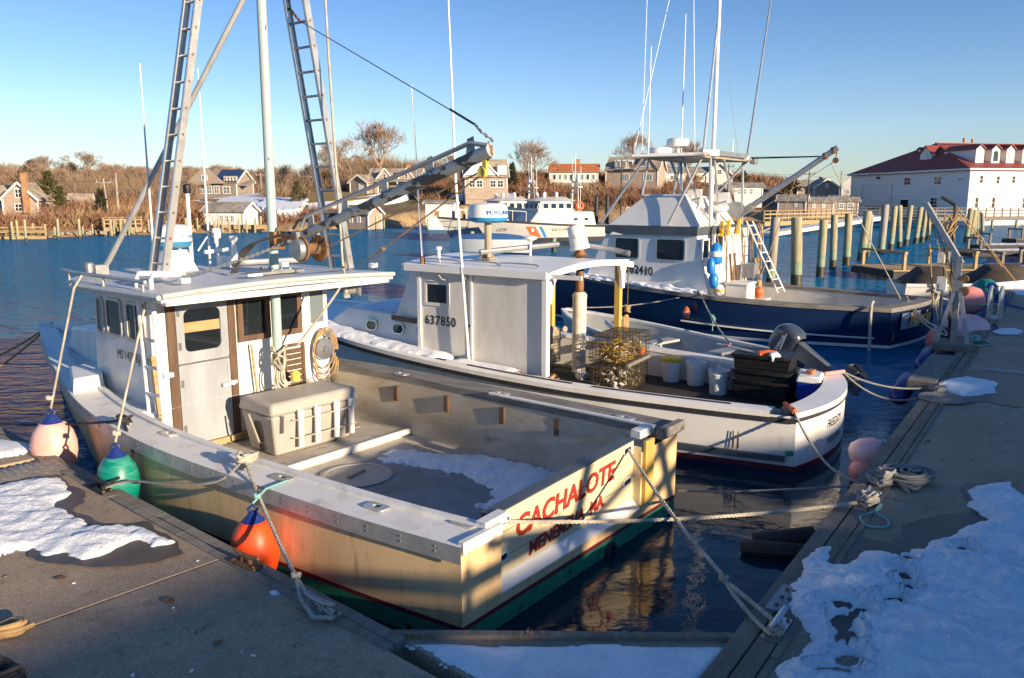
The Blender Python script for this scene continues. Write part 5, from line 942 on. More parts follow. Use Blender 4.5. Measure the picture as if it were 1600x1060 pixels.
b=MB(); b.hexa([V((.2,5.8,1.42)),V((2.5,5.8,1.42)),V((2.3,6.5,1.42)),V((.4,6.5,1.42))],[V((xa,5.82,2.28)),V((2.55,5.82,2.28)),V((2.4,6.02,2.28)),V((.3,6.02,2.28))]); ws=b.build('windshield_house',M['frp_white'],fb,bevel=.02)
eu=V((-1,0,0)); 
for x in(.75,1.35,1.95): window(ws,V((x,6.275,1.84)),(-1,0,0),V((0,-.5,.9)).normalized(),.52,.5,M['white_clean'],M['glass'],.05,r=.05,d=.02)
b=MB(); b.bar((.2,5.9,1.41),(.32,6.5,1.41),.03,.08); b.build('trim_board',M['bare_brown'],ws)
b=MB(); xs=[.08+2.56*i/14 for i in range(15)]; zr=lambda x,y:2.29+.1*(1-((x-1.36)/1.28)**2)+.02*(y-3.3)/2.7
ya=lambda x:3.44-.14*(x/2.6)
rows=[[V((x,ya(x)+(6.08-ya(x))*t,zr(x,ya(x)+(6.08-ya(x))*t))) for x in xs] for t in(0,.3,.6,.95,1)]
b.grid(rows); b.grid([[p-V((0,0,.07)) for p in r] for r in rows])
for e in(rows[0],rows[-1],[r[0] for r in rows],[r[-1] for r in rows]): b.grid([e,[p-V((0,0,.09)) for p in e]])
rf=b.build('roof',M['white_clean'],fb)
b=MB(); b.bar((.06,3.46,2.25),(.06,6.0,2.27),.03,.1); b.build('roof_fascia',M['white_clean'],rf)
b=MB(); [b.tube(spl([(.3,y,zr(.3,y)),(.3,y+.03,zr(.3,y)+.05),(.3,y+.6,zr(.3,y)+.055),(.3,y+.63,zr(.3,y))],4),.014,6) for y in(3.75,4.45,5.15)]; b.build('grab_rail',M['stainless'],rf)
for x,y in((2.38,3.44),(2.48,4.75)): b=MB(); b.box((x,y,1.45),(.1,.1,1.7)); b.build('roof_post',M['yellow_wood'],fb,bevel=.006)
b=MB(); b.tube([(2.0,3.95,.5),(2.0,3.95,1.75)],.115,18); b.tube([(2.0,3.95,1.72),(2.0,3.95,1.78),(2.0,3.95,1.82)],[.12,.12,.08],18); mf=b.build('exhaust_muffler',mat('muffler_wrap',(.72,.66,.56),.7,(.62,.55,.45),2,bump=.3,bs=60,stretch=(1,1,6),fine=.05),fb)
b=MB(); b.tube([(2.0,3.95,1.8),(2.0,3.95,2.58)],.065,14); b.lathe([(.16,0),(.1,.03),(.09,.06)],(2.0,3.95,2.4),n=14); b.build('exhaust_pipe',M['iron_rust'],mf)
b=MB(); b.tube([(2.0,3.95,.5),(1.98,3.9,.44),(1.95,3.8,.4)],[.07,.1,.1],12); b.build('elbow',M['white_clean'],mf)
t=thing('bucket','upturned white bucket capping the exhaust pipe of the lobster boat','bucket',fw(2.0,3.95,2.5)); t.rotation_euler=(R(-6),R(-12),0)
b=MB(); b.lathe([(.01,.4),(.135,.395),(.14,.385),(.152,.06),(.165,.06),(.165,.03),(.16,.03),(.16,0),(.15,0),(.145,.03),(.13,.37)],n=28); b.build('body',M['bucket'],t); b=MB(); b.plate(rr(.1,.1,.045,5,-.02,.22),(0,-.152,0),(1,0,0),(0,.07,1),0,.001); b.build('worn_print',M['roof_tan'],t)
b=MB(); b.tube([(.75,4.9,2.42),(.75,4.9,2.95)],.055,10); b.box((.75,4.9,2.4),(.22,.2,.02)); [b.plate([(0,0),(.13,0),(0,.16)],(.75,4.9,2.4),(math.cos(a),math.sin(a),0),(0,0,1),-.006,.006) for a in(.5,2.1,3.7,5.2)]; rp=b.build('radar_pedestal',M['roof_tan'],fb)
b=MB(); b.lathe([(.02,0),(.2,0),(.29,.03),(.305,.08)],(.75,4.9,2.95),n=30,k=1); b.lathe([(.31,.08),(.305,.2),(.285,.27),(.2,.295),(.01,.3)],(.75,4.9,2.95),n=30,k=0); rd=b.build('radar_dome',[M['white_clean'],mat('dome_blue',(.03,.25,.5),.35,fine=.03)],fb)
wrap(text('FURUNO',.085,M['blue_letter'],rd,(0,0,3.075),(1,0,0),(0,0,1),sx=1.35,bold=.003),(.75,4.9),.309,R(-150))
b=MB(); b.tube(spl([(.6,4.95,2.5),(1.5,4.5,2.56),(2.1,4.2,2.58),(2.5,3.7,2.5),(2.6,3.35,2.42)],6),.045,8); knot(b,(2.58,3.4,2.44),.07,.012,4); b.build('roof_pipe',M['galv'],fb)
b=MB(); b.lathe([(.02,0),(.02,.22),(.05,.24),(.11,.27),(.11,.3),(.01,.33)],(1.35,4.5,2.42),n=14); b.build('gps_antenna',M['white_clean'],fb); b=MB(); b.lathe([(.025,0),(.025,.2),(.05,.21),(.05,.25),(.01,.26)],(.35,5.55,2.33),n=10); b.build('gps_antenna',M['white_clean'],fb)
b=MB(); b.tube([(.06,4.79,.9),(.06,5.0,3.6),(.06,5.12,6.9)],[.022,.02,.009],8); an=b.build('antenna',M['white_clean'],fb); b=MB(); b.bar((.06,4.8,.98),(.2,4.8,.98),.05); b.bar((.06,4.88,2.15),(.2,4.85,2.15),.04); b.build('antenna_bracket',M['stainless'],an)
b=MB(); b.tube([(.2,5.75,2.34),(.2,5.9,5.0)],[.018,.008],8); an=b.build('antenna',M['white_clean'],fb); b=MB(); b.lathe([(.04,0),(.04,.1),(.02,.14)],(.2,5.75,2.3),n=8); b.build('antenna_mount',M['iron_rust'],an)
b=MB(); b.tube(spl([(.14,5.5,2.3),(.09,5.4,2.25),(.08,5.3,2.12),(.12,5.22,2.1)],4),.01,5); b.build('loose_cable',M['rope_white'],fb)
b=MB(); b.lathe([(.03,.03),(.13,.04),(.16,.0),(.16,-.02),(.05,-.06),(.05,-.12)],(2.25,4.6,1.02),(-.3,-.95,0),20); b.lathe([(.02,0),(.06,.03),(.06,.06),(.02,.07)],(2.45,4.5,1.1),(-.3,-.95,0),10); b.box((2.4,4.72,.8),(.4,.2,.6)); b.build('pot_hauler',M['roof_tan'],fb,bevel=.01)
b=MB(); b.box((1.3,5.9,.75),(1.9,.1,.7)); b.box((.75,5.3,.62),(.8,.6,.45)); b.build('cabin_bulkhead',M['bare_brown'],fb)
b=MB(); b.box((.85,6.0,1.9),(.06,.05,.8)); b.box((.45,5.2,1.6),(.12,.4,.2)); b.build('cabin_gear',M['maroon'],fb)
text('FREEDOM',.15,M['black_letter'],fb,(.78,-.235,.46),V((.97,.0,0)),(0,0,1),sx=.9); o_=COL.objects[-1]
for v in o_.data.vertices: v.co.y=-.262*(1-((v.co.x-1.35)/1.3)**2)-.003
text('MENEMSHA',.13,M['black_letter'],fb,(.8,-.235,.24),V((.97,.0,0)),(0,0,1),sx=.9); o_=COL.objects[-1]
for v in o_.data.vertices: v.co.y=-.262*(1-((v.co.x-1.35)/1.3)**2)-.003
b=MB(); b.plate(rr(.09,.06,.015,3),(-.005,.05,.3),(.55,-.8,0),(0,0,1),0,.02); b.lathe([(.03,0),(.035,.012),(.01,.014)],(-.115,6.4,.95),(-1,0,0),10) if False else None; b.build('scupper',M['bottom_green'],fb)
b=MB(); [b.plate([(0,0),(.014,0),(.022,-.2),(-.006,-.24)],(-.085,y,.5),(0,-1,0),(0,0,1),.0,.004) for y in(.72,.66)]; b.build('rust_streak',M['iron_rust'],fb)
for y in(-.02,): b=MB(); b.tube(spl([(.0,.02,.8),(.12,.1,.83),(.25,.18,.8)],4),.03,6); b.build('chafe_guard',M['orange_plastic'],fb)
# gear on boat 2
def trap(label,x,y,z,rz):
    t=thing('lobster_trap',label,'lobster trap',fw(x,y,z),math.atan2(.8451,.5346)+rz,'wire lobster traps'); Lx,Wy,Hz=1.0,.56,.4
    b=MB(); st=.052
    def net(o,eu,ev,a,c):
        o,eu,ev=V(o),V(eu),V(ev); n1=int(a/st);n2=int(c/st)
        for i in range(n1+1): b.bar(o+eu*(a*i/n1),o+eu*(a*i/n1)+ev*c,.0055)
        for i in range(n2+1): b.bar(o+ev*(c*i/n2),o+ev*(c*i/n2)+eu*a,.0055)
    h=(-Lx/2,-Wy/2,0)
    net(h,(1,0,0),(0,0,1),Lx,Hz); net((-Lx/2,Wy/2,0),(1,0,0),(0,0,1),Lx,Hz); net(h,(0,1,0),(0,0,1),Wy,Hz); net((Lx/2,-Wy/2,0),(0,1,0),(0,0,1),Wy,Hz); net(h,(1,0,0),(0,1,0),Lx,Wy); net((-Lx/2,-Wy/2,Hz),(1,0,0),(0,1,0),Lx,Wy); net((0.1,-Wy/2,0),(0,1,0),(0,0,1),Wy,Hz)
    b.build('wire_cage',M['mesh_wire'],t); return t
t1=trap('lower wire lobster trap full of rusty gear and shells',1.75,3.1,.42,.05)
b=MB(); rnd=random.Random(4)
for i in range(90): p=V((rnd.uniform(-.45,.45),rnd.uniform(-.24,.24),rnd.uniform(.02,.22))); b.box(p,(rnd.uniform(.03,.09),rnd.uniform(.03,.08),rnd.uniform(.02,.05)),rnd.uniform(0,3),rot=MX.Rotation(rnd.uniform(0,3),3,V((rnd.random(),rnd.random(),rnd.random()))),k=rnd.choice((0,0,1,2)))
b.build('shells_and_bait',[M['roof_tan'],M['bucket'],M['bare_brown']],t1)
b=MB(); b.bar((-.46,-.3,.42),(.5,-.3,.42),.05,.05); b.build('runner',M['timber_grey'],t1)
t2=trap('upper wire lobster trap holding yellow netting',1.75,3.1,.86,.0)
b=MB(); 
for i in range(110): p=V((rnd.uniform(-.42,.42),rnd.uniform(-.2,.22),.03+abs(rnd.gauss(0,.1)))); q=[p+V((rnd.gauss(0,.07),rnd.gauss(0,.07),rnd.gauss(0,.03))) for _ in range(4)]; b.tube(spl(q,3),.009,4,k=0 if i%5 else 1)
b.build('netting',[M['net_yellow'],M['bucket']],t2); b=MB(); b.box((.3,-.24,.08),(.16,.05,.09)); b.build('escape_vent',M['orange_plastic'],t2)
def bucket(label,x,y,lid=None,s=1,band=None):
    t=thing('bucket',label,'bucket',fw(x,y,.405),random.uniform(0,3),'buckets on the black deck'); b=MB()
    b.lathe([(.01,.0),(.13*s,.0),(.135*s,.01),(.148*s,.3*s),(.16*s,.3*s),(.16*s,.32*s),(.152*s,.325*s),(.153*s,.345*s),(.163*s,.345*s),(.163*s,.375*s),(.15*s,.375*s),(.145*s,.34*s),(.12*s,.05*s),(.01,.045)],n=28); b.build('body',M['bucket'],t)
    b=MB(); b.tube([(.165*s*math.cos(R(a)),.02-.17*s*math.sin(R(a)),.28*s-.1*s*math.sin(R(a))) for a in range(0,181,15)],.005,5); b.build('handle',M['stainless'],t)
    if lid: b=MB(); b.lathe([(.168*s,.33*s),(.172*s,.345*s),(.172*s,.385*s),(.15*s,.395*s),(.01,.39*s)],n=28); b.build('lid',M[lid],t)
    if band: b=MB(); b.lathe([(.1445*s,.1*s),(.1485*s,.25*s)],n=28); b.v=[v for v in b.v]; b.f=b.f[:10]; b.m=b.m[:10]; b.build('printed_label',M[band],t); t.rotation_euler=(0,0,-1.9)
    return t
bucket('white bucket with a yellow lid and green printed label',2.55,2.55,'lid_yellow',1,'buoy_yellow'); bucket('open dirty white bucket with rusty handle next to the yellow lidded one',2.5,2.12); bucket('clean white bucket standing nearest the port rail',2.1,1.62,None,.98); bucket('white bucket half hidden behind the nearest one',2.5,1.62,None,.95); bucket('white bucket with red rim tucked against the black totes',2.45,1.36,'fender_red',.92)
def tote(label,x,y,z,s=1,rz=0):
    t=thing('tote',label,'tote',fw(x,y,z),math.atan2(.8451,.5346)+math.pi/2+rz); b=MB(); a,c,h=.4*s,.29*s,.3
    b.hexa([V((-a*.9,-c*.88,0)),V((a*.9,-c*.88,0)),V((a*.9,c*.88,0)),V((-a*.9,c*.88,0))],[V((-a,-c,h)),V((a,-c,h)),V((a,c,h)),V((-a,c,h))]); b.f.pop(1); b.m.pop(1)
    b.hexa([V((-a*.85,-c*.8,.02)),V((a*.85,-c*.8,.02)),V((a*.85,c*.8,.02)),V((-a*.85,c*.8,.02))],[V((-a*.96,-c*.94,h)),V((a*.96,-c*.94,h)),V((a*.96,c*.94,h)),V((-a*.96,c*.94,h))]); b.f.pop(7); b.m.pop(7)
    b.ring(rr(2*a+.05,2*c+.05,.03,2),rr(2*a*.95,2*c*.93,.02,2),(0,0,h-.02),(1,0,0),(0,1,0),-.02,.025); b.build('shell',M['tote'],t)
    b=MB(); [b.box((sx*a*.94*q,0,h*.62),(.012,c*1.84,.02)) for sx in(-1,1) for q in(1.0,)]; [b.box((0,sy*(c*.95),z_),(a*1.9,.014,.02)) for sy in(-1,1) for z_ in(.12,.2)]; b.build('ribs',M['tote'],t); return t
tote('bottom black fish tote of the stack',2.2,.95,.405); tote('middle black fish tote of the stack, nested with ribbed side',2.2,.95,.55); tote('topmost black tote with orange and white floats inside',2.22,.97,.78,1.02,.04)
b=MB(); b.lathe([(.01,-.16),(.08,-.13),(.1,0),(.08,.13),(.01,.16)],(2.05,.9,1.06),(.5,-.85,0),14); o=b.build('float',M['orange_plastic'],loc=None); o.matrix_world=FW; tag(o,'orange float lying in the topmost black tote','float')
b=MB(); b.lathe([(.01,-.09),(.07,-.06),(.075,.03),(.01,.08)],(1.98,.78,1.08),(.5,-.85,.2),14); o=b.build('float',M['white_clean']); o.matrix_world=FW; tag(o,'small white float against the orange one in the tote','float')
b=MB(); b.tube([(2.35,1.75,1.12),(2.1,1.1,1.09)],.016,8); b.tube([(2.3,1.62,1.117),(2.27,1.54,1.113)],.02,8,k=1); o=b.build('gaff',[M['pvc'],M['fender_red']]); o.matrix_world=FW; tag(o,'white stick with red band poking out of the tote','stick')
t=thing('picnic_cooler','blue cooler with white lid beside the black totes','cooler',fw(2.1,.3,.405),math.atan2(.8451,.5346)+.1)
b=MB(); b.hexa([V((-.2,-.13,0)),V((.2,-.13,0)),V((.2,.13,0)),V((-.2,.13,0))],[V((-.23,-.16,.36)),V((.23,-.16,.36)),V((.23,.16,.36)),V((-.23,.16,.36))]); b.build('body',M['cool_blue'],t,bevel=.02); b=MB(); b.hexa([V((-.24,-.17,.362)),V((.24,-.17,.362)),V((.24,.17,.362)),V((-.24,.17,.362))],[V((-.22,-.15,.46)),V((.22,-.15,.46)),V((.22,.15,.46)),V((-.22,.15,.46))]); b.build('lid',M['white_clean'],t,bevel=.02); b=MB(); b.ring(rr(.2,.09,.02,3),rr(.15,.05,.015,3),(0,-.165,.25),(1,0,0),(0,.05,1),0,.015); b.build('handle',M['cool_blue'],t)
b=MB(); b.box((0,0,.02),(.17,.09,.05)); o=b.build('brick',M['roof_orange'],bevel=.006,loc=fw(2.1,.3,.875)); o.rotation_euler=(0,0,.9); tag(o,'red brick lying on the cooler lid','brick')
b=MB(); b.lathe([(.05,0),(.06,.14),(.03,.18),(.02,.22),(.01,.22)],n=12); o=b.build('jug',M['bucket'],loc=fw(2.25,.02,.405)); o.scale=(1.3,1.3,1.3); tag(o,'white plastic jug between cooler and transom','jug')
b=MB(); b.hexa([V((2.25,3.1,.93)),V((2.45,3.05,.93)),V((4.3,4.4,.98)),V((4.1,4.5,.98))],[V((2.25,3.1,.96)),V((2.45,3.05,.96)),V((4.3,4.4,1.01)),V((4.1,4.5,1.01))]); b.bar((2.27,3.1,.99),(4.12,4.5,1.04),.03,.06); b.bar((2.44,3.05,.99),(4.3,4.4,1.04),.03,.06); o=b.build('ramp_board',M['white_weather']); o.matrix_world=FW; tag(o,'pale plank chute laid across the two boats behind the traps','plank')
b=MB(); knot(b,fw(1.3,4.2,.5),.25,.014,7,fl=.3); knot(b,fw(1.5,4.8,.52),.2,.014,8,fl=.3); tag(b.build('rope_heap',M['rope_tan']),'loose heap of tan rope on the deck behind the side panel','rope')
b=MB(); knot(b,fw(1.1,4.,.48),.18,.018,9,fl=.25); tag(b.build('rope_heap',M['maroon']),'dark red hose heap beside the tan rope','hose')
b=MB(); chain(b,[fw(2.55,3.35,2.3),fw(2.55,3.35,1.55)],.045,.008); knot(b,fw(2.55,3.35,1.5),.06,.014,3,fl=1.5); [b.tube([fw(2.55+.05*math.cos(R(a))-.04*q,3.35,1.28+.14*math.sin(R(a))) for a in range(0,361,30)],.016,6) for q in range(3)]; tag(b.build('hanging_rope',M['rope_tan']),'coil of tan rope hanging on a rusty chain from the lobster boat roof','rope')
P=[(.3,9.4),(.05,8.2),(-.2,7.2),(-.28,6.0),(-.28,5.2),(-.1,5.0),(.1,5.1),(.17,5.8),(.24,6.6),(.36,7.5),(.6,8.4)]
def f2(P): return [tuple(fw(x,y,0))[:2] for x,y in P]
FI=FW.inverted()
snow('deck_snow',f2(P),0,.075,'snow ridge along the port side deck of the white lobster boat',res=.04,zf=lambda x,y:FH.sh((FI@V((x,y,0))).y,-1)+.035,edge=.08,jag=.05)
snow('deck_snow',f2([(.5,6.6),(2.2,6.6),(2.0,7.7),(.7,7.7)]),1.47,.03,'thin blue snow on the trunk top ahead of the windshield',res=.06)
snow('deck_snow',f2([(-.22,4.95),(-.22,3.9),(.1,3.9),(.1,4.95)]),0,.03,'thin snow crust on the side deck below the plain panel',res=.04,zf=lambda x,y:FH.sh((FI@V((x,y,0))).y,-1)+.035,edge=.08)
# ------------------------------------------------------------------ boat 3 : the dark blue boat
HW=MX.Translation((8.34,17.72,0))@MX.Rotation(math.atan2(.8543,.5198),4,'Z'); hw=lambda x,y,z: HW@V((x,y,z))
nb=thing('fishing_boat','dark blue hulled boat with white house, flybridge and cargo boom','boat',(8.34,17.72,0),math.atan2(.8543,.5198))
HH=Hull(11,[(0,1.42),(1,1.65),(2.5,1.95),(4,2.06),(6,1.95),(8,1.5),(9.6,.8),(10.6,.25),(11,.015)],lambda y,s:.88+.0068*y*y,lambda y:.05+.6*max(0,(y-2.5)/8.5)**1.5,.8,1.5,.12); HH.skew=.23
lev=[lambda H:H,lambda H:H-.1,lambda H:.62*H,lambda H:.35*H,lambda H:.09,lambda H:.02,lambda H:-.4]; km=lambda i,j:(0,0,0,0,1,2)[i]
b=MB(); HH.side(b,lev,-1,km); HH.side(b,lev,1,km); HH.transom(b,lev,km); b.build('hull',[M['navy'],M['trim_white'],M['black']],nb,ang=50)
b=MB(); HH.strip(b,-1,.3,4.6,[(-.02,-.62),(-.02,-.65),(.03,-.65),(.03,-.62)]); HH.strip(b,1,.3,4.6,[(-.02,-.62),(-.02,-.65),(.03,-.65),(.03,-.62)]); b.build('spray_rail',M['white'],nb)
b=MB(); [HH.strip(b,s,0,10.8,[(-.03,-.04),(-.03,.05),(.26,.05),(.27,-.02)]) for s in(-1,1)]
a=[HH.sk(V((1.5+1.44*(2*i/12-1),-.13*(1-(2*i/12-1)**2),.93))) for i in range(13)]; c_=[V((p.x*.83+.255,p.y*.9+.3,.93)) for p in a]; b.grid([[p-V((0,0,.1)) for p in a],a,c_,[p-V((0,0,.33)) for p in c_]]); b.build('gunwale',M['timber_cap'],nb)
b=MB()
for s in(-1,1): b.grid([[HH.sk(V((1.5+s*(HH.hb(y)-.25),y,HH.sh(y,s)+.0))),HH.sk(V((1.5+s*(HH.hb(y)-.27),y,.35)))] for y in [.1+i*.25 for i in range(18)]])
b.build('bulwark',M['panel_grey'],nb); b=MB(); HH.deck(b,.02,4.4,lambda y:.38,.2); b.build('deck',M['deck_grey'],nb); b=MB(); HH.deck(b,4.3,10.9,lambda y:HH.sh(y,-1)+.02,.1); b.build('foredeck',M['white'],nb)
b=MB(); b.hexa([V((.0,4.08,.9)),V((2.8,4.08,.4)),V((2.6,7.7,1.1)),V((.3,7.7,1.1))],[V((.02,4.5,2.62)),V((2.75,4.0,2.62)),V((2.6,6.9,2.62)),V((.2,6.9,2.62))]); ho=b.build('wheelhouse',M['cabin_white'],nb,bevel=.03)
b=MB(); b.hexa([V((-.03,4.45,2.42)),V((2.8,3.97,2.42)),V((2.65,7.0,2.42)),V((.14,7.0,2.42))],[V((-.03,4.45,2.63)),V((2.8,3.97,2.63)),V((2.65,7.0,2.63)),V((.14,7.0,2.63))]); b.build('band',M['navy_slate'],ho)
b=MB(); b.hexa([V((.03,4.4,2.635)),V((2.7,4.4,2.635)),V((2.6,6.95,2.635)),V((.15,6.95,2.635))],[V((.3,4.9,3.4)),V((2.4,4.9,3.4)),V((2.3,6.0,3.4)),V((.38,6.0,3.4))]); fl=b.build('flybridge',M['cabin_white'],nb,bevel=.02)
b=MB(); b.bar((.03,4.4,2.64),(.29,4.9,3.41),.07,.07); b.bar((.29,4.9,3.41),(.36,6.0,3.41),.05,.05); b.build('flybridge_coaming',M['white_clean'],fl)
b=MB(); b.hexa([V((.1,6.85,2.4)),V((2.6,6.85,2.4)),V((2.6,6.5,2.4)),V((.1,6.5,2.4))],[V((.3,6.1,3.0)),V((2.4,6.1,3.0)),V((2.4,5.9,3.0)),V((.3,5.9,3.0))]); b.build('dash',M['white'],fl)
for y,w_ in((5.16,.82),(6.38,.74)): window(ho,V((.012+.077*(y-4.36),y,2.06)),V((-.077,-1,0)).normalized(),V((.0,0,1)),w_,.58,M['stainless'],M['glass'],.04,r=.09,d=.02,n=4)
text('582410',.3,M['black_letter'],ho,(.175,6.42,1.44),V((-.084,-1,-.07)).normalized(),V((.0,0,1)),sx=.85,bold=.008,space=1.05)
# aft bulkhead details
AU=V((1,-.18,0)).normalized()
def aw(x,z,d=0): return V((x,4.5-.18*x-.24*(2.62-z)*.5-.05-d,z))
b=MB(); b.plate([(0,0),(1.35,0),(1.35,2.15),(0,2.15)],aw(.95,.45,-.1),AU,EZ,0,.06); b.build('aft_bulkhead',M['white'],ho)
window(ho,aw(.72,1.7,.04),AU,EZ,.5,1.5,M['white_clean'],M['glass'],.05,d=.05,name='door'); window(ho,aw(.16,2.1,.05),AU,EZ,.34,.5,M['white_clean'],M['glass'],.04,d=.04); window(ho,aw(1.55,2.08,.06),AU,EZ,.5,.55,M['white_clean'],M['glass'],.04,d=.04)
b=MB(); b.box((.75,3.55,.8),(.7,.55,.85)); b.box((.75,3.55,1.25),(.76,.6,.06)); b.build('fish_box',M['white_weather'],nb,bevel=.02)
b=MB(); b.box((1.6,3.55,1.5),(.42,.3,.35)); b.lathe([(.02,0),(.08,.02),(.08,.12),(.02,.14)],(1.6,3.38,1.35),(0,-1,0),10); b.build('hauler',M['galv'],nb)
b=MB(); b.box((1.5,3.3,.78),(.62,.5,.06)); b.box((1.5,3.35,.58),(.5,.4,.4)); b.build('bait_table',M['white_weather'],nb)
def flad(p0,q0,w_,n,nm,m,r=.02):
    b=MB(); p0,q0=V(p0),V(q0); u=AU*w_; b.bar(p0,q0,.05,.03); b.bar(p0+u,q0+u*.8,.05,.03); o=b.build(nm,M[m],nb)
    for i in range(n): b=MB(); b.tube([p0.lerp(q0,(i+.5)/n),(p0+u).lerp(q0+u*.8,(i+.5)/n)],r*.8,6); b.build('rung',M[m],o)
    return o
flad((2.15,2.95,.9),(1.75,3.75,2.75),.42,8,'deck_ladder','white'); flad((1.08,3.78,.5),(1.08,3.95,1.95),.3,6,'wall_ladder','iron_rust',.012)
for x,z in((.62,2.58),(.95,2.6),(1.5,2.62)): b=MB(); b.box((x,4.15-.18*x,z),(.1,.08,.38),rot=MX.Rotation(.3,3,'Y')); b.build('hanging_board',M['lid_yellow'],nb,bevel=.01)
b=MB(); rnd=random.Random(2)
for i in range(16): x=.1+rnd.random()*2.5; z=2.5+rnd.random()*.2; b.tube(spl([V((x,4.1-.18*x,z)),V((x+rnd.uniform(-.1,.1),4.0-.18*x,z-.3)),V((x+rnd.uniform(-.1,.1),3.95-.18*x,z-rnd.uniform(.5,1.6)))],4),.012,4)
for i in range(14): x=1.75+rnd.random()*.4; b.tube(spl([V((x,3.5,1.8)),V((x+rnd.uniform(-.1,.1),3.4,1.3)),V((x+rnd.uniform(-.2,.2),3.3,.8))],4),.012,4)
b.build('hanging_rope',M['rope_tan'],nb)
for x,y,z in((1.35,5.25,3.02),(.6,4.75,3.0)) if False else ((.62,4.85,3.06),(1.25,4.35,2.98)):
    b=MB(); b.lathe([(.05,-.3),(.05,0),(.2,.02),(.24,.08),(.24,.14),(.02,.15)],(x,y,z),n=16); b.hexa([V((x+.05,y-.25,z+.05)),V((x+.16,y-.2,z+.05)),V((x+.16,y+.2,z+.05)),V((x+.05,y+.25,z+.05))],[V((x+.24,y-.2,z+.5)),V((x+.3,y-.17,z+.5)),V((x+.3,y+.17,z+.5)),V((x+.24,y+.2,z+.5))]); b.bar((x-.1,y-.24,z+.27),(x+.2,y-.24,z+.3),.05); b.build('helm_seat',M['white_clean'],nb,bevel=.02)
b=MB(); b.hexa([V((1.3,4.6,2.64)),V((2.7,4.3,2.64)),V((2.7,6,2.64)),V((1.3,6,2.64))],[V((1.3,4.9,3.1)),V((2.6,4.7,3.25)),V((2.6,5.8,3.25)),V((1.3,5.8,3.25))]); b.build('flybridge_console',M['panel_grey'],nb,bevel=.03)
# hardtop and its legs
HT=[(-.05,5.95),(2.75,5.95),(3.2,4.05),(.05,4.35)]
b=MB(); b.hexa([V((x,y,4.3)) for x,y in reversed(HT)],[V((x,y,4.36)) for x,y in reversed(HT)]); b.build('hardtop',M['roof_tan'],nb); b=MB()
for i in range(4): b.tube([(*HT[i],4.38),(*HT[(i+1)%4],4.38)],.05,8)
b.tube([(-.3,6.1,4.36),(.1,4.25,4.38)],.04,8); b.build('hardtop_frame',M['white_weather'],nb); 
for c_,d_,r_ in(((.35,4.35,4.42),(.5,.16,.16),-.6),((3.1,4.0,4.33),(.3,.14,.18),0),((1.5,4.15,4.42),(1.9,.1,.12),-.1)): b=MB(); b.box(c_,d_,r_); b.build('hardtop_locker',M['galv'],nb,bevel=.01)
b=MB()
for p,q in (((.1,5.9,4.3),(-.1,7.0,2.7)),((.3,5.9,4.3),(.3,6.05,3.4)),((.25,4.5,4.3),(.0,5.2,2.7)),((.3,5.0,4.3),(.9,4.5,2.65)),((.45,4.35,4.3),(.45,4.3,2.64)),((.9,4.4,4.3),(1.6,4.4,2.64)),((1.9,5.9,4.3),(1.2,5.2,3.2)),((1.2,4.25,4.3),(2.3,4.1,2.66)),((2.4,5.8,4.3),(1.5,5.4,3.1)),((2.75,4.2,4.3),(2.75,4.15,2.64)),((2.75,4.1,4.3),(2.2,5.2,2.9)),((2.6,5.9,4.3),(2.6,6.2,2.64))): b.tube([p,q],.035,8)
b.build('hardtop_legs',M['alu'],nb)
b=MB(); b.lathe([(.05,0),(.05,.18),(.1,.2),(.27,.24),(.29,.3),(.28,.42),(.2,.45),(.01,.46)],(.75,5.3,4.38),n=20); b.build('radar_dome',M['white_clean'],nb); b=MB(); b.lathe([(.3,0),(.3,.18),(.25,.2),(.01,.2)],(.3,5.6,4.38),n=20); b.build('satellite_dome',M['white_clean'],nb)
b=MB(); b.tube([(.95,4.45,2.64),(1.15,4.5,11)],[.055,.04],10); b.build('mast',M['white_clean'],nb); b=MB(); b.tube([(.6,4.6,4.3),(1.55,4.4,11)],[.035,.015],8); b.build('outrigger',M['alu'],nb); b=MB(); b.tube([(2.75,4.1,4.3),(6.3,4.4,11)],[.035,.015],8); [b.lathe([(.03,0),(.035,.03),(.03,.06)],V((2.75,4.1,4.3)).lerp(V((6.3,4.4,11)),t),(3.55,.3,6.7),8) for t in(.18,.3,.45,.6)]; b.build('outrigger',M['alu'],nb)
for x,y,h_ in((-.1,5.75,2.6),(1.0,5.3,3.5),(2.1,4.3,.5)): b=MB(); b.tube([(x,y,4.36),(x,y,4.36+h_)],[.02,.01],6); b.build('antenna',M['white_clean'],nb)
b=MB(); [b.tube([p,q],.006,4) for p,q in(((-.2,6.1,4.4),(1.1,5.5,9.5)),((1.12,4.5,8),(2.3,4.2,4.4)),((.5,5,9.5),(.6,4.8,4.5)),((.2,6,9.8),(.1,6,4.4)),((1.1,4.5,9),(4.6,4.2,8.2)))]; b.lathe([(.03,0),(.05,.1),(.03,.3)],(-.2,6.1,4.4),(.1,0,1),8); b.build('rigging_wire',M['galv'],nb)
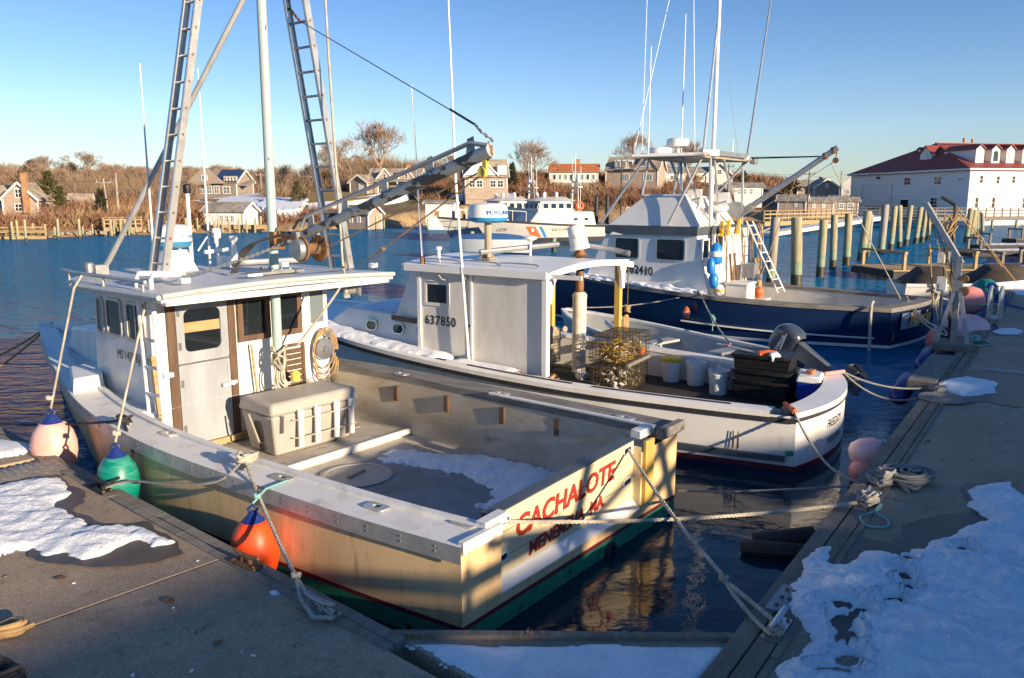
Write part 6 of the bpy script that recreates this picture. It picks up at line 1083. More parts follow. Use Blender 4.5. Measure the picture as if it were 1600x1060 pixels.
B0,B1=V((1.6,3.9,2.92)),V((1.5,1.6,4.52)); d=(B1-B0).normalized(); b=MB(); b.tube([B0,B1],[.075,.07],12); bm_=b.build('cargo_boom',M['alu'],nb); b=MB(); b.bar(B0-d*.1,B0+d*.4,.16,.16); b.lathe([(.03,-.1),(.2,-.1),(.2,-.07),(.1,-.05),(.1,.05),(.2,.07),(.2,.1),(.03,.1)],(1.45,3.95,3.05),(1,0,0),16); b.build('boom_winch',M['alu_dull'],bm_); b=MB(); [b.lathe([(.085,-.03),(.09,0),(.085,.03)],B0.lerp(B1,t),d,12) for t in(.88,.96)]; b.lathe([(.03,-.03),(.07,-.03),(.07,.03),(.03,.03)],B1+V((0,.03,-.3)),(1,0,0),12); b.tube([B1,B1+V((0,.03,-.25))],.012,6); b.build('boom_block',M['iron_rust'],bm_)
b=MB(); [b.tube([(2.9,4.05,4.38+q),B0.lerp(B1,.86)+V((0,0,.02+q*.3))],.012,5) for q in(0,.03)]; b.build('topping_line',M['rope_dark'],nb)
b=MB(); b.tube(sag(B0.lerp(B1,.95)-V((0,0,.3)),(1.55,-.02,.98),.03,8),.013,6); b.build('boom_fall',M['rope_white'],nb); b=MB(); b.tube([B1+V((0,.03,-.3)),B0+V((0,-.2,-.1))],.008,4); b.tube([B0.lerp(B1,.6),(2.0,3.5,.9)],.012,5); b.build('boom_rope',M['rope_tan'],nb)
b=MB(); b.plate([(0,0),(.95,0),(.97,.36),(.03,.36)],(.4,-.17,.42),V((1,-.3,0)),EZ,0,.012); b.build('name_panel',mat('name_panel',(.2,.28,.38),.4,fine=.04),nb)
text('Honey Joy',.36,M['gold_letter'],nb,(.72,-.2,.5),V((1,-.02,0)),(0.05,0,1),bold=.018,shear=.15,sx=.85); o_=COL.objects[-1]
for v in o_.data.vertices: v.co.y=-.12*(1-((v.co.x-1.5)/1.42)**2)-.23*(v.co.x-.08)-.1-(v.co.y+.2)*.3
b=MB(); b.tube(spl([(.75,.5,.93),(.55,.45,1.0),(-.1,.4,.97),(-.22,.38,.6),(-.22,.36,.05),(-.28,.36,-.2)],5),.035,8); tag(b.build('hose',M['rope_white']),'white hose draped over the side of the dark blue boat','hose'); COL.objects['hose'].matrix_world=HW
b=MB(); b.box((.1,-.06,.28),(.16,.03,.18)); b.build('trim_tab',M['navy_slate'],nb)
def c3(P): return [tuple(hw(x,y,0))[:2] for x,y in P]
HI=HW.inverted()
snow('deck_snow',c3([(-.5,4.2),(-.02,4.15),(.1,6.6),(.3,7.8),(.4,8.8),(.1,8.6),(-.3,7),(-.48,5.5)]),0,.1,'snow bank along the side deck below the number 582410',res=.06,zf=lambda x,y:HH.sh((HI@V((x,y,0))).y,-1)+.03,edge=.1,jag=.08,rough=.9)
lobster_buoy('blue and white lobster buoy hanging beside the door of the blue boat',hw(.1,4.0,2.0),.16,.55,'buoy_blue','bucket'); lobster_buoy('upper blue buoy at the corner of the white house',hw(-.1,4.05,1.72),.1,.42,'buoy_blue'); lobster_buoy('lower blue buoy at the corner of the white house',hw(-.02,4.0,1.36),.12,.42,'buoy_blue'); lobster_buoy('cream buoy hanging under the blue ones',hw(.1,3.9,1.12),.14,.3,'bucket','buoy_yellow')
b=MB(); b.lathe([(.01,-.14),(.1,-.11),(.14,0),(.1,.11),(.01,.14)],hw(1.55,3.3,.95),n=16); tag(b.build('float',M['orange_plastic']),'round orange float on the white bait table of the blue boat','float')
lobster_buoy('small orange lobster buoy hung on the line along the blue hull',hw(-.75,4.4,.62),.08,.3,'orange_plastic','fender_red')
# ------------------------------------------------------------------ grey skiff with outboard
SK=thing('skiff','open grey skiff with tilted outboard between the white and blue boats','boat',fw(4.65,1.3,0),math.atan2(.8451,.5346)-.3)
SH=Hull(5.6,[(0,.82),(2,.95),(3.6,.85),(4.8,.5),(5.6,.03)],lambda y,s:.5+.012*y*y,lambda y:.08+.4*max(0,(y-1)/4.6)**1.5,.4,0,0)
lev=[lambda H:H,lambda H:H-.08,lambda H:.4*H,lambda H:.03,lambda H:-.25]
b=MB(); SH.side(b,lev,-1,lambda i,j:0); SH.side(b,lev,1,lambda i,j:0); SH.transom(b,lev,lambda i,j:0); b.build('hull',M['skiff_grey'],SK)
b=MB(); [SH.strip(b,s,0,5.5,[(-.02,-.03),(-.02,.03),(.1,.03),(.1,-.02)]) for s in(-1,1)]; b.box((0,.05,.5),(1.6,.1,.06)); b.build('gunwale',M['white_weather'],SK)
b=MB(); [b.grid([[V((s*(SH.hb(y)-.09),y,SH.sh(y,s))),V((s*(SH.hb(y)-.16),y,.12))] for y in [.1+i*.3 for i in range(18)]]) for s in(-1,1)]; SH.deck(b,.08,5.2,lambda y:.12,.14); b.build('liner',M['skiff_grey'],SK)
for y in(1.5,3.0): b=MB(); b.box((0,y,.42),(1.7,.3,.05)); b.box((.2,y,.27),(.06,.24,.28)); b.build('thwart',M['skiff_grey'],SK)
om=bpy.data.objects.new('outboard_motor',None); COL.objects.link(om); om.parent=SK; om.location=(.05,-.18,.72); om.rotation_euler=(R(-60),0,0)
b=MB(); rows=[]
for z,w_,y0,y1 in((-.02,.15,-.27,.2),(.04,.19,-.33,.24),(.18,.205,-.35,.25),(.32,.2,-.33,.24),(.42,.18,-.28,.2),(.475,.13,-.2,.12),(.49,.03,-.1,.02)): rows.append([V((x,y+(y0+y1)/2,z)) for x,y in rr(2*w_,y1-y0,min(w_,.12)*.98,5)]+[V((w_,(rr(2*w_,y1-y0,min(w_,.12)*.98,5)[0][1])+(y0+y1)/2,z))])
b.grid(rows); cwl=b.build('cowl',M['engine'],om,ang=80); ss=cwl.modifiers.new('smooth','SUBSURF'); ss.levels=2; ss.render_levels=2
b=MB(); b.hexa([V((-.05,-.17,-.95)),V((.05,-.17,-.95)),V((.04,.0,-.95)),V((-.04,.0,-.95))],[V((-.1,-.19,0)),V((.1,-.19,0)),V((.1,.08,0)),V((-.1,.08,0))]); b.hexa([V((-.02,-.3,-1.3)),V((.02,-.3,-1.3)),V((.02,-.05,-1.3)),V((-.02,-.05,-1.3))],[V((-.03,-.28,-.95)),V((.03,-.28,-.95)),V((.04,.0,-.95)),V((-.04,.0,-.95))]); b.box((0,-.25,-.93),(.2,.36,.02)); b.lathe([(.01,-.28),(.06,-.15),(.065,.15),(.04,.2)],(0,-.2,-1.08),(0,-1,0),12); b.build('leg',M['engine_leg'],om,bevel=.015)
b=MB(); [b.box((.12*math.cos(a),-.42,-1.08+.12*math.sin(a)),(.1,.03,.18),rot=MX.Rotation(a,3,'Y')) for a in(0.4,2.5,4.6)]; b.build('propeller',M['black'],om)
b=MB(); b.tube([(.0,.2,.0),(-.05,.75,.1)],.03,8); b.tube([(-.05,.6,.08),(-.06,.8,.105)],.036,8); b.box((0,.2,-.1),(.26,.12,.3)); b.build('tiller',M['black'],om)
text('YAMAHA',.075,M['pvc'],om,(-.212,.12,.2),(0,-1,0),(0.02,0,1),bold=.002,sx=1.0); b=MB(); b.plate([(0,0),(.42,.06),(.4,.08),(0,.02)],(-.212,.17,.13),(0,-1,0),EZ,0,.003); b.build('stripe',M['pvc'],om)
# ------------------------------------------------------------------ patrol boats
def patrol(label,bow,stern,L,number):
    bow,stern=V(bow),V(stern); d=(bow-stern).normalized(); t=thing('patrol_boat',label,'boat',(stern.x,stern.y,0),math.atan2(d.y,d.x)-math.pi/2)
    H=Hull(L,[(0,1.9),(3,2.1),(8,2.1),(10.5,1.7),(12.3,.95),(L-.3,.15),(L,.02)],lambda y,s:1.25+.0035*y*y*(y>3),lambda y:.08+.55*max(0,(y-4)/(L-4))**1.5,1.7,0,0)
    lev=[lambda q:q,lambda q:q-.18,lambda q:.7*q,lambda q:.5*q,lambda q:.38,lambda q:-.3]; b=MB(); km=lambda i,j:(1,0,0,0,1)[i]
    H.side(b,lev,-1,km); H.side(b,lev,1,km); H.transom(b,lev,km); b.build('hull',[M['cg_grey'],M['rubber']],t)
    b=MB(); H.deck(b,.05,L-.1,lambda y:H.sh(y,-1)-.06,.06); b.build('deck',M['cg_grey'],t)
    for m,y0,w_ in(('cg_orange',10.0,.75),('trim_white',9.18,.18),('cg_blue',8.93,.24)):
        b=MB(); rows=[]
        for z in(.42,.6,.8,1.0,1.25): 
            r=[]
            for q in range(4): y=y0-w_*q/3+(z-.4)*.62; p=H.p(-1,y,z); r.append(p+V((-.03,0,.0)))
            rows.append(r)
        b.grid(rows); so_=b.build('slash_stripe',M[m],t)
        if m=='cg_orange':
            p=H.p(-1,9.98,1.0); b=MB(); b.lathe([(.01,.05),(.14,.05),(.14,.06),(.01,.06)],p,(-1,0,0),14); b.build('crest',M['trim_white'],so_)
    for s,yy,body in((.3,8.3,'U.S. COAST GUARD'),(.3,12.4,number)):
        text(body,s,M['black_letter'],t,V((H.p(-1,yy,.95).x-.05,yy,.92)),V(((H.p(-1,yy-2.,.95).x-H.p(-1,yy,.95).x)/2,-1,0)).normalized(),EZ,sx=1.1 if yy<10 else .9)
    b=MB(); b.hexa([V((-1.6,1.2,1.2)),V((1.6,1.2,1.2)),V((1.3,7.6,1.25)),V((-1.3,7.6,1.25))],[V((-1.5,1.4,2.35)),V((1.5,1.4,2.35)),V((1.2,6.5,2.4)),V((-1.2,6.5,2.4))]); su=b.build('deckhouse',M['cg_white'],t,bevel=.12)
    b=MB(); b.hexa([V((-1.25,3.2,2.35)),V((1.25,3.2,2.35)),V((1.1,6.5,2.4)),V((-1.1,6.5,2.4))],[V((-1.15,3.5,3.2)),V((1.15,3.5,3.2)),V((1.0,6.2,3.17)),V((-1.0,6.2,3.17))]); pl=b.build('pilothouse',M['cg_white'],t); b=MB(); b.hexa([V((-1.3,3.0,3.2)),V((1.3,3.0,3.2)),V((1.15,6.6,3.17)),V((-1.15,6.6,3.17))],[V((-.6,3.6,3.52)),V((.6,3.6,3.52)),V((.5,5.6,3.5)),V((-.5,5.6,3.5))]); b.build('pilothouse_roof',M['cg_white'],t)
    for y in(3.7,4.4,5.1,5.8): window(pl,V((-1.235+.045*(y-3.2),y,2.8)),V((-.045,-1,0)),V((.1,0,1)).normalized(),.58,.5,M['cg_white'],M['glass'],.06,d=.03)
    for x in(-.65,0,.65): window(pl,V((x,6.38,2.8)),(-1,0,0),V((0,-.35,1)).normalized(),.55,.5,M['cg_white'],M['glass'],.05,d=.03)
    for y in(2.2,3.2): window(su,V((-1.6+.05*(y-1.2)+.03,y,1.75)),V((-.045,-1,0)),V((.08,0,1)),.5,.33,M['panel_grey'],M['glass'],.06,d=.03)
    b=MB(); [b.tube([(-.45*q,2.2,2.3),(-.3*q,2.3,5.6)],.06,6) for q in(-1,1)]; [b.bar((-.42,2.25,z),(.42,2.25,z),.09) for z in(3.0,3.9,4.7)]; b.box((0,2.25,4.3),(1.5,.45,.07)); b.tube([(0,2.25,4.7),(0,2.25,6.9)],.035,6); b.tube([(.5,2.2,4.3),(.5,2.2,6.5)],.02,4); b.tube([(-.7,2.2,2.4),(-.7,2.2,5.9)],.03,4); b.lathe([(.3,0),(.35,.1),(.3,.22),(.02,.26)],(.1,2.25,4.75),n=12); b.build('mast',M['trim_white'],t)
    b=MB(); b.tube([(-1.4,2.75+.3*math.cos(R(a)),2.8+.3*math.sin(R(a))) for a in range(0,361,30)],.1,8); b.build('life_ring',M['cg_orange'],t)
    b=MB(); P=[V((-(H.hb(y)-.12),y,H.sh(y,-1)+.75)) for y in(10.4,11.4,12.4,13.2)]; b.tube(P,.025,5); [b.tube([p,p-V((0,0,.78))],.025,5) for p in P]; P=[V((-p.x,p.y,p.z)) for p in P]; b.tube(P,.025,5); [b.tube([p,p-V((0,0,.78))],.025,5) for p in P]; b.build('railing',M['trim_white'],t)
    b=MB(); [b.lathe([(.12,0),(.14,.3),(.05,.4)],(x,y,z)) for x,y,z in((-.4,8.0,3.45),(.3,7.5,3.5),(.5,8.1,3.45),(-.5,6.9,3.5),(-.3,9.5,1.3),(.2,11,1.4))]; b.box((-.7,8.6,1.5),(.3,.5,.5)); b.build('deck_fittings',M['trim_white'],t)
    b=MB(); [b.lathe([(.1,0),(.1,.5),(.06,.55)],(x,3.4,3.3)) for x in(-.9,.4)]; b.build('exhaust_stack',M['black'],t)
    for ch in t.children:
        if ch.name.split('.')[0] in('deckhouse','pilothouse','pilothouse_roof','mast','life_ring','exhaust_stack'): ch.location.y=2.5
    return t
patrol('nearer grey patrol boat with orange slash stripe and white pilothouse',(-2.9,62.3,0),(9.2,69.5,0),14.2,'47279')
patrol('farther patrol boat mostly hidden behind the nearer one',(-6.3,66.3,0),(5.6,74.5,0),14.2,'47270')
t=thing('work_float','small grey work barge with white cabin right of the patrol boats','boat',Yp(1010,352,76)); b=MB(); b.box((0,0,.3),(4.5,2,.7)); b.build('hull',M['cg_grey'],t); b=MB(); b.box((-.4,0,1.2),(1.6,1.4,1.2)); cbn=b.build('cabin',M['trim_white'],t,bevel=.08); window(cbn,V((-.4,-.7,1.35)),(1,0,0),EZ,1.1,.6,M['trim_white'],M['glass'],.06,d=.03); b=MB(); [b.tube([(x,-.9,.6),(x,-.9,1.6)],.03,5) for x in(-2,-1.4,.9,1.6,2.1)]; b.tube([(-2,-.9,1.6),(2.1,-.9,1.6)],.03,5); b.build('railing',M['trim_white'],t)
t=thing('dinghy','small dinghy under a blue cover seen over the white roof','boat',Yp(828,388,45),.2); b=MB(); h=Hull(4.6,[(0,.8),(2,.95),(3.6,.6),(4.6,.03)],lambda y,s:.5,lambda y:.1+.3*y/4.6,.3); h.side(b,[lambda H:H,lambda H:.2,lambda H:-.2],-1,lambda i,j:0); h.side(b,[lambda H:H,lambda H:.2,lambda H:-.2],1,lambda i,j:0); h.transom(b,[lambda H:H,lambda H:.2,lambda H:-.2],lambda i,j:0); b.build('hull',M['trim_white'],t); b=MB(); b.grid([[V((u*(h.hb(y)+.03),y,.52+.3*(1-u*u)*math.sin(min(y/4.6,1)*3.14)**.5)) for u in(-1,-.6,-.2,.2,.6,1)] for y in(0,.6,1.4,2.4,3.4,4.2,4.6)]); b.build('cover',mat('blue_tarp',(.06,.16,.36),.6,bump=.3,bs=6),t); t.rotation_euler=(0,0,R(80))
# ------------------------------------------------------------------ docks
RA=math.atan2(-.5656,.8248); RD=MX.Translation((2.2,5.96,0))@MX.Rotation(RA,4,'Z'); rw=lambda x,y,z=.5: RD@V((x,y,z))   # x across, y along
LA=math.atan2(-.656,.755); LD=MX.Translation((-4.26,7.97,0))@MX.Rotation(LA,4,'Z'); lw=lambda x,y,z=.5: LD@V((x,y,z))
RI,LI=RD.inverted(),LD.inverted()
def struct(name,loc,rz): o=bpy.data.objects.new(name,None); COL.objects.link(o); o.location=loc; o.rotation_euler=(0,0,rz); o['kind']='structure'; return o
rdk=struct('dock',(2.2,5.96,0),RA); jt=(RI@Zp(1376,777,.5)).y; jt2=(RI@Zp(1548,539,.5)).y
b=MB(); cuts=[-9,-4.2,jt,(jt+jt2)/2+2.2,jt2,jt2+5,jt2+10,jt2+17,jt2+25,jt2+38]
cuts=[-9,jt-5.2,jt,jt+5.3,jt2,jt2+5,jt2+10,jt2+17,jt2+25,jt2+38]
for a,c in zip(cuts,cuts[1:]): b.box((1.36,(a+c)/2,.38),(2.12,c-a-.018,.24))
b.build('deck',M['concrete'],rdk,bevel=.008)
b=MB()
for i,(x,w_) in enumerate(((.045,.13),(.185,.12),(.28,.05))):
    y=-9.
    while y<58:
        L=random.uniform(3.2,4.6); b.box((x,y+L/2,.4+random.uniform(-.003,.004)),(w_,L-.012,.225)); y+=L
b.build('edge_timber',M['timber_dark'],rdk,bevel=.006)
b=MB(); [b.box((1.3,(a+c)/2,-.1),(2.3,c-a-.5,.75)) for a,c in zip(cuts,cuts[1:])]; b.build('float',M['rubber'],rdk)
b=MB(); b.box((-.16,(RI@Zp(1470,600,.5)).y+1.1,.47),(.4,2.6,.16)); b.build('fender_block',M['timber_grey'],rdk,bevel=.01)
ldk=struct('dock',(-4.26,7.97,0),LA)
b=MB(); cu=[-9,-4.5,-1.15,-.32,2.74,7.2]
for a,c in zip(cu,cu[1:]):
    if a!=-1.15: b.box(((a+c)/2,-1.72,.376),(c-a-.02,3.1,.24))
b.build('deck',M['concrete'],ldk,bevel=.008)
b=MB()
for y,w_ in((-.05,.1),(-.145,.08)):
    x=-9.
    while x<4.75:
        L=min(random.uniform(2.6,4.2),4.75-x); b.box((x+L/2,y,.395),(L-.01,w_,.225)); x+=L+.001
b.build('edge_timber',M['timber_grey'],ldk,bevel=.006)
b=MB(); b.box((-1,-1.5,-.1),(15,3,.75)); b.build('float',M['rubber'],ldk)
# hinge plate with tread pattern between two sections
b=MB(); rows=[[V((-1.2+.95*i/8,-3.2+3.1*j/20,.44+.1*math.sin(3.1416*i/8))) for j in range(21)] for i in range(9)]; b.grid(rows)
for i in range(14):
    for j in range(40): x=-1.16+.87*i/13; z=.442+.1*math.sin(3.1416*(x+1.2)/.95); b.box((x,-3.1+.076*j,z),(.035,.012,.006),(.8 if (i+j)%2 else -.8))
b.build('hinge_plate',mat('tread_plate',(.3,.27,.23),.55,(.22,.2,.17),4,metal=.3,bump=.2,bs=20,fine=.1),ldk)
# gusset plate in the corner
g=[V((-.73,4.89,0)),V((1.55,4.85,0)),V((.62,3.62,0))]; b=MB(); b.add([p+V((0,0,.3)) for p in g]+[p+V((0,0,.478)) for p in g],[(2,1,0),(3,4,5),(0,1,4,3),(1,2,5,4),(2,0,3,5)]); gus=tag(b.build('dock_gusset',M['concrete']),kind='structure')
b=MB(); b.bar(g[0]+V((-.05,.03,.43)),g[1]+V((.03,.03,.43)),.06,.16); b.build('edge_timber',M['timber_dark'],gus)
snow('snow_sheet',[(-.66,4.83),(1.42,4.79),(.62,3.7)],.478,.02,'thin even snow crust on the triangular corner plate',res=.03,edge=.03,jag=.03,rough=.5)
P2=lambda L,z=.5:[tuple(Zp(x,y,z))[:2] for x,y in L]
S1=P2([(1237,920),(1256,882),(1277,860),(1299,858),(1302,884),(1330,880),(1339,856),(1370,865),(1404,872),(1428,858),(1452,848),(1483,841),(1500,827),(1542,813),(1520,795),(1517,765),(1545,758),(1576,757),(1600,776),(1680,800),(1750,1100),(1230,1090),(1211,1040),(1242,1028),(1262,1000),(1253,985),(1229,961)])
pr=[]
for x,y,a,c_,ang in ((1308,948,.2,.12,10),(1315,975,.2,.13,60),(1345,962,.17,.12,40),(1322,1000,.19,.13,55),(1416,922,.13,.12,70),(1396,942,.16,.11,30),(1418,878,.14,.11,60),(1411,903,.14,.11,80),(1508,865,.18,.13,75),(1300,1052,.22,.13,5),(1325,1033,.15,.12,20)):
    p=Zp(x,y,.5); pr.append((p.x,p.y,math.cos(R(ang)),math.sin(R(ang)),a*.85,c_*.75))
snow('snow_patch',S1,.505,.085,'big trodden snow patch with boot prints on the right dock',res=.022,prints=pr,edge=.11,jag=.06,rough=.6)
def wet(P,ex=1.12,sh=(0,0),z=.506,par=None):
    cx=sum(p[0] for p in P)/len(P);cy=sum(p[1] for p in P)/len(P); b=MB(); pts=[]
    Q=[(cx+(x-cx)*ex+sh[0],cy+(y-cy)*ex+sh[1]) for x,y in P]
    for i in range(len(Q)):
        a,c=V((*Q[i],0)),V((*Q[(i+1)%len(Q)],0))
        for j in range(6): p=a.lerp(c,j/6); pts.append((p.x+.05*NZ.noise(p*6),p.y+.05*NZ.noise(p*6+V((9,0,0))),z))
    b.add(pts,[tuple(range(len(pts)))]); return b
W1=P2([(1290,905),(1300,862),(1322,845),(1345,838),(1390,852),(1408,838),(1420,818),(1470,805),(1530,800),(1560,812),(1560,850),(1440,905)])
SZ=[.5055]
def stain(P,name='wet_stain',ex=1.,sh=(0,0)):
    SZ[0]+=.0006; b=wet(P,ex,sh,SZ[0]); o=b.build(name,M['concrete_wet']); tag(o,kind='structure'); return o
stain(W1); stain(P2([(1285,935),(1330,930),(1375,915),(1388,870),(1440,865),(1440,915),(1425,950),(1370,985),(1350,1015),(1300,1010)]),ex=1.0); stain(P2([(1490,855),(1530,852),(1530,880),(1490,885)])); stain(P2([(1510,770),(1510,758),(1570,756),(1600,765),(1600,800),(1520,800)]),ex=1.12)
S2=P2([(1458,600),(1470,598),(1480,594),(1510,590),(1560,600),(1555,615),(1500,623),(1475,612)]); snow('snow_patch',S2,.505,.05,'smaller snow patch beside the flat rope coil on the right dock',res=.03,edge=.08,jag=.05); stain(P2([(1455,592),(1520,580),(1600,585),(1640,625),(1590,638),(1540,628),(1490,630)]))
S3=P2([(1548,519),(1560,514),(1578,513),(1602,517),(1592,524),(1560,523)]); snow('snow_patch',S3,.505,.04,'thin oval snow patch just behind the flat rope coil',res=.05,edge=.1,jag=.06); stain(S3,ex=1.35)
S4=P2([(1563,447),(1580,442),(1610,438),(1615,462),(1590,461),(1575,452)]); snow('snow_patch',S4,.505,.05,'farthest snow patch near the right edge of the dock',res=.08,edge=.1,jag=.08)
L1=P2([(-150,778),(0,763),(51,749),(93,749),(119,775),(85,790),(119,806),(139,826),(170,824),(222,826),(271,850),(234,860),(214,848),(170,868),(131,876),(100,866),(71,872),(55,858),(20,862),(0,868),(-150,890)],.496)
snow('snow_patch',L1,.5,.06,'long snow patch lying across the left dock',res=.025,edge=.07,jag=.05,rough=.5)
stain(P2([(30,748),(95,743),(110,760),(135,768),(132,785),(112,798),(150,815),(175,820),(230,818),(280,846),(285,866),(245,882),(150,888),(60,880),(40,868),(60,800)],.5))
snow('snow_patch',P2([(-120,690),(0,688),(45,695),(66,704),(30,712),(0,716),(-120,740)],.496),.5,.05,'snow strip on the far section of the left dock beyond the tread plate',res=.04,edge=.06,jag=.04)
snow('snow_patch',P2([(420,925),(432,923),(438,929),(424,931)],.496),.5,.025,'tiny dab of snow near the edge of the left dock',res=.01,edge=.03,jag=.01)
# dock fittings
def cleat(label,p,rz,s=1,m='galv'):
    t=thing('dock_cleat',label,'cleat',p,rz); b=MB(); b.box((0,0,.008),(.3*s,.1*s,.016)); [b.tube([(x*s,0,.01),(x*s*.8,0,.07*s)],.016*s,8) for x in(-.05,.05)]; b.tube([(-.15*s,0,.085*s),(-.06*s,0,.07*s),(.06*s,0,.07*s),(.15*s,0,.085*s)],[.012*s,.02*s,.02*s,.012*s],8); b.build('horn',M[m],t); b=MB(); [b.lathe([(.012*s,0),(.012*s,.012),(.001,.014)],(x*s,y*s,.016),n=6) for x in(-.12,.12) for y in(-.03,.03)]; b.build('bolts',M['iron_rust'],t); return t
cleat('grey dock cleat holding the looped line near the bottom of the left dock',Zp(500,955,.51),LA+.05,1.1); cleat('empty rusty cleat on the edge of the left dock',Zp(385,882,.51),LA+.1,1,'iron_rust'); cleat('dark cleat with black line at the far end of the left dock',Zp(158,765,.51),LA,1.2,'rubber'); cleat('dock cleat carrying the doubled stern line by the corner plate',Zp(1214,985,.52),RA+1.57,1.1,'stainless'); cleat('dock cleat under the tangled grey rope',Zp(1352,783,.52),RA+1.57,1.1)
for px,py in((1222,935),(1352,778)): 
    t=thing('steel_bracket','bolted steel angle bracket at the dock edge '+('by the big snow patch' if px<1300 else 'below the tangled rope'),'bracket',Zp(px,py,.515),RA); b=MB(); b.box((0.02,0,0),(.14,.42 if px<1300 else .3,.012)); b.box((-.055,0,-.08),(.012,.42 if px<1300 else .3,.16)); b.build('plate',M['galv'],t); b=MB(); [b.lathe([(.016,0),(.016,.012),(.002,.016)],(x,y,.006),n=6) for x in(.0,.05) for y in(-.13,0,.13)]; b.build('bolts',M['iron_rust'],t)
# ropes and lines
line('pale twisted stern line from the transom slot to the right dock',sag(cw(-1.14,.07,.8),Zp(1338,786,.56),.06,30),.017,'rope_white',strands=True)
e=Zp(1212,982,.6); mid=cw(.83,.07,.89).lerp(e,.74)-V((0,0,.1))
line('twisted stern line crossing down to the corner cleat, doubled at its end',sag(cw(.83,.07,.89),e,.1,30)[:23]+[mid+V((0,0,-.02))]+sag(mid,e+V((.05,0,0)),.0,6)[1:],.017,'rope_white',strands=True)
line('second leg of the doubled line at the corner cleat',sag(mid,Zp(1203,990,.56),.03,8),.017,'rope_white','mooring_line',strands=True,knots=[(mid,.03),(Zp(1212,985,.55),.06)])
c1=cw(-1.76,2.58,.97)
line('knot of white line made fast on the port cleat of the cream boat',[c1+V((.05,0,0)),c1+V((-.05,0,.03))],.016,'rope_white','rope_knot',knots=[(c1,.09),(c1+V((.04,.03,.01)),.08)])
e2=Zp(462,900,.62)
line('grey white mooring line running from the port cleat down to the left dock',sag(c1,e2,.05,20)+[Zp(480,930,.57),Zp(520,962,.55)],.017,'rope_white',strands=True,knots=[(e2,.03)])
line('loop of the mooring line around the grey dock cleat',[e2,Zp(470,935,.56),Zp(490,965,.54),Zp(522,966,.55)],.017,'rope_white',strands=True)
line('slack mooring line along the hull from the port cleat to the far left cleat',spl([c1,Yp(340,752,7.0),Yp(270,757,7.2),Zp(205,752,.62),Zp(165,762,.55)],10),.013,'rope_grey',strands=True)
c5=cw(-1.8,4.65,1.0)
line('black line stretching left from the side deck over the pink fender',sag(c5,Yp(-70,655,10.2),.06,20),.014,'rope_dark',knots=[(c5,.09)])
line('short black line drooping from the side deck to the dark dock cleat',spl([c5,Yp(207,725,7.9),Zp(160,762,.6)],8),.016,'rope_dark')
for k,(px,py,d,lab) in enumerate(((-90,585,12.2,'upper tan bow line leading out of the photo at the left'),(-90,622,12.2,'lower tan bow line leading out of the photo at the left'))): line(lab,sag(cw(.1,10.6,1.27),Yp(px,py,d),.12,16),.016,'rope_tan')
k2=Zp(1372,752,.56)
line('white stern line sagging from the lobster boat quarter to the dock',sag(fw(.03,.04,.83),k2,.28,24),.016,'rope_white',strands=True)
line('orange chafe gear on the lobster boat quarter',sag(fw(.25,.2,.84),fw(.03,.02,.82),.0,4),.028,'orange_plastic','chafe_guard','rope guard')
for q,lab in((0,'first of two grey lines from the lobster boat transom to the snow patch'),(1,'second of two grey lines from the lobster boat transom, sagging lower')): line(lab,sag(fw(2.62,-.03,.84),Zp(1462,604+8*q,.56),.12+.14*q,20),.015,'rope_grey',strands=True)
line('red chafe gear at the far corner of the lobster boat transom',[fw(2.3,.15,.84),fw(2.63,-.05,.84)],.03,'fender_red','chafe_guard','rope guard')
line('thin pale line low over the dark water toward the dock',sag(Zp(1060,767,.2),Zp(1352,757,.52),.03,16),.012,'rope_grey')
h1=hw(-.4,4.2,1.08)
line('white line from the blue boat cleat to the grey skiff outboard',sag(h1,fw(4.5,2.2,.75),.1,14),.016,'rope_white',knots=[(h1,.08)]); line('long white line along the blue hull toward its bow',sag(h1,hw(-1.3,7.2,.62),.12,14),.016,'rope_white')
b=MB(); p=h1.lerp(fw(4.5,2.2,.75),.5); b.tube([p,p-V((0,0,.35))],.01,5); knot(b,p-V((0,0,.12)),.06,.008,6,fl=2); tag(b.build('tassel',M['rope_teal']),'teal line end dangling from the white line near the outboard','rope')
st_=hw(2.75,-.6,1.0)
hst=Zp(1488,545,.5)
for i,(a,c,sg,lab) in enumerate(((hw(1.6,-.15,.95),hst+V((.3,.3,.2)),.25,'white stern line of the blue boat passing behind the davit post'),(hw(2.0,-.1,1.0),hst+V((.1,.6,.3)),.15,'upper white stern line of the blue boat to the davit'),(st_,hst+V((.4,.8,.1)),.2,'white stern line from the knotted corner of the blue boat'),(st_+V((0,0,0)),Zp(1560,475,.55),.1,'long white line from the blue boat corner to the dock hoops'))): line(lab,sag(a,c,sg,14),.02,'rope_white')
b=MB(); knot(b,st_+V((0,0,.12)),.16,.025,3,fl=1); knot(b,st_+V((.05,0,-.1)),.12,.02,4,fl=2); tag(b.build('rope_knot',M['rope_white']),'bundle of white rope knotted at the stern corner of the blue boat','rope')
b=MB(); [b.tube(spl([st_+V((.05*q,0,0)),st_+V((.08+.04*q,-.1,-.5)),st_+V((.12*q,-.2,-.95-.1*q))],5),.018,5) for q in range(3)]; tag(b.build('hanging_rope',M['rope_white']),'white rope ends hanging from the blue boat stern into shade','rope')
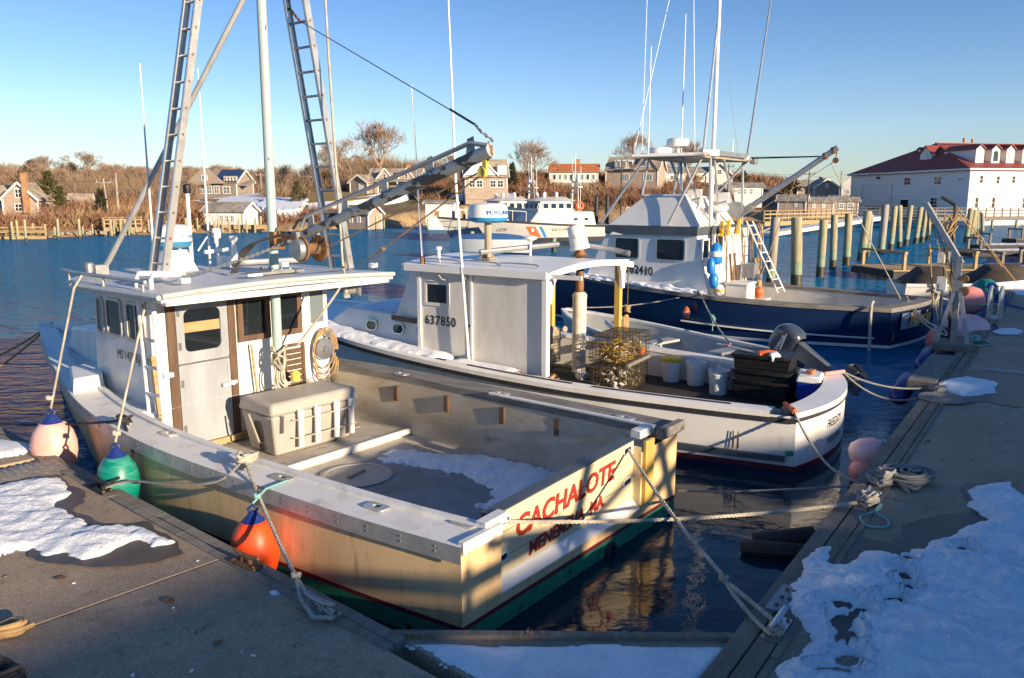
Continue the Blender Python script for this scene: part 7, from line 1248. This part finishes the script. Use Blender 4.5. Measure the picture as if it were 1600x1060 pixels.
# coils on the dock
b=MB(); coil(b,Zp(1432,752,.51),.05,.24,4,.017,2,seed=2,ell=.95); coil(b,Zp(1415,750,.53),.1,.22,3,.017,seed=6); tag(b.build('rope_coil',M['rope_grey']),'large loose coil of grey rope on the right dock','rope coil')
b=MB(); knot(b,Zp(1376,748,.57),.14,.018,11,fl=.6); knot(b,Zp(1382,742,.6),.12,.018,12,fl=.5); [b.tube(spl([Zp(1385,745,.56),Zp(1400+8*q,752+4*q,.54),Zp(1420+6*q,770-3*q,.52)],5),.016,6) for q in range(4)]; tag(b.build('rope_tangle',M['rope_grey']),'tangled heap of grey rope over the dock edge by the pink fenders','rope')
b=MB(); knot(b,Zp(1355,782,.56),.11,.014,13,fl=.7); knot(b,Zp(1360,778,.58),.1,.012,14,fl=.6); tag(b.build('rope_tangle',M['rope_white']),'tangle of pale rope on the dock cleat where the stern line ends','rope')
b=MB(); b.tube(spl([Zp(1362,785,.55),Zp(1378,790,.515),Zp(1366,800,.515),Zp(1344,808,.515),Zp(1355,822,.515),Zp(1385,823,.515),Zp(1386,812,.515),Zp(1368,800,.52),Zp(1376,788,.53)],6),.011,6); tag(b.build('rope_end',M['rope_teal']),'thin teal rope end looped on the bare concrete','rope')
b=MB(); coil(b,Zp(1474,624,.508),.03,.33,9,.017,seed=5); tag(b.build('flat_rope_coil',M['rope_grey']),'neat flat spiral coil of dark rope on the right dock','rope coil')
b=MB(); knot(b,Zp(1465,607,.56),.13,.02,15,fl=.7); tag(b.build('rope_knot',M['rope_grey']),'dark rope knot on the cleat beside the smaller snow patch','rope')
b=MB(); knot(b,Zp(1520,532,.55),.18,.02,16,fl=.5); b.tube(spl([Zp(1515,533,.53),Zp(1535,532,.52),Zp(1548,538,.52),Zp(1530,541,.52),Zp(1516,538,.52)],5),.018,6); tag(b.build('rope_tangle',M['rope_teal']),'teal grey rope tangle at the foot of the davit','rope')
b=MB(); knot(b,Zp(1560,470,.56),.3,.03,17,fl=.4); b.tube(spl([Zp(1555,475,.53),Zp(1580,478,.52),Zp(1620,488,.52)],5),.03,6); tag(b.build('blue_hose',M['rope_blue']),'blue hose lying across the dock behind the hoops','hose')
b=MB(); knot(b,Zp(15,982,.54),.11,.016,18,fl=.4); b.tube(spl([Zp(-60,1010,.52),Zp(0,995,.52),Zp(30,985,.53),Zp(52,976,.52)],5),.018,6); tag(b.build('rope_tangle',M['rope_tan']),'thick tan rope tangle at the bottom left corner','rope')
b=MB(); knot(b,Zp(5,1055,.54),.12,.02,19,fl=.5); tag(b.build('rope_heap',M['rope_dark']),'dark lump of rope in the extreme bottom left corner','rope')
# fenders at the right dock
def ball(label,p,r,m,tm='fender_blue',tilt=(1.2,.4)): return fender('fender',label,p,r,r*2.35,m,tm,tilt)
ball('round pink fender floating at the dock edge beside the rope heap',Zp(1357,708,.32),.185,'fender_rose','fender_blue',(.3,1.2)); ball('smaller red pink fender below the round pink one',Zp(1349,738,.12),.135,'fender_red','fender_blue',(.2,1.5))
ball('large pink fender with blue end behind the davit',V((10.05,17.7,.42)),.4,'fender_rose','fender_blue',(.1,1.4)); ball('dark red fender with black end in the shade under the blue stern',V((9.45,17.6,.25)),.33,'fender_red','rubber',(.9,-.4)); ball('dull red fender behind the dock hoops',V((12.3,21.8,.6)),.4,'fender_red','fender_blue',(.3,1.2)); ball('dark green fender right of the dull red one',V((13.2,22.6,.8)),.33,'fender_green','fender_blue',(1.2,.2))
for px,py,lab in((1412,607,'blue cylindrical fender nearest along the right dock edge'),(1447,562,'blue cylindrical fender farther along the right dock edge')):
    p=Zp(px,py,.3); t=thing('fender',lab,'fender',p,RA); b=MB(); b.lathe([(.02,-.55),(.09,-.5),(.15,-.4),(.15,.4),(.09,.5),(.02,.55)],(0,0,0),(0,1,.12),16); b.build('body',M['fender_blue'],t); b=MB(); b.tube([(0,.55,.06),(.1,.65,.22)],.012,5); b.build('lanyard',M['rope_white'],t)
b=MB(); b.lathe([(.01,-.3),(.09,-.28),(.1,.28),(.01,.3)],Zp(1225,843,.1),(1,-.1,.15),12); b.tube([Zp(1163,858,.02),Zp(1180,858,.05),Zp(1310,868,.06)],.085,10); tag(b.build('boom_pipe',M['rubber']),'black floating pipe with a stub beneath the dock edge','pipe')
# davit hoist
t=thing('davit_hoist','grey steel davit with angled arm and rusty winch on a timber pad','hoist',(hst.x,hst.y,.5),RA); b=MB(); b.box((0,0,.07),(.62,.75,.14)); b.build('base_pad',M['timber_grey'],t,bevel=.015)
b=MB(); 
for p,q in (((-.26,-.2,.14),(0,0,1.3)),((.26,-.24,.14),(0,0,1.3)),((.0,.3,.14),(0,0,1.3))): b.bar(p,q,.07,.07)
b.bar((0,0,.14),(-.02,0,1.75),.1,.1); b.box((0,0,1.2),(.16,.16,.2)); b.build('frame',M['galv'],t)
b=MB(); b.bar((.02,0,1.62),(-.68,.12,2.72),.1,.09); b.bar((0,0,1.25),(-.16,0,1.85),.05,.05); b.build('arm',M['alu_dull'],t)
b=MB(); b.lathe([(.03,-.08),(.09,-.08),(.09,-.06),(.05,-.05),(.05,.05),(.09,.06),(.09,.08),(.03,.08)],(.1,0,1.1),(0,1,0),16); b.lathe([(.03,-.06),(.07,-.06),(.07,.06),(.03,.06)],(.1,.0,1.33),(0,1,0),12); b.build('winch',M['iron_rust'],t)
b=MB(); b.tube([(-.1,.25,.14),(-.16,.3,1.6),(-.2,.3,2.7)],.035,6); b.tube([(-.2,.3,2.7),(-.45,.3,2.85)],.035,6); b.tube([(-.3,.5,.1),(-.32,.5,2.2)],.02,6); b.build('pole',M['pile_black'],t); b=MB(); b.box((-.3,.2,1.2),(.16,.12,.28)); b.box((-.35,.25,1.7),(.12,.1,.2)); b.build('switch_box',M['white'],t)
b=MB(); [b.tube([p,q],.012,5) for p,q in(((-.66,.12,2.7),(-.1,-.1,1.1)),((-.66,.12,2.7),(-.4,.3,.6)),((-.6,.12,2.6),(.1,.0,.9)),((-.2,.3,2.7),(.85,1.5,1.2)),((-.2,.3,2.6),(.6,1.3,1.5)))]; knot(b,(-.25,.2,2.2),.15,.015,4,fl=2.5); b.build('hoist_rope',M['rope_tan'],t)
t=thing('ladder_hoops','pair of rounded aluminium ladder hoops standing on the dock','ladder',(*Zp(1545,497,.5)[:2],.5),RA)
for x in(-.0,.22):
    b=MB(); b.tube([(x,-.3,0),(x,-.3,.45)]+[(x,-.3*math.cos(R(a)),.45+.3*math.sin(R(a))) for a in range(15,180,15)]+[(x,.3,.45),(x,.3,0)],.04,8); b.build('hoop',M['alu'],t)
b=MB(); b.box((.11,0,.02),(.3,.7,.04)); b.build('base',M['alu_dull'],t)
t=thing('utility_cover','blue grey metal cover plate set in the dock by the right edge','cover',Zp(1590,582,.506),RA); b=MB(); b.box((0,0,0),(.9,.3,.012)); b.build('plate',M['navy_slate'],t); b=MB(); [b.box((x,0,.008),(.02,.26,.006)) for x in(-.3,0,.3)]; b.build('ribs',M['galv'],t)
# covered skiff and floating docks
t=thing('skiff','small white skiff under a dark brown tarp behind the davit','boat',(14.9,26.3,0),R(-97)); h=Hull(4.6,[(0,.85),(2,1.0),(3.6,.7),(4.6,.05)],lambda y,s:.62+.01*y*y,lambda y:.1+.35*y/4.6,.4); lv=[lambda H:H,lambda H:H-.1,lambda H:.3,lambda H:-.2]; b=MB(); h.side(b,lv,-1,lambda i,j:0); h.side(b,lv,1,lambda i,j:0); h.transom(b,lv,lambda i,j:0); t.location=(12.6,26.6,0); t.rotation_euler=(0,0,R(-95)); b.build('hull',M['panel_grey'],t); b=MB(); [h.strip(b,s,0,4.5,[(-.04,-.05),(-.04,.04),(.1,.04),(.1,-.03)]) for s in(-1,1)]; b.build('rubrail',M['white_clean'],t)
for y0,y1 in((.3,1.7),(2.3,4.2)): b=MB(); b.grid([[V((u*(h.hb(y)-.05),y,h.sh(y,1)+.03+.5*(1-u*u)*(1 if 0<i<4 else .12))) for u in(-1,-.6,-.2,.2,.6,1)] for i,y in enumerate([y0+(y1-y0)*q/4 for q in range(5)])]); b.build('tarp',mat('brown_tarp',(.07,.05,.035),.8,(.045,.035,.028),3,bump=.6,bs=7),t)
def fdock(label,p,rz,L,W,z=.42,m='timber_grey',snowy=False,rails=True):
    t=thing('floating_dock',label,'floating dock',(p[0],p[1],0),rz); n=int(W/.16); b=MB(); [b.box((L/2,.08+i*.16,z),(L,.15,.05)) for i in range(n)]; b.build('planks',M[m],t); b=MB(); b.box((L/2,n*.08,z-.18),(L,n*.16-.02,.26)); b.build('float',M['rubber'],t)
    if rails:
        for x in(.5,L-.5):
            b=MB(); [b.box((x,y,z+.35),(.12,.12,.75)) for y in(.1,n*.16-.1)]; b.box((x,n*.08,z+.72),(.14,n*.16,.1)); b.build('rail',M[m],t)
    return t
fdock('brown plank floating dock with a bench rail behind the covered skiff',(15.6,33.2),R(8),4.2,3.2,m='timber_new'); fdock('grey snowy floating dock with a rail next to the right dock',(19.6,33.2),R(8),4.6,3.6); fdock('narrow far floating dock with snow below the station',(26,46),R(6),7,1.4,rails=True); fdock('low farther floating dock by the right edge of the photo',(30,52),R(6),9,1.5); fdock('farthest small floating dock with a dark bench',(37,60),R(5),8,1.6)
snow('float_snow',[(20.2,34.2),(23.6,34.7),(23.5,36),(22.2,35.6),(20.4,35.2)],.45,.05,'snow left on the grey floating dock',res=.1,edge=.15,jag=.25); snow('float_snow',[(26.2,46.2),(32.7,46.9),(32.6,48),(26.2,47.3)],.45,.05,'snow along the narrow far floating dock',res=.12,edge=.15,jag=.2); snow('float_snow',[(30.2,52.2),(38.7,53.1),(38.6,54.2),(30.2,53.4)],.45,.05,'snow on the low farther floating dock',res=.14,edge=.15,jag=.2)
b=MB(); rnd=random.Random(8)
for cx,cy in ((.1,4.87),(1.42,4.8),(1.3,4.55),(-.6,4.86),(1.2,4.4)):
    for _ in range(26): p=V((cx+rnd.gauss(0,.05),cy+rnd.gauss(0,.015),.5)); d=V((rnd.gauss(0,.6),rnd.gauss(0,.6),1)).normalized()*rnd.uniform(.02,.06); s=V((.003,0,0)); b.add([p-s,p+s,p+d],[(0,1,2)])
tag(b.build('dead_grass',M['rope_tan'],ang=180),'dry grass tufts growing in the dock corner seams','grass',kind='stuff')
b=MB(); rnd=random.Random(21)
for _ in range(240):
    p=(lw(rnd.uniform(-6,4.6),rnd.uniform(-2.9,-.25),.5) if rnd.random()<.6 else rw(rnd.uniform(.35,2.3),rnd.uniform(-2,14),.504)); q=rnd.uniform(.006,.02); b.box(p,(q*2,q,.006),rnd.uniform(0,3),k=rnd.choice((0,0,1,2)))
tag(b.build('debris',[M['timber_dark'],M['rope_tan'],M['bucket']]),'scattered grit, wood chips and leaf bits on the docks','debris',kind='stuff')
for px,py,r_ in((262,938,.05),(268,941,.03),(340,1005,.035),(95,905,.04),(1450,690,.04),(1520,720,.03),(1490,880,.03)):
    c=Zp(px,py,.503); b=MB(); b.add([(c.x+r_*rnd.uniform(.5,1.2)*math.cos(i*.7),c.y+r_*rnd.uniform(.5,1.2)*math.sin(i*.7),.5115) for i in range(9)],[tuple(range(9))]); tag(b.build('rust_stain',M['iron_rust']),kind='structure')
# ------------------------------------------------------------------ waterfront behind the viewpoint (unseen; roof heights shaped to shade the docks)
QV,PV=V((.735,-.678,0)),V((.678,.735,0)); qp=lambda q,p,z=0: QV*q+PV*p+V((0,0,z)); QA=math.atan2(PV.y,PV.x)
b=MB(); P=[qp(9,-60),qp(9,45),qp(120,45),qp(120,-60)]; b.add([p+V((0,0,-2)) for p in P]+[p+V((0,0,1.62)) for p in P],[(0,1,5,4),(1,2,6,5),(2,3,7,6),(3,0,4,7),(4,5,6,7)]); tag(b.build('parking_lot',M['lot']),kind='structure')
TE=math.tan(R(SUN_EL))
for p0,p1,h0,lab in ((-26,-4,2.1,'long shingled boathouse outside the photo on the shore side'),(-3.6,3.3,1.66,'shingled fish house with a brown roof outside the photo'),(3.3,5.4,1.2,'narrow shingled bait shed between two fish houses outside the photo'),(5.4,8.4,1.02,'lowest grey shed of the row outside the photo'),(8.4,13.6,1.2,'grey shingled net shed outside the photo'),(13.6,29,1.95,'wide shingled market building outside the photo')):
    q=26; top=h0+TE*q; o=qp(q,(p0+p1)/2,1.62); house('fish_house',lab,o,QA,p1-p0-.5,5.5,top-1.62-1.35,1.33,'shingle','roof_grey',[('b',0,1.1,.9,.9)],None,[('b',min(1.6,(p1-p0)/2-.9),.9,1.9,'trim_white')],'building',.25)
t=thing('shadow_frame','timber derrick of crossed braces added to cast shadow strips, outside the photo on the shore side','framework',qp(10.2,6.3,1.62),QA); b=MB(); b.bar((-1.6,0,0),(-.2,0,3.6),.16); b.bar((1.7,0,0),(.1,0,3.6),.16); b.bar((-1.9,0,1.2),(1.9,.0,2.35),.13); b.bar((-2.2,-.1,2.3),(1.9,-.1,1.35),.11); b.bar((-1.3,-.2,1.75),(1.3,-.2,2.6),.1); b.build('frame',M['timber_grey'],t)  # unseen frame added so its braces throw diagonal shadow strips on the transom
t=thing('shadow_rack','tall two rail timber rack added to cast shadow bands, outside the photo on the shore side','rack',qp(9.6,1.2,1.62),QA); b=MB(); [b.box((.1+i*1.3,0,1),(.1,.1,2.1)) for i in range(4)]; b.build('posts',M['timber_grey'],t); b=MB(); [b.box((2.1,-.06,z),(4.4,.05,.14)) for z in(1.42,1.68,1.93)]; b.build('rails',M['timber_grey'],t)  # unseen rails added to throw horizontal shadow bands on the port hull
